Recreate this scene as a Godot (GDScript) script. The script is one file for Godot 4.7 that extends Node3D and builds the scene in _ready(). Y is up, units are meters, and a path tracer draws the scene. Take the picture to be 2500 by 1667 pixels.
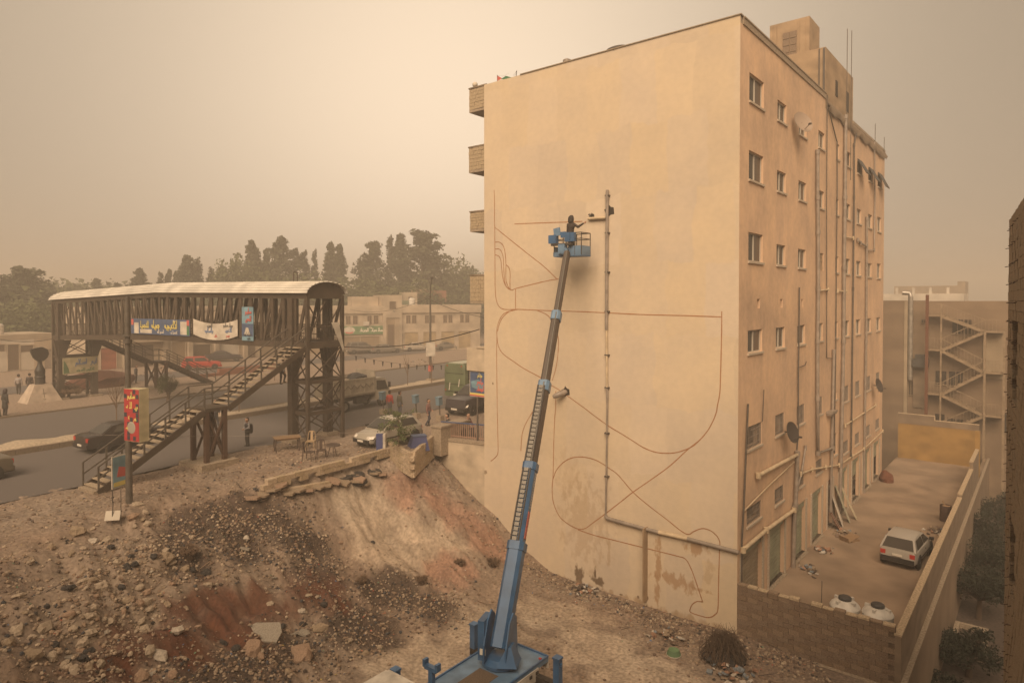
extends Node3D
# A dusty street beside a tall cream wall. World: x right, y up, -z into the picture, metres. Lot floor y = 0, street y = 5.1, eye y = 13.1.

var rng := RandomNumberGenerator.new()
var taken := {}
var M := {}
var T := {}
const STREET := 5.1


class MB:
	var v := PackedVector3Array()
	var n := PackedVector3Array()
	var t := PackedVector2Array()
	var c := PackedColorArray()
	var ink := Color(1, 1, 1)
	var tinted := false

	func tri(a: Vector3, b: Vector3, d: Vector3) -> void:
		var m := (b - a).cross(d - a).normalized()
		v.append_array([a, d, b]); n.append_array([m, m, m]); t.append_array([Vector2(0, 1), Vector2(1, 0), Vector2(1, 1)])
		if tinted: c.append_array([ink, ink, ink])

	func tris(a: Vector3, b: Vector3, d: Vector3, na: Vector3, nb: Vector3, nd: Vector3) -> void:
		v.append_array([a, d, b]); n.append_array([na, nd, nb]); t.append_array([Vector2(0, 1), Vector2(1, 0), Vector2(1, 1)])
		if tinted: c.append_array([ink, ink, ink])

	func quad(a: Vector3, b: Vector3, d: Vector3, e: Vector3, r := Rect2(0, 0, 1, 1)) -> void:
		var m := (b - a).cross(e - a)
		if m.length_squared() < 1e-14: m = (d - a).cross(e - a)
		m = m.normalized()
		var u0 := Vector2(r.position.x, r.end.y); var u1 := Vector2(r.end.x, r.end.y); var u2 := Vector2(r.end.x, r.position.y); var u3 := r.position
		v.append_array([a, d, b, a, e, d]); n.append_array([m, m, m, m, m, m]); t.append_array([u0, u2, u1, u0, u3, u2])
		if tinted: c.append_array([ink, ink, ink, ink, ink, ink])

	func quads(a: Vector3, b: Vector3, d: Vector3, e: Vector3, na: Vector3, nb: Vector3, nd: Vector3, ne: Vector3) -> void:
		v.append_array([a, d, b, a, e, d]); n.append_array([na, nd, nb, na, ne, nd])
		t.append_array([Vector2(0, 1), Vector2(1, 0), Vector2(1, 1), Vector2(0, 1), Vector2(0, 0), Vector2(1, 0)])
		if tinted: c.append_array([ink, ink, ink, ink, ink, ink])

	func hexa(p: Array) -> void:  # 8 corners: bottom 0..3 counter-clockwise seen from above, top 4..7 over them
		quad(p[3], p[2], p[1], p[0]); quad(p[4], p[5], p[6], p[7])
		for i in 4:
			var j := (i + 1) % 4
			quad(p[i], p[j], p[j + 4], p[i + 4])

	func box(at: Vector3, size: Vector3, b := Basis.IDENTITY) -> void:
		var h := size / 2
		var p := []
		for y in [-1, 1]:
			for s in [[-1, 1], [1, 1], [1, -1], [-1, -1]]:
				p.append(at + b * Vector3(s[0] * h.x, y * h.y, s[1] * h.z))
		hexa(p)

	func mm(a: Vector3, b: Vector3) -> void:
		box((a + b) / 2, (b - a).abs())

	func beam(p: Vector3, q: Vector3, w: float, h := -1.0, up := Vector3.UP) -> void:
		var d := q - p
		var l := d.length()
		if l < 1e-5: return
		d /= l
		if absf(d.dot(up)) > 0.98: up = Vector3.RIGHT if absf(d.x) < 0.9 else Vector3.BACK
		var s := d.cross(up).normalized()
		box((p + q) / 2, Vector3(w, h if h > 0 else w, l), Basis(s, (-d).cross(s), -d))

	func ring(at: Vector3, x: Vector3, y: Vector3, k: int) -> PackedVector3Array:
		var r := PackedVector3Array()
		for i in k:
			var a := TAU * i / k
			r.append(at + x * cos(a) + y * sin(a))
		return r

	func tube(p: Array, r, k := 6, caps := true) -> void:
		var up := Vector3(0.13, 0.21, 0.97)
		var last := PackedVector3Array(); var last_n := PackedVector3Array()
		var m := p.size()
		for i in m:
			var d: Vector3 = (p[mini(i + 1, m - 1)] - p[maxi(i - 1, 0)]).normalized()
			var s := d.cross(up)
			if s.length() < 0.05: s = d.cross(Vector3.RIGHT)
			s = s.normalized()
			var w := s.cross(d)
			var rad: float = r[i] if r is Array else r
			var g := PackedVector3Array(); var gn := PackedVector3Array()
			for j in k:
				var a := TAU * j / k
				var e := s * cos(a) - w * sin(a)
				gn.append(e); g.append(p[i] + e * rad)
			if i > 0:
				for j in k:
					var o := (j + 1) % k
					quads(last[j], last[o], g[o], g[j], last_n[j], last_n[o], gn[o], gn[j])
			elif caps:
				for j in k: tri(p[0], g[(j + 1) % k], g[j])
			if caps and i == m - 1:
				for j in k: tri(p[i], g[j], g[(j + 1) % k])
			last = g; last_n = gn

	func lathe(prof: Array, at: Vector3, k := 16, b := Basis.IDENTITY) -> void:  # Vector2(radius, height) from bottom to top on the outside
		for i in prof.size() - 1:
			var p: Vector2 = prof[i]; var q: Vector2 = prof[i + 1]
			var e := q - p
			var nn := Vector2(e.y, -e.x).normalized()
			for j in k:
				var a := TAU * j / k; var o := TAU * (j + 1) / k
				var ca := Vector3(cos(a), 0, -sin(a)); var co := Vector3(cos(o), 0, -sin(o))
				var na := b * (ca * nn.x + Vector3(0, nn.y, 0)); var no := b * (co * nn.x + Vector3(0, nn.y, 0))
				quads(at + b * (ca * p.x + Vector3(0, p.y, 0)), at + b * (co * p.x + Vector3(0, p.y, 0)), at + b * (co * q.x + Vector3(0, q.y, 0)), at + b * (ca * q.x + Vector3(0, q.y, 0)), na, no, no, na)

	func prism(poly: PackedVector2Array, x: Transform3D, depth: float) -> void:  # counter-clockwise outline, extruded along the frame's z
		var idx := Geometry2D.triangulate_polygon(poly)
		var area := 0.0
		for i in poly.size(): area += poly[i].cross(poly[(i + 1) % poly.size()])
		var pts := poly
		if area < 0: pts.reverse(); idx = Geometry2D.triangulate_polygon(pts)
		for i in range(0, idx.size(), 3):
			var a := pts[idx[i]]; var b := pts[idx[i + 1]]; var d := pts[idx[i + 2]]
			if (b - a).cross(d - a) < 0:
				var h := b; b = d; d = h
			tri(x * Vector3(a.x, a.y, depth), x * Vector3(b.x, b.y, depth), x * Vector3(d.x, d.y, depth))
			tri(x * Vector3(a.x, a.y, 0), x * Vector3(d.x, d.y, 0), x * Vector3(b.x, b.y, 0))
		for i in pts.size():
			var a := pts[i]; var b := pts[(i + 1) % pts.size()]
			quad(x * Vector3(a.x, a.y, 0), x * Vector3(b.x, b.y, 0), x * Vector3(b.x, b.y, depth), x * Vector3(a.x, a.y, depth))

	func loft(rings: Array, capped := true) -> void:  # rings of equal length, counter-clockwise seen from the end they lead to
		for i in rings.size() - 1:
			var a: PackedVector3Array = rings[i]; var b: PackedVector3Array = rings[i + 1]
			var k := a.size()
			for j in k:
				var o := (j + 1) % k
				quad(a[j], a[o], b[o], b[j])
		if capped:
			var f: PackedVector3Array = rings[0]; var l: PackedVector3Array = rings[-1]
			for j in range(1, f.size() - 1):
				tri(f[0], f[j + 1], f[j]); tri(l[0], l[j], l[j + 1])

	func smooth(degrees := 40.0) -> void:
		var at := {}
		var lim := cos(deg_to_rad(degrees))
		for i in v.size():
			var key := (v[i] * 2000.0).round()
			if not at.has(key): at[key] = PackedInt32Array()
			at[key].append(i)
		var out := n.duplicate()
		for key in at:
			var l: PackedInt32Array = at[key]
			for i in l:
				var s := Vector3.ZERO
				for j in l:
					if n[i].dot(n[j]) > lim: s += n[j]
				out[i] = s.normalized()
		n = out

	func move(x: Transform3D, from := 0) -> void:
		for i in range(from, v.size()):
			v[i] = x * v[i]
			n[i] = (x.basis * n[i]).normalized()

	func mesh() -> ArrayMesh:
		var a := []
		a.resize(Mesh.ARRAY_MAX)
		a[Mesh.ARRAY_VERTEX] = v; a[Mesh.ARRAY_NORMAL] = n; a[Mesh.ARRAY_TEX_UV] = t
		if tinted: a[Mesh.ARRAY_COLOR] = c
		var m := ArrayMesh.new()
		m.add_surface_from_arrays(Mesh.PRIMITIVE_TRIANGLES, a)
		return m


func P(x: float, y: float, d: float) -> Vector3:
	return Vector3(x, y, -d)


func numbered(base: String, parent: Node) -> String:
	var key := "%d/%s" % [parent.get_instance_id(), base]
	var k: int = taken.get(key, 0)
	taken[key] = k + 1
	return base if k == 0 else "%s_%03d" % [base, k]


func put(called: String, mesh: Mesh, m: Material, parent: Node = self, at := Vector3.ZERO, turn := 0.0) -> MeshInstance3D:
	var o := MeshInstance3D.new()
	o.mesh = mesh
	o.material_override = m
	o.name = numbered(called, parent)
	o.position = at
	o.rotation.y = turn
	parent.add_child(o, true)
	return o


func obj(called: String, b: MB, m: Material, parent: Node = self) -> MeshInstance3D:
	return put(called, b.mesh(), m, parent)


func tag(o: Node, label: String, category: String, group := "", kind := "") -> Node:
	if label: o.set_meta("label", label)
	if category: o.set_meta("category", category)
	if group: o.set_meta("group", group)
	if kind: o.set_meta("kind", kind)
	return o


func thing(called: String, label: String, category: String, at := Vector3.ZERO, turn := 0.0, group := "") -> Node3D:
	var o := Node3D.new()
	o.name = numbered(called, self)
	add_child(o, true)
	o.position = at
	o.rotation.y = turn
	tag(o, label, category, group)
	return o


func struct(called: String, b: MB, m: Material) -> MeshInstance3D:
	var o := obj(called, b, m)
	o.set_meta("kind", "structure")
	return o


func dup(o: Node3D, at: Vector3, turn := 0.0, label := "", size := 1.0) -> Node3D:
	var base := String(o.name)
	if base.length() > 4 and base[-4] == "_": base = base.left(-4)
	var r: Node3D = o.duplicate()
	r.name = numbered(base, self)
	add_child(r, true)
	r.position = at
	r.rotation = Vector3(0, turn, 0)
	r.scale = Vector3.ONE * size
	if label: r.set_meta("label", label)
	return r


func grey_noise(key: String, seed_: int, freq: float, lo: float, hi: float, octaves := 5, side := 256, kind := FastNoiseLite.TYPE_SIMPLEX_SMOOTH, stretch := 1) -> Texture2D:
	var f := FastNoiseLite.new()
	f.seed = seed_; f.frequency = freq; f.fractal_octaves = octaves; f.noise_type = kind
	var t := NoiseTexture2D.new()
	t.width = side; t.height = side * stretch; t.seamless = true; t.noise = f
	var g := Gradient.new()
	g.set_color(0, Color(lo, lo, lo)); g.set_color(1, Color(hi, hi, hi))
	t.color_ramp = g
	T[key] = t
	return t


func mat(key: String, r: float, g: float, b: float, rough := 0.85, tex := "", scale := 0.5, bump := 0.0, metal := 0.0) -> StandardMaterial3D:  # linear base colour
	var m := StandardMaterial3D.new()
	m.resource_name = key
	m.albedo_color = Color(r, g, b).linear_to_srgb()
	m.roughness = rough
	m.metallic = metal
	if tex:
		m.albedo_texture = T[tex]
		m.uv1_triplanar = true
		m.uv1_world_triplanar = true
		m.uv1_scale = Vector3.ONE * scale
		if bump > 0:
			m.heightmap_enabled = true
			m.heightmap_texture = T[tex]
			m.heightmap_scale = bump
	M[key] = m
	return m


func materials() -> void:
	grey_noise("grain", 3, 0.06, 0.72, 1.12, 6)
	grey_noise("mottle", 8, 0.012, 0.78, 1.08, 6)
	grey_noise("fine", 5, 0.16, 0.62, 1.15, 4)
	grey_noise("cell", 6, 0.05, 0.6, 1.1, 4, 256, FastNoiseLite.TYPE_CELLULAR)
	grey_noise("coarse", 12, 0.03, 0.7, 1.1, 6, 512)
	mat("soil", 1, 1, 1, 0.97, "coarse", 0.35, 7.0).vertex_color_use_as_albedo = true
	mat("sand", 0.50, 0.40, 0.29, 0.97, "grain", 0.4, 4.0)
	mat("asphalt", 0.165, 0.14, 0.127, 0.9, "fine", 0.6, 0.8)
	mat("dirt", 0.34, 0.25, 0.185, 0.97, "coarse", 0.3, 5.0)
	mat("yard_dirt", 0.31, 0.22, 0.15, 0.97, "mottle", 0.09)
	mat("kerb", 0.24, 0.18, 0.125, 0.95, "grain", 0.8, 1.0)
	mat("concrete", 0.36, 0.28, 0.20, 0.9, "grain", 0.5, 1.5)
	mat("dark_concrete", 0.24, 0.175, 0.12, 0.95, "mottle", 0.3, 1.5)
	mat("stone", 0.43, 0.33, 0.215, 0.92, "grain", 0.7, 2.0)
	mat("block", 0.235, 0.16, 0.108, 0.95, "fine", 0.5, 1.5)
	mat("block_light", 0.255, 0.18, 0.125, 0.95, "fine", 0.5, 1.5)
	mat("mortar", 0.17, 0.115, 0.075, 0.97, "fine", 0.5)
	mat("tower_plaster", 0.38, 0.265, 0.165, 0.92, "mottle", 0.25, 1.5)
	mat("steel", 0.075, 0.053, 0.036, 0.62, "mottle", 0.5)
	mat("steel_rust", 0.105, 0.055, 0.032, 0.8, "fine", 0.5)
	mat("sheet", 0.74, 0.69, 0.61, 0.5, "mottle", 0.15)
	mat("tread", 0.42, 0.33, 0.23, 0.85, "grain", 0.6)
	mat("frame_white", 0.46, 0.41, 0.34, 0.5)
	mat("glass_dark", 0.045, 0.039, 0.031, 0.22).metallic_specular = 0.3
	mat("glass_brown", 0.10, 0.074, 0.053, 0.25).metallic_specular = 0.3
	mat("void_shade", 0.03, 0.022, 0.016, 0.95)  # near-black colour painted for the shade inside openings
	mat("sill", 0.52, 0.43, 0.33, 0.85, "grain", 1.0)
	mat("pipe", 0.30, 0.245, 0.20, 0.45, "mottle", 0.6)
	mat("pipe_cream", 0.60, 0.47, 0.31, 0.5, "mottle", 0.6)
	mat("pipe_dark", 0.10, 0.08, 0.065, 0.6, "mottle", 0.6)
	mat("shutter", 0.31, 0.315, 0.22, 0.6, "mottle", 0.4)
	mat("shutter_tan", 0.34, 0.27, 0.185, 0.7, "mottle", 0.4)
	mat("chalk", 0.47, 0.22, 0.105, 0.95, "fine", 1.5)
	mat("lift_blue", 0.052, 0.13, 0.265, 0.34, "mottle", 0.4)
	mat("lift_light", 0.14, 0.235, 0.36, 0.4, "mottle", 0.4)
	mat("lift_brown", 0.075, 0.053, 0.04, 0.5, "mottle", 0.5)
	mat("lift_dark", 0.045, 0.036, 0.03, 0.6, "grain", 0.6)
	mat("lift_white", 0.6, 0.54, 0.46, 0.5, "mottle", 0.5)
	mat("lift_red", 0.5, 0.12, 0.09, 0.6)
	mat("deck_worn", 0.15, 0.105, 0.07, 0.8, "coarse", 1.2, 2.0)
	mat("chain", 0.2, 0.18, 0.155, 0.4, "fine", 1.5, 0.0, 0.5)
	mat("black", 0.025, 0.021, 0.018, 0.6)
	mat("tyre", 0.03, 0.026, 0.023, 0.9)
	mat("rim", 0.32, 0.29, 0.25, 0.4, "", 1.0, 0.0, 0.6)
	mat("lamp_red", 0.42, 0.035, 0.025, 0.25)
	mat("lamp_clear", 0.62, 0.56, 0.48, 0.15)
	mat("plate", 0.62, 0.56, 0.47, 0.5)
	mat("car_glass", 0.055, 0.05, 0.044, 0.06)
	mat("silver", 0.42, 0.375, 0.31, 0.32, "", 1.0, 0.0, 0.25)
	mat("white_car", 0.36, 0.325, 0.28, 0.35)
	mat("black_car", 0.035, 0.028, 0.026, 0.28)
	mat("olive_car", 0.13, 0.105, 0.075, 0.4)
	mat("red_car", 0.38, 0.045, 0.03, 0.35)
	mat("slate_car", 0.05, 0.042, 0.045, 0.3)
	mat("grey_car", 0.16, 0.135, 0.11, 0.4)
	mat("pale_car", 0.4, 0.34, 0.27, 0.4)
	mat("bus_green", 0.125, 0.15, 0.08, 0.5, "mottle", 0.25)
	mat("bus_roof", 0.42, 0.42, 0.33, 0.6)
	mat("truck_grey", 0.44, 0.375, 0.29, 0.75, "mottle", 0.5)
	mat("truck_white", 0.52, 0.45, 0.36, 0.45, "mottle", 0.4)
	mat("rail", 0.115, 0.095, 0.075, 0.6, "mottle", 0.6)
	mat("rail_blue", 0.06, 0.085, 0.17, 0.55)
	mat("rail_pink", 0.33, 0.2, 0.145, 0.75)
	mat("bin_blue", 0.05, 0.06, 0.155, 0.55)
	mat("sky_blue", 0.13, 0.20, 0.25, 0.6)
	mat("wood", 0.30, 0.19, 0.105, 0.7, "grain", 1.0)
	mat("chair_brown", 0.07, 0.045, 0.032, 0.55)
	mat("chair_wood", 0.36, 0.25, 0.14, 0.6)
	mat("sign_cream", 0.50, 0.43, 0.27, 0.75, "mottle", 0.5)
	mat("sign_blue", 0.075, 0.115, 0.215, 0.7, "mottle", 0.4)
	mat("sign_white", 0.6, 0.53, 0.44, 0.8, "mottle", 0.4)
	mat("sign_cyan", 0.19, 0.33, 0.40, 0.75, "mottle", 0.4)
	mat("sign_red", 0.36, 0.035, 0.035, 0.7)
	mat("sign_green", 0.13, 0.22, 0.11, 0.75, "mottle", 0.3)
	mat("ink_yellow", 0.62, 0.5, 0.14, 0.7)
	mat("ink_dark", 0.035, 0.04, 0.05, 0.8)
	mat("ink_red", 0.5, 0.10, 0.08, 0.8)
	mat("ink_white", 0.68, 0.6, 0.5, 0.8)
	mat("ink_blue", 0.10, 0.17, 0.32, 0.8)
	mat("ink_green", 0.05, 0.16, 0.08, 0.8)
	mat("bronze", 0.03, 0.024, 0.018, 0.55, "grain", 1.0)
	mat("marble", 0.5, 0.4, 0.31, 0.8, "mottle", 0.5)
	mat("shop_stone", 0.47, 0.375, 0.275, 0.9, "mottle", 0.12)
	mat("shop_stone_dark", 0.30, 0.215, 0.135, 0.9, "mottle", 0.12)
	mat("shop_white", 0.58, 0.51, 0.42, 0.85, "mottle", 0.12)
	mat("shop_window", 0.13, 0.088, 0.058, 0.4)
	mat("door_red", 0.36, 0.12, 0.075, 0.7, "mottle", 0.3)
	mat("tank_white", 0.66, 0.61, 0.54, 0.5, "mottle", 0.6)
	mat("lid_dark", 0.05, 0.047, 0.045, 0.6)
	mat("ochre", 0.34, 0.20, 0.065, 0.92, "mottle", 0.2, 1.0)
	mat("wall_cap", 0.5, 0.38, 0.25, 0.9, "grain", 0.6, 1.0)
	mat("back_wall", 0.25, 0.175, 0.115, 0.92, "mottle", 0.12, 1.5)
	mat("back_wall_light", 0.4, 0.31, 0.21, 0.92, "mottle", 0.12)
	mat("duct", 0.40, 0.36, 0.31, 0.4, "mottle", 0.5, 0.0, 0.5)
	mat("stair_tan", 0.30, 0.215, 0.135, 0.7, "mottle", 0.5)
	mat("barrel_rust", 0.09, 0.05, 0.035, 0.7, "fine", 0.8)
	mat("rubber", 0.045, 0.038, 0.033, 0.85, "grain", 1.0)
	mat("bark", 0.13, 0.085, 0.055, 0.95, "fine", 1.0)
	mat("twig", 0.17, 0.11, 0.07, 0.95)
	mat("dish", 0.30, 0.225, 0.17, 0.6)
	mat("dish_dark", 0.045, 0.034, 0.028, 0.6)
	mat("rust", 0.17, 0.06, 0.03, 0.9, "fine", 0.6)
	mat("alley", 0.10, 0.072, 0.055, 0.95, "coarse", 0.3, 3.0)
	mat("tint", 1, 1, 1, 0.9, "grain", 0.8).vertex_color_use_as_albedo = true
	mat("flat_tint", 1, 1, 1, 0.8).vertex_color_use_as_albedo = true
	for k in [["leaf_pine", 0.075, 0.078, 0.042], ["leaf_cypress", 0.07, 0.073, 0.042], ["leaf_bush", 0.105, 0.115, 0.042], ["leaf_sapling", 0.11, 0.14, 0.045], ["leaf_dark", 0.03, 0.035, 0.02]]:  # tree leaf colours paled to stand in for distance haze
		var m := mat(k[0], k[1], k[2], k[3], 0.85, "fine", 0.8)
		m.backlight_enabled = true
		m.backlight = Color(k[1] * 0.8, k[2] * 0.8, k[3] * 0.6).linear_to_srgb()


func environment() -> void:
	var cam := Camera3D.new()
	cam.name = "camera"
	cam.position = Vector3(0, 13.1, 0)
	cam.rotation.x = deg_to_rad(-1.0)
	cam.projection = Camera3D.PROJECTION_FRUSTUM
	cam.near = 0.1
	cam.far = 2500.0
	cam.size = 0.1 * 1568.0 / 1520.0
	cam.frustum_offset = Vector2(0, -0.1 * 67.5 / 1520.0)
	add_child(cam)
	cam.current = true
	# dust-storm sky: thick air, a broad glow standing in for darker frame edges
	var w := 256
	var h := 128
	var im := Image.create_empty(w, h, false, Image.FORMAT_RGBAF)
	var f := FastNoiseLite.new()
	f.seed = 21; f.frequency = 0.9; f.fractal_octaves = 3
	var glow := Vector3(sin(deg_to_rad(-5.0)) * cos(deg_to_rad(15.0)), sin(deg_to_rad(15.0)), -cos(deg_to_rad(-5.0)) * cos(deg_to_rad(15.0)))
	for j in h:
		var el := PI / 2 - (j + 0.5) / h * PI
		for i in w:
			var az := (i + 0.5) / w * TAU
			var d := Vector3(sin(az) * cos(el), sin(el), -cos(az) * cos(el))
			var a := rad_to_deg(d.angle_to(glow))
			var g := exp(-pow(a / 27.0, 2.0))
			var k := 0.34 + 0.66 * g + 0.02 * f.get_noise_3dv(d)
			var c := Color(0.88, 0.70, 0.51).lerp(Color(0.90, 0.715, 0.525), g)
			im.set_pixel(i, j, Color(c.r * k, c.g * k, c.b * k, 1))
	var pm := PanoramaSkyMaterial.new()
	pm.panorama = ImageTexture.create_from_image(im)
	var sky := Sky.new()
	sky.sky_material = pm
	var e := Environment.new()
	e.background_mode = Environment.BG_SKY
	e.sky = sky
	e.background_energy_multiplier = 0.64
	e.tonemap_mode = Environment.TONE_MAPPER_LINEAR
	e.tonemap_exposure = 1.93
	e.sdfgi_enabled = true
	e.ssao_enabled = true
	e.ssil_enabled = true
	e.fog_enabled = true
	e.fog_density = 0.0045
	e.fog_light_color = Color(1.0, 0.95, 0.89)
	var we := WorldEnvironment.new()
	we.name = "world_environment"
	we.environment = e
	add_child(we)
	var sun := DirectionalLight3D.new()
	sun.name = "sun"
	sun.light_color = Color(1.0, 0.885, 0.75)
	sun.light_energy = 0.92
	sun.light_angular_distance = 46.0
	sun.shadow_enabled = true
	sun.basis = Basis.looking_at(-Vector3(-0.17, 0.64, 0.75), Vector3.UP)
	add_child(sun)


# ---- ground ----------------------------------------------------------------
const LOT := [-20.14,25.9,5.05,-19.25,27.06,5.05,-18.55,28.32,5.05,-15.03,25.94,4.95,-15.52,30.27,5,-13.83,32.1,5,-11.12,30.26,4.9,-14.99,21.04,4.6,-14.41,18.48,4.4,-12.19,15.6,4,-12.65,19.54,3.9,-13.61,23.47,4.4,-12.67,26.38,4.2,-10.7,28.08,4,-8.5,30.9,3.7,-7.05,32.69,3.7,-11.88,23.09,3,-11.42,19.64,2.8,-10.32,21.42,2.3,-9.92,25.99,2.6,-8.81,21.2,1.7,-7.78,24.64,1.5,-8.14,28.86,2.4,-5.67,31.02,1.6,-5.65,26.12,0.8,-3.76,32.3,2.2,-2.52,30.19,0.9,-7,22.14,0.9,-8.86,19.71,1.6,-11.34,17.49,2.9,-5.11,23.4,0.25,-0.55,28.68,0,-2.63,22.46,0,2.87,24.83,-0.25,5.36,24.92,-0.3,8.56,24.58,-0.45,9.67,23.31,-0.5,1.38,28.04,-0.1,-1.31,25.98,0,11.99,23.31,-0.5,9.12,26.6,-0.4,7.18,28.17,-0.48,5.24,29.75,-0.42,3.3,31.32,-0.4,1.9,32.46,-0.33,0.58,33.53,0.45,-0.04,34.03,1,-0.97,34.79,1.83,-2.41,35.95,2.6,-3.85,37.12,3.8,-4.29,37.48,4.3,-11.1,29.4,5.05,-10.2,30.8,5.08,-9.2,32.2,5.08,-8.1,33.7,5.08,-7.1,35.1,5.08,-10.4,28.8,4.5,-9.3,30.3,4.35,-8.2,31.8,4.25,-7.1,33.2,4.2,-5.7,34,4.2,-4.2,36,4.25,-16.8,31.8,5.05,-13.5,37.1,5.05,-20,25.7,5.05,-23,20,5.05,-27,14,5,-18,10,4.2,-10,8,2.5,-3,8,0.6,4,10,0,12,14,-0.4,0,15,0.1,8,18,-0.3,-5,16,1,-9,13,2.2,-10.5,34,5.05,-8,37,5.1,-6.7,36,5.1,-9,32.5,5.05]
var lot_x := PackedFloat64Array()
var lot_d := PackedFloat64Array()
var lot_w := PackedFloat64Array()
var bumps := FastNoiseLite.new()
var patch := FastNoiseLite.new()
const BC := Vector3(9.125, 0, -26.6)  # the cream building's near corner; its front runs to the left, its side away
const BT := -0.6813  # its turn
const RO := Vector3(-16.8, 5.1, -31.8)  # the street's near edge
const RT := 0.98825  # and its turn: local x along the street, -z across it


func solve_lot() -> void:
	var k := LOT.size() / 3
	for i in k:
		lot_x.append(LOT[i * 3]); lot_d.append(LOT[i * 3 + 1])
	var m := k + 3
	var a := []
	for i in m:
		var row := PackedFloat64Array()
		row.resize(m + 1)
		if i < k:
			for j in k: row[j] = Vector2(lot_x[i] - lot_x[j], lot_d[i] - lot_d[j]).length()
			row[i] -= 0.15
			row[k] = 1; row[k + 1] = lot_x[i]; row[k + 2] = lot_d[i]; row[m] = LOT[i * 3 + 2]
		else:
			for j in k: row[j] = [1.0, lot_x[j], lot_d[j]][i - k]
		a.append(row)
	for i in m:
		var best := i
		for r in range(i, m):
			if absf(a[r][i]) > absf(a[best][i]): best = r
		var sw = a[i]; a[i] = a[best]; a[best] = sw
		var pr: PackedFloat64Array = a[i]
		for r in m:
			if r == i: continue
			var rr: PackedFloat64Array = a[r]
			var fct := rr[i] / pr[i]
			if fct == 0.0: continue
			for c in range(i, m + 1): rr[c] -= fct * pr[c]
			a[r] = rr
	for i in m: lot_w.append(a[i][m] / a[i][i])


func bloc(x: float, d: float) -> Vector2:  # building axes: x to the right along the front, y = distance in front of it
	var p := Vector2(x - 9.125, d - 26.6)
	return Vector2(p.x * 0.7767 - p.y * 0.6298, -p.x * 0.6298 - p.y * 0.7767)


func rloc(x: float, d: float) -> Vector2:  # street axes: along, across (away from the lot)
	var p := Vector2(x + 16.8, d - 31.8)
	return Vector2(p.x * 0.55 + p.y * 0.8352, -p.x * 0.8352 + p.y * 0.55)


func lot_smooth(x: float, d: float) -> float:
	var k := lot_x.size()
	var s := lot_w[k] + lot_w[k + 1] * x + lot_w[k + 2] * d
	for i in k:
		var dx := x - lot_x[i]; var dd := d - lot_d[i]
		s += lot_w[i] * sqrt(dx * dx + dd * dd)
	return minf(s, 5.09)


func ground_y(x: float, d: float) -> float:
	var r := rloc(x, d)
	if r.y > 0.0:
		return STREET
	var s := lot_smooth(x, d)
	var b := bloc(x, d)
	var rough := clampf((s + 0.2) / 1.2, 0.12, 1.0) * clampf((5.12 - s) / 0.5, 0.12, 1.0)
	rough *= clampf(b.y / 0.8, 0.25, 1.0)
	# gullies down the fall line and ledges across it
	var gully := patch.get_noise_2d((x * 0.66 + d * 0.75) * 7.5, (x * 0.75 - d * 0.66) * 1.3 + 300.0)
	s += (absf(gully) - 0.12) * 0.3 * rough
	s += 0.11 * sin(s * 5.2 + patch.get_noise_2d(x * 2.0, d * 2.0 + 70.0) * 5.0) * rough
	return s + (bumps.get_noise_2d(x, d) * 0.55 + bumps.get_noise_2d(x * 3.7 + 50, d * 3.7) * 0.2) * 0.5 * rough + bumps.get_noise_2d(x * 9.0, d * 9.0) * 0.035


const ZONES := [-12.7,17.8,1.8,5,-15.2,19.5,1.8,5,-11.6,17.1,1.8,5,3.2,31.3,1.8,5,6.7,27.2,1.8,5,9,24.9,1.8,5,11.5,24,1.8,5,-12.9,21.4,1,6,-12.3,19,1,6,-13.3,23.1,1,6,-11.9,21.1,1,6,-11.5,18.8,1,6,-7.8,31.2,1.5,3,-6.2,31.4,1.5,3,-5.5,29.9,1.5,3,-3.7,31.4,1.5,3,-7.5,32.1,1.5,3,-2.7,23.5,2,3,1.3,27.4,2,3,3.4,25.2,2,3,-1,26.4,2,3,4.7,23.2,2,3,-3.8,22.5,2,3,-4,34.1,1.2,4,-2.6,33.3,1.2,4,-0.8,32.4,1.2,4,-5.5,33.6,1.2,4,-2.5,29.7,1.2,4,-12.5,25.9,1.2,2,-10.7,26.3,1.2,2,-9.9,27.9,1.2,2,-12,24.3,1.2,2,-8.1,26.7,1.2,2,-6.4,24.3,1.2,2,-8,20.9,1.2,2,-7.3,22.7,1.2,2,-5.4,24.9,1.2,2,-9.4,19.7,1.2,2,-8.8,28,1.2,2,-11.5,27.4,1.2,2,-3.2,27.1,1.2,2,-5,27.6,1.2,2,-10.8,21.8,1.35,1,-11.3,19.4,1.35,1,-9.5,22.4,1.35,1,-9,24.1,1.35,1,-11.3,18.3,1.35,1,-10.7,23.1,1.35,1,-10.7,20.3,1.35,1,-8,25.4,1.35,1]  # x, d, radius, kind
const EARTH := [Color(0.30, 0.222, 0.165), Color(0.12, 0.046, 0.024), Color(0.08, 0.055, 0.041), Color(0.46, 0.365, 0.275), Color(0.34, 0.205, 0.145), Color(0.22, 0.157, 0.115), Color(0.33, 0.247, 0.182)]


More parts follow.
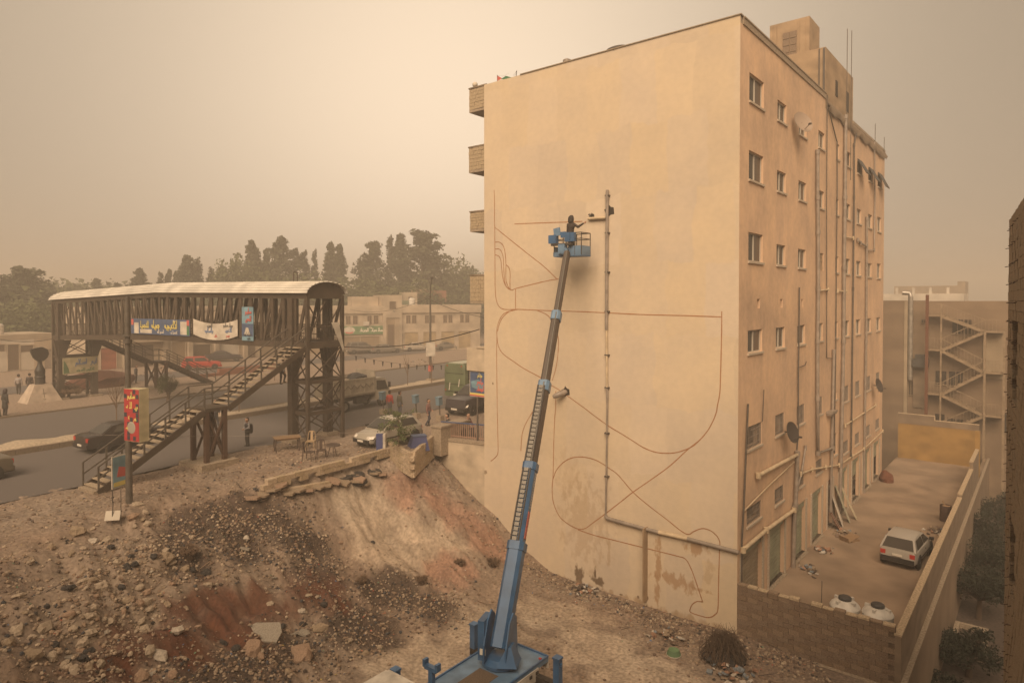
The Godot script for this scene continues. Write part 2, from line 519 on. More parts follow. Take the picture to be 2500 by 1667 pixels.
func earth(x: float, d: float) -> Color:
	var c: Color = EARTH[0]
	var nz := patch.get_noise_2d(x, d)
	var fz := patch.get_noise_2d(x * 5.0 + 90, d * 5.0)
	for z in range(0, ZONES.size(), 4):
		var q: float = Vector2(x - ZONES[z], d - ZONES[z + 1]).length() / ZONES[z + 2]
		var k := clampf((1.05 - q + nz * 0.75 + fz * 0.45) * 2.2, 0, 1)
		if k > 0: c = c.lerp(EARTH[ZONES[z + 3]], k * 0.92)
	var g := 1.0 + 0.3 * fz + 0.28 * patch.get_noise_2d(x * 19.0, d * 19.0)
	return Color(c.r * g, c.g * g * (1 - 0.06 * nz), c.b * g * (1 - 0.1 * nz))


func sheet_grid(called: String, x0: float, x1: float, d0: float, d1: float, step: float, height: Callable, keep: Callable, m: Material, colour = null) -> MeshInstance3D:
	var nx := int((x1 - x0) / step) + 1
	var nd := int((d1 - d0) / step) + 1
	var hs := PackedVector3Array()
	var cs := PackedColorArray()
	hs.resize(nx * nd); cs.resize(nx * nd)
	for j in nd:
		for i in nx:
			var x := x0 + i * step; var d := d0 + j * step
			hs[j * nx + i] = Vector3(x, height.call(x, d), -d)
			if colour != null: cs[j * nx + i] = colour.call(x, d)
	var ns := PackedVector3Array()
	ns.resize(nx * nd)
	for j in nd:
		for i in nx:
			var l := hs[j * nx + maxi(i - 1, 0)]; var r := hs[j * nx + mini(i + 1, nx - 1)]
			var n0 := hs[maxi(j - 1, 0) * nx + i]; var f := hs[mini(j + 1, nd - 1) * nx + i]
			ns[j * nx + i] = (r - l).cross(f - n0).normalized()
	var idx := PackedInt32Array()
	for j in nd - 1:
		for i in nx - 1:
			if not keep.call(x0 + (i + 0.5) * step, d0 + (j + 0.5) * step): continue
			var p := j * nx + i
			idx.append_array([p, p + nx, p + 1, p + 1, p + nx, p + nx + 1])
	var a := []
	a.resize(Mesh.ARRAY_MAX)
	a[Mesh.ARRAY_VERTEX] = hs; a[Mesh.ARRAY_NORMAL] = ns; a[Mesh.ARRAY_INDEX] = idx
	if colour != null: a[Mesh.ARRAY_COLOR] = cs
	var mesh := ArrayMesh.new()
	mesh.add_surface_from_arrays(Mesh.PRIMITIVE_TRIANGLES, a)
	var o := put(called, mesh, m)
	o.set_meta("kind", "structure")
	return o


func hill_y(a: float, b: float) -> float:  # behind the shops the land rises
	return STREET - 0.03 + maxf(0.0, b - 75.0) * 0.055 + maxf(0.0, b - 75.0) * 0.01 * sin(a * 0.03)


func to_world(a: float, b: float) -> Vector2:
	return Vector2(-16.8 + a * 0.55 - b * 0.8352, 31.8 + a * 0.8352 + b * 0.55)


func ground() -> void:
	bumps.seed = 4; bumps.frequency = 0.35; bumps.fractal_octaves = 4
	patch.seed = 9; patch.frequency = 0.16; patch.fractal_octaves = 4
	solve_lot()
	sheet_grid("vacant_lot_ground", -32.0, 13.6, 4.0, 45.0, 0.2, ground_y, func(x: float, d: float) -> bool:
		var b := bloc(x, d)
		var r := rloc(x, d)
		return b.y > -0.25 and b.x < 5.6 and r.y < 0.25, M.soil, earth)
	# street plateau, rising to the wooded hill
	var b := MB.new()
	var st := 6.0
	for i in range(-30, 62):
		for j in range(0, 46):
			var p := []
			for k in [[0, 0], [1, 0], [1, 1], [0, 1]]:
				var aa: float = (i + k[0]) * st; var bb: float = -16.0 + (j + k[1]) * st
				p.append(Vector3(aa, hill_y(aa, bb) - STREET, -bb))
			if -16.0 + (j + 1) * st < 3.0 and i * st < 9.0: continue
			b.quad(p[0], p[1], p[2], p[3])
	b.smooth(60)
	var land := put("street_plateau_ground", b.mesh(), M.dirt, self, RO, RT)
	land.set_meta("kind", "structure")
	# the plateau's near edge where it meets the lot, and the low land all round
	b = MB.new()
	b.quad(P(-420, -4.9, -60), P(420, -4.9, -60), P(420, -4.9, 460), P(-420, -4.9, 460))
	struct("low_ground", b, M.dirt)
	road("near_carriageway", -0.3, 8.6, 0.012)
	road("far_carriageway", 10.9, 21.9, 0.012)
	road("service_road", 35.5, 41.0, 0.012)
	median()
	kerb("far_kerb", 21.9, 22.15, 0.14)
	b = MB.new()  # dirt verge beyond the far kerb, raised to kerb height
	for i in 60:
		b.quad(Vector3(-80 + i * 3, 0.11, -22.15), Vector3(-77 + i * 3, 0.11, -22.15), Vector3(-77 + i * 3, 0.03, -34.5), Vector3(-80 + i * 3, 0.03, -34.5))
	var verge := put("dirt_verge", b.mesh(), M.dirt, self, RO, RT)
	verge.set_meta("kind", "structure")


func road(called: String, b0: float, b1: float, y: float) -> void:
	var b := MB.new()
	var wob := FastNoiseLite.new()
	wob.seed = 77; wob.frequency = 0.12
	for i in range(-40, 150):
		var a0 := i * 2.0; var a1 := a0 + 2.0
		var w0 := wob.get_noise_1d(a0) * (0.45 if b0 < 5 else 0.05); var w1 := wob.get_noise_1d(a1) * (0.45 if b0 < 5 else 0.05)
		b.quad(Vector3(a0, y, -b0 - w0), Vector3(a1, y, -b0 - w1), Vector3(a1, y, -b1), Vector3(a0, y, -b1))
	var o := put(called, b.mesh(), M.asphalt, self, RO, RT)
	o.set_meta("kind", "structure")


func kerb(called: String, b0: float, b1: float, h: float) -> void:
	var b := MB.new()
	for i in range(-60, 200):
		var a0 := i * 1.0
		b.mm(Vector3(a0 + 0.01, -0.05, -b1), Vector3(a0 + 0.99, h + 0.01 * sin(i * 7.3), -b0))
	var o := put(called, b.mesh(), M.kerb, self, RO, RT)
	o.set_meta("kind", "structure")


func median() -> void:
	kerb("median_kerb", 8.6, 8.85, 0.3)
	kerb("median_far_kerb", 10.65, 10.9, 0.2)
	var b := MB.new()
	var f := FastNoiseLite.new()
	f.seed = 31; f.frequency = 0.22
	var hh := func(a: float, q: float) -> float:
		var m := 0.2 + 0.34 * maxf(0.0, 0.35 + f.get_noise_2d(a * 0.6, q * 0.5)) + 0.04 * f.get_noise_2d(a * 8, q * 8)
		return m if q > 0.02 and q < 0.98 else 0.16
	for i in range(-150, 400):
		for j in 7:
			var p := []
			for k in [[0, 0], [1, 0], [1, 1], [0, 1]]:
				var a: float = (i + k[0]) * 0.4; var q: float = (j + k[1]) / 7.0
				p.append(Vector3(a, hh.call(a, q), -8.85 - q * 1.8))
			b.quad(p[0], p[1], p[2], p[3])
	b.smooth(60)
	var o := put("sand_on_median", b.mesh(), M.sand, self, RO, RT)
	o.set_meta("kind", "structure")


# ---- the cream building ------------------------------------------------------
const MURAL := [
	[-12.95,18.88,-12.92,18.05,-12.91,17,-12.66,16.77,-10.81,15.51,-9.73,14.79,-8.95,14.16],
	[-8.84,14.15,-9.56,14.06,-10.54,13.89,-11.51,13.71,-11.74,13.64,-12.03,13.74,-12.24,13.98,-12.37,14.35,-12.44,14.8,-12.49,15.18,-12.63,15.41,-12.89,15.49],
	[-12.89,15.79,-12.61,15.78,-12.42,15.59,-12.32,15.25,-12.29,14.65,-12.22,14.05,-12.08,13.79,-11.74,13.63],
	[-12.89,16.15,-12.61,16.14,-12.34,15.95,-12.2,15.54,-12.15,14.94,-12.15,14.2,-12.03,13.87,-11.84,13.64],
	[-12.13,14.94,-11.95,14.79,-11.87,14.49,-11.88,13.97,-11.86,13.68],
	[-12.91,17,-12.89,14.67,-12.88,13.76,-12.81,13.16,-12.61,12.79,-12.22,12.64,-11.37,12.65,-10.18,12.62,-9.12,12.6,-7.38,12.57,-5.97,12.53,-4.36,12.48,-2.33,12.46,-0.74,12.43],
	[-0.7,12.65,-0.7,11.68,-0.73,10.21,-0.76,9.32,-0.86,8.78,-0.9,8.52,-1.05,8.11,-1.29,7.67,-1.67,7.2,-2.05,6.87,-2.63,6.6,-3.1,6.49,-3.64,6.46,-4.2,6.57,-4.77,6.81,-5.36,7.06,-5.96,7.3,-6.58,7.61,-7.21,7.95],
	[-7.21,7.95,-8.27,8.49,-8.86,8.78,-9.38,8.99,-9.91,9.27,-10.99,9.66,-11.74,10.02,-12.22,10.25,-12.56,10.54,-12.73,10.98,-12.76,11.58,-12.61,12.04,-12.22,12.45,-11.37,12.65],
	[-12.71,11.51,-12.59,11.89,-12.32,12.27,-11.84,12.57,-11.37,12.65],
	[-10.18,12.62,-9.64,12.45,-9.29,12.21,-9.04,11.9,-8.86,11.34,-8.83,10.85,-8.91,10.15,-9.03,9.65,-9.2,9.18],
	[-11.51,13.67,-11.51,12.68],
	[-11.57,17.01,-9.91,16.94,-8.2,16.86,-7.47,16.83],
	[-12.76,11.21,-12.78,10.15,-12.74,7.38,-12.73,7.07,-12.71,6.24,-12.69,5.18,-12.86,4.86,-13.19,4.6],
	[-10.33,7.62,-10.81,6.92,-11.08,6.3,-11.16,5.44],
	[-8.99,8.67,-9,7.82,-9.05,7.33,-9.1,6.34,-9.14,4.64,-9.2,3.77,-9.11,3.15,-8.77,2.58,-8.26,2.31,-7.68,2.19,-7.27,2.31,-6.88,2.63,-6.18,3.22,-5.35,3.95,-4.76,4.48,-3.84,5.22,-2.96,5.96,-2.17,6.76,-1.67,7.2],
	[-9.14,4.35,-8.94,4.81,-8.52,5.26,-8.02,5.55,-7.44,5.68,-6.81,5.66,-6.34,5.53,-5.95,5.36,-5.5,5.14,-4.76,4.51,-3.98,4.05,-3.08,3.6,-2.42,3.25,-2.09,3.18,-1.84,3.37,-1.46,3.57,-1.09,3.54,-0.84,3.38],
	[-0.84,3.38,-0.73,3.17,-0.74,2.69,-0.77,1.49,-0.79,0.41,-0.91,0.11,-1.19,-0.1,-1.63,-0.14,-1.99,-0.11,-1.99,0.06,-1.88,0.27,-1.69,0.43,-1.44,0.48],
	[-7.68,2.15,-6.72,2.09,-5.79,2.1,-4.75,2.11,-3.76,2.12,-2.61,2.13,-2.22,2.09,-1.96,1.73,-1.7,1.12,-1.51,0.63,-1.44,0.48]]
const PIPES := [
	[0.09,"pipe",[10.93,20.92,11,18.54,11.15,16.72,11.28,13.72,11.22,10.93,11.31,7.85,11.46,4.9,14.58,4.64]],
	[0.025,"pipe_dark",[13.04,24.42,13.1,18.79,13.21,15.49,13.36,10.83,13.38,9.9,14.77,9.75]],
	[0.03,"pipe_dark",[15.3,22.31,15.41,19.07,15.36,15.6,15.4,10.31,15.32,7.57,15.19,4.23]],
	[0.1,"pipe",[17,24.06,16.99,19.26,16.93,15.05,16.96,10.65,16.81,7.72,16.52,3.49,16.42,0.62]],
	[0.05,"pipe_dark",[19.95,23.57,19.49,22.83,19.62,19.57,19.56,13.83,19.45,5.46,19.4,3.28]],
	[0.045,"pipe",[25.75,24.11,26.04,20.34,25.99,16.65,23.43,16.48]],
	[0.07,"pipe",[23.34,18.6,23.46,10.34,23.31,7.75,23.17,-0.33]],
	[0.035,"pipe_dark",[8.02,13.75,8,11.08,7.95,9.69,8.02,6.67,7.8,5.66]],
	[0.1,"pipe",[7.67,5.58,7.42,3.05,7.3,2.95,7.08,-0.17]],
	[0.09,"pipe_cream",[2.03,5.64,7.7,5.51]],
	[0.03,"pipe_cream",[0.44,4.48,3.79,4.87,7.37,5.2]],
	[0.05,"pipe",[9.23,5.57,8.62,4.46,7.92,3.82]],
	[0.05,"pipe_cream",[8.44,4.39,10.51,4.21,13.24,3.79,16.33,3.31,19.83,3.2,23.19,3.08,29.66,3.29]],
	[0.04,"pipe_dark",[0.88,8.84,0.67,6.84,0.44,4.56,0.25,3.33,0.24,1.58]],
	[0.08,"pipe",[14.75,10.17,14.46,4.97,14.28,1.15]],
	[0.09,"pipe_cream",[0.28,2.97,3.1,3.01,7.2,2.89]],
	[0.02,"pipe_dark",[2.89,9.21,2.73,7.84]],
	[0.05,"pipe_cream",[17.81,5.47,26.87,5.57]],
	[0.05,"pipe_cream",[11.45,13.62,13.49,13.71]],
	[0.05,"pipe_cream",[15.6,13.66,17.77,13.65]],
	[0.05,"pipe_cream",[17.26,16.92,19.44,17.02]],
	[0.06,"pipe",[20.75,17.01,21.51,16.86,23.42,16.74]],
	[0.035,"pipe_dark",[13.23,23.77,15.18,22.29]],
	[0.02,"pipe_dark",[7.98,9.77,9.21,9.81,9.39,9.98]]]


func spline(p: Array, per := 5) -> Array:
	var out := []
	for i in p.size() - 1:
		var a = p[maxi(i - 1, 0)]; var b = p[i]; var c = p[i + 1]; var d = p[mini(i + 2, p.size() - 1)]
		for k in per:
			out.append(b.cubic_interpolate(c, a, d, float(k) / per))
	out.append(p[-1])
	return out


func wall_image(w_m: float, h_m: float, ppm: float, seed_: int, base: Color, front: bool) -> ImageTexture:
	var w := int(w_m * ppm); var h := int(h_m * ppm)
	var im := Image.create_empty(w, h, false, Image.FORMAT_RGB8)
	var f := FastNoiseLite.new(); f.seed = seed_; f.frequency = 0.35; f.fractal_octaves = 4
	var g := FastNoiseLite.new(); g.seed = seed_ + 1; g.frequency = 2.6; g.fractal_octaves = 3
	var r := RandomNumberGenerator.new(); r.seed = seed_
	var tones := []
	for i in 64: tones.append([r.randf_range(-1, 1), r.randf_range(-1, 1)])
	for j in h:
		var y := h_m - (j + 0.5) / ppm
		for i in w:
			var x := (i + 0.5) / ppm
			var a := f.get_noise_2d(x, y); var b := g.get_noise_2d(x, y)
			var k := 1.0
			var hue := 0.0
			if front:  # roller-painted rectangles, each a slightly different mix
				var px := x + 0.25 * a; var py := y + 0.3 * f.get_noise_2d(x * 2, y + 40)
				var cx := int(px / 1.75 + 0.3 * (int(py / 3.1) % 2)); var cy := int(py / 3.1)
				var tone = tones[(cx * 7 + cy * 13) % 64]
				k = 1.0 + tone[0] * 0.045 + a * 0.07 + b * 0.05 + g.get_noise_2d(x * 0.5, y * 5.0) * 0.025
				hue = tone[1] * 0.05 + a * 0.04
			else:
				var streak := f.get_noise_2d(x * 3.1 + a, y * 0.5 + 30); var runs := g.get_noise_2d(x * 0.9 + 0.4 * a, y * 0.22)
				k = 1.0 + a * 0.17 + b * 0.10 + streak * 0.10 + runs * 0.05 + f.get_noise_2d(x * 0.35, y * 0.35 + 9) * 0.16
				hue = a * 0.05 + streak * 0.03
			im.set_pixel(i, j, Color(base.r * k * (1 + hue * 0.3), base.g * k, base.b * k * (1 - hue)).linear_to_srgb())
	return ImageTexture.create_from_image(im) if not front else stained(im, w_m, h_m, ppm, g)


func stained(im: Image, w_m: float, h_m: float, ppm: float, g: FastNoiseLite) -> ImageTexture:
	# dirt and rust where the photograph shows it: x from the right-hand corner, height, half width, half height, strength, colour
	var rust := Color(0.30, 0.165, 0.08); var soot := Color(0.13, 0.085, 0.05); var grime := Color(0.33, 0.22, 0.13)
	var spots := [[-3.5, 1.35, 0.2, 1.5, 0.6, rust], [-2.5, 1.0, 1.0, 0.33, 0.55, rust], [-1.55, 0.95, 0.4, 0.13, 0.5, rust], [-1.75, 2.65, 0.55, 0.3, 0.6, rust], [-7.62, -0.1, 0.25, 0.7, 0.85, soot], [-6.6, -0.05, 0.38, 0.2, 0.85, soot], [-6.72, 0.2, 0.09, 0.3, 0.9, soot], [-5.37, -0.31, 0.12, 0.05, 0.9, soot], [-4.03, -0.12, 0.07, 0.12, 0.9, soot], [-4.46, -0.18, 0.05, 0.06, 0.8, soot], [-5.98, 1.5, 0.12, 0.75, 0.35, grime], [-1.2, 1.7, 0.25, 0.6, 0.3, grime], [-7.35, 2.6, 1.3, 2.1, 0.28, grime], [-8.2, 4.6, 0.8, 1.3, 0.15, grime], [-13.67, 3.94, 0.16, 0.1, 0.5, soot], [-7.4, -0.5, 6.0, 0.22, 0.55, grime], [-13.05, 8.72, 0.07, 0.07, 0.95, soot], [-2.0, -0.45, 2.2, 0.2, 0.5, grime]]
	for s in spots:
		var x0 := int((s[0] - s[2] * 1.5 + w_m) * ppm); var x1 := int((s[0] + s[2] * 1.5 + w_m) * ppm)
		var y0 := int((h_m - 0.8 - s[1] - s[3] * 1.5) * ppm); var y1 := int((h_m - 0.8 - s[1] + s[3] * 1.5) * ppm)
		for j in range(maxi(y0, 0), mini(y1, im.get_height())):
			for i in range(maxi(x0, 0), mini(x1, im.get_width())):
				var x := (i + 0.5) / ppm - w_m; var y := h_m - 0.8 - (j + 0.5) / ppm
				var q := Vector2((x - s[0]) / s[2], (y - s[1]) / s[3]).length() + g.get_noise_2d(x * 0.9, y * 0.5) * 1.0 + g.get_noise_2d(x * 3.0, y * 2.0) * 0.3
				var k := clampf((1.0 - q) * 2.0, 0, 1) * float(s[4])
				if k > 0: im.set_pixel(i, j, im.get_pixel(i, j).lerp((s[5] as Color).linear_to_srgb(), k))
	return ImageTexture.create_from_image(im)


func skin(key: String, tex: Texture2D) -> StandardMaterial3D:
	var m := StandardMaterial3D.new()
	m.resource_name = key
	m.albedo_texture = tex
	m.roughness = 0.92
	m.heightmap_enabled = true
	m.heightmap_texture = tex
	m.heightmap_scale = 3.0
	M[key] = m
	return m


func side_p(s: float, h: float, out := 0.0) -> Vector3:
	return Vector3(out, h, -s)


func building() -> void:
	var t := thing("apartment_building", "tall cream plastered building with sketch lines on its blank wall and rows of small windows", "building", BC, BT)
	skin("front_plaster", wall_image(13.65, 25.3, 40, 41, Color(0.55, 0.445, 0.325), true))
	skin("side_plaster", wall_image(30.0, 25.0, 28, 52, Color(0.56, 0.385, 0.255), false))
	var b := MB.new()
	b.quad(Vector3(-13.65, -0.8, 0), Vector3(0, -0.8, 0), Vector3(0, 24.5, 0), Vector3(-13.65, 24.5, 0))
	obj("front_wall", b, M.front_plaster, t)
	# openings in the side wall: s, width, sill, head, kind
	var ops := []
	var cols := [[1.05, 1.78], [4.7, 1.32], [8.05, 1.32], [11.6, 1.25], [15.5, 0.68], [17.75, 1.32], [20.9, 1.3], [24.3, 1.35], [27.5, 1.4]]
	var rows := [[21.34, 22.25], [18.12, 19.06], [14.74, 15.68], [10.9, 11.86], [6.86, 7.82], [3.66, 4.4]]
	for j in 6:
		for i in 9:
			var lo: float = rows[j][0]; var hi: float = rows[j][1]
			if i == 0 and j < 3: hi += 0.26
			if i == 8 and j < 3: hi += 0.12
			var kind := "window"
			if j >= 4: kind = "barred"
			if j == 0 and i >= 5: kind = "open" if i >= 6 else "dark"
			if j == 2 and i == 3: kind = "bricked"
			if j == 4 and i == 4: ops.append([15.73, 0.37, 7.28, 7.71, "dark"]); continue
			if j == 5 and i == 4: ops.append([15.52, 0.74, 4.0, 5.28, "dark"]); continue
			ops.append([cols[i][0], cols[i][1], lo, hi, kind])
	for s in [2.15, 5.3, 8.65, 11.52]: ops.append([s, 0.36, 12.77, 13.17, "hole"])
	var doors := [[0.4, 2.6, "tan"], [3.85, 2.3, "green"], [7.5, 2.2, "green"], [10.75, 2.1, "green"], [14.0, 1.25, "brown"], [16.6, 2.35, "green"], [20.0, 2.2, "half"], [23.2, 2.45, "green"], [26.65, 2.25, "half"]]
	for d in doors: ops.append([d[0], d[1], 0.12, 2.8, d[2]])
	var cs := [0.0, 30.0]; var ch := [-0.8, 24.2]
	for o in ops:
		for s in [o[0], o[0] + o[1]]: if not cs.has(s): cs.append(s)
		for h in [o[2], o[3]]: if not ch.has(h): ch.append(h)
	cs.sort(); ch.sort()
	b = MB.new()
	for j in ch.size() - 1:
		for i in cs.size() - 1:
			var mid := Vector2((cs[i] + cs[i + 1]) / 2, (ch[j] + ch[j + 1]) / 2)
			if ops.any(func(o): return mid.x > o[0] and mid.x < o[0] + o[1] and mid.y > o[2] and mid.y < o[3]): continue
			b.quad(side_p(cs[i], ch[j]), side_p(cs[i + 1], ch[j]), side_p(cs[i + 1], ch[j + 1]), side_p(cs[i], ch[j + 1]), Rect2(cs[i] / 30.0, 1 - (ch[j + 1] + 0.8) / 25.0, (cs[i + 1] - cs[i]) / 30.0, (ch[j + 1] - ch[j]) / 25.0))
	for o in ops:  # reveals
		var dp := -0.35 if o[4] in ["dark", "hole", "barred"] else -0.2
		var s0: float = o[0]; var s1: float = o[0] + o[1]; var lo: float = o[2]; var hi: float = o[3]
		b.quad(side_p(s0, lo), side_p(s0, hi), side_p(s0, hi, dp), side_p(s0, lo, dp), Rect2(0.02, 0.1, 0.01, 0.04))
		b.quad(side_p(s1, lo, dp), side_p(s1, hi, dp), side_p(s1, hi), side_p(s1, lo), Rect2(0.02, 0.1, 0.01, 0.04))
		b.quad(side_p(s0, hi), side_p(s1, hi), side_p(s1, hi, dp), side_p(s0, hi, dp), Rect2(0.02, 0.1, 0.04, 0.01))
		b.quad(side_p(s0, lo, dp), side_p(s1, lo, dp), side_p(s1, lo), side_p(s0, lo), Rect2(0.02, 0.1, 0.04, 0.01))
	obj("side_wall", b, M.side_plaster, t)
	b = MB.new()
	b.quad(Vector3(-13.65, -0.8, -30), Vector3(-13.65, -0.8, 0), Vector3(-13.65, 24.5, 0), Vector3(-13.65, 24.5, -30))
	b.quad(Vector3(0, -0.8, -30), Vector3(-13.65, -0.8, -30), Vector3(-13.65, 24.2, -30), Vector3(0, 24.2, -30))
	obj("rear_walls", b, M.stone, t)
	b = MB.new()
	b.quad(Vector3(-13.65, 23.7, 0), Vector3(0, 23.7, 0), Vector3(0, 23.7, -30), Vector3(-13.65, 23.7, -30))
	obj("roof", b, M.concrete, t)
	b = MB.new()  # parapet backs and the thin coping that overhangs
	b.mm(Vector3(-13.6, 23.6, -0.22), Vector3(-0.01, 24.47, -0.02)); b.mm(Vector3(-0.22, 23.6, -29.9), Vector3(-0.02, 24.18, -0.24))
	b.mm(Vector3(-11.2, 24.5, -0.24), Vector3(0.05, 24.54, 0.05)); b.mm(Vector3(-0.24, 24.2, -12.9), Vector3(0.055, 24.46, -0.25))
	b.mm(Vector3(-0.26, 24.46, -12.92), Vector3(0.09, 24.52, -0.26)); b.mm(Vector3(-0.26, 24.2, -30), Vector3(0.05, 24.38, -19.5))
	obj("parapet", b, M.concrete, t)
	for o in ops: opening(t, o)
	# stair and lift towers on the roof
	b = MB.new()
	b.mm(Vector3(-3.2, 23.7, -15.6), Vector3(-1.0, 29.2, -13.5))
	var tw := obj("lift_tower", b, M.tower_plaster, t)
	b = MB.new()
	for i in 9:
		for j in 2: b.mm(Vector3(-2.45 + j * 0.4, 25.0 + i * 0.4, -13.52), Vector3(-2.09 + j * 0.4, 25.36 + i * 0.4, -13.46))
	obj("block_infill", b, M.block_light, tw)
	b = MB.new()
	for q in [[-3.0, 0.05], [-2.8, 0.03], [-1.62, 0.05], [-1.5, 0.28]]: b.mm(Vector3(q[0], 23.8, -13.5), Vector3(q[0] + q[1], 29.1, -13.46))
	obj("water_pipe", b, M.tower_plaster, tw)
	b = MB.new()
	b.mm(Vector3(-2.6, 23.7, -19.5), Vector3(0.004, 27.05, -12.92))
	tw = obj("stair_tower", b, M.tower_plaster, t)
	b = MB.new(); b.mm(Vector3(-0.02, 24.9, -15.6), Vector3(0.03, 25.8, -15.1)); b.mm(Vector3(-0.02, 24.6, -18.3), Vector3(0.03, 25.8, -17.7)); obj("window", b, M.void_shade, tw)  # dark plates on the wall, shade of the openings put into colour
	b = MB.new()
	for q in [[-0.35, 0.06], [-0.12, 0.1]]: b.mm(Vector3(q[0], 23.8, -12.92), Vector3(q[0] + q[1], 27.0, -12.87))
	obj("drain_pipe", b, M.pipe_dark, tw)
	# tarpaulin hanging in swags below the roofline
	b = MB.new()
	var last := []
	for i in 35:
		var s := 13.2 + i * 0.495
		var low := 23.72 - 0.18 * absf(sin((s - 13.1) * 1.15)) + 0.05 * sin(s * 5.1)
		var row := [side_p(s, 24.16, 0.06), side_p(s, (24.1 + low) / 2, 0.17 + 0.05 * sin(s * 3.0)), side_p(s, low, 0.1 + 0.04 * sin(s * 4.1))]
		if last: for k in 2: b.quad(last[k + 1], row[k + 1], row[k], last[k])
		last = row
	b.smooth(80)
	obj("hanging_tarpaulin", b, M.dark_concrete, t)
	# painted sketch lines: thin strokes of paint on the plaster
	var k := 0
	for l in MURAL:
		var p := []
		for i in range(0, l.size(), 2): p.append(Vector2(l[i], l[i + 1]))
		p = spline(p, 6)
		b = MB.new()
		var f := FastNoiseLite.new(); f.seed = k; f.frequency = 1.3
		for i in p.size() - 1:
			var d: Vector2 = (p[i + 1] - p[i]).normalized()
			var q := Vector2(-d.y, d.x)
			var w0 := 0.021 + 0.009 * f.get_noise_1d(i * 1.0); var w1 := 0.021 + 0.009 * f.get_noise_1d(i + 1.0)
			var e: Vector2 = p[i] - d * 0.01; var g: Vector2 = p[i + 1] + d * 0.01
			var z := 0.004 + 0.0005 * (k % 7)
			b.quad(Vector3(e.x - q.x * w0, e.y - q.y * w0, z), Vector3(g.x - q.x * w1, g.y - q.y * w1, z), Vector3(g.x + q.x * w1, g.y + q.y * w1, z), Vector3(e.x + q.x * w0, e.y + q.y * w0, z))
		obj("painted_line", b, M.chalk, t)
		k += 1
	for l in PIPES:
		var p := []
		for i in range(0, l[2].size(), 2): p.append(side_p(l[2][i], l[2][i + 1], l[0] + 0.05))
		b = MB.new()
		b.tube(p, l[0], 8)
		for i in p.size(): if l[0] > 0.04: b.tube([p[i] - Vector3(0, 0.12, 0), p[i] + Vector3(0, 0.12, 0)], l[0] * 1.3, 8)
		obj("drain_pipe", b, M[l[1]], t)
	# the pipes on the blank wall
	var fp := func(x: float, h: float, z := 0.11) -> Vector3: return Vector3(x, h, z)
	for l in [[0.075, "pipe", [-6.05, 18.15, -6.08, 11.75]], [0.05, "pipe_cream", [-6.07, 11.75, -6.04, 9.1]], [0.055, "pipe", [-6.04, 9.1, -6.02, 8.6]], [0.042, "pipe", [-6.02, 8.6, -6.05, 5.5, -6.09, 3.17]], [0.085, "pipe", [-6.09, 3.2, -6.04, 3.08, -4.47, 3.02, -3.42, 3.0]], [0.087, "pipe_cream", [-3.42, 3.0, -2.09, 3.02]], [0.085, "pipe", [-2.09, 3.02, -0.35, 2.98, 0.1, 2.97]], [0.07, "pipe_cream", [-6.12, 16.89, -7.08, 16.92]], [0.035, "pipe_dark", [-7.0, 17.0, -6.98, 17.14, -7.06, 17.1]]]:
		var p := []
		for i in range(0, l[2].size(), 2): p.append(fp.call(l[2][i], l[2][i + 1]))
		b = MB.new(); b.tube(p, l[0], 8)
		obj("drain_pipe", b, M[l[1]], t)
	b = MB.new()  # clamps
	for h in [17.9, 16.2, 14.4, 12.6, 10.6, 9.1, 7.0, 5.0]: b.box(Vector3(-6.05, h, 0.08), Vector3(0.2, 0.06, 0.17))
	obj("pipe_clamps", b, M.pipe_dark, t)
	b = MB.new()
	b.tube([Vector3(-8.42, 8.68, -0.05), Vector3(-8.47, 8.64, 0.22), Vector3(-8.62, 8.56, 0.4), Vector3(-8.82, 8.46, 0.42)], [0.13, 0.15, 0.14, 0.1], 12)
	obj("elbow_pipe", b, M.pipe, t)
	for q in [[-8.4, 8.7, 0.22], [-6.0, 17.2, 0.24], [-6.93, 17.05, 0.12]]:
		var poly := PackedVector2Array()
		for i in 11: poly.append(Vector2(q[0], q[1]) + Vector2(cos(i * TAU / 11), sin(i * TAU / 11)) * q[2] * (1 + 0.25 * sin(i * 2.7)))
		b = MB.new(); b.prism(poly, Transform3D(Basis.IDENTITY, Vector3(0, 0, -0.02)), 0.026)
		obj("broken_hole", b, M.void_shade, t)  # thin dark plate painted for the shade inside the hole
	# balconies of rough stone on the street side
	for q in [[24.62, 23.3, 1.25], [21.45, 20.05, 1.28], [17.95, 16.85, 1.2], [14.5, 12.95, 1.2]]: balcony(t, q[0], q[1], q[2])
	b = MB.new()
	b.mm(Vector3(-14.95, 9.3, -4.0), Vector3(-13.65, 10.55, -0.02)); b.mm(Vector3(-14.2, 10.55, -3.9), Vector3(-13.65, 10.63, 0.03))
	obj("canopy_box", b, M.front_plaster_plain, t)
	b = MB.new()  # lower wing wall behind the fence
	b.mm(Vector3(-13.65, 20.95, -1.2), Vector3(-13.95, 21.9, -0.4))
	obj("balcony_cabinet", b, M.sign_white, t)


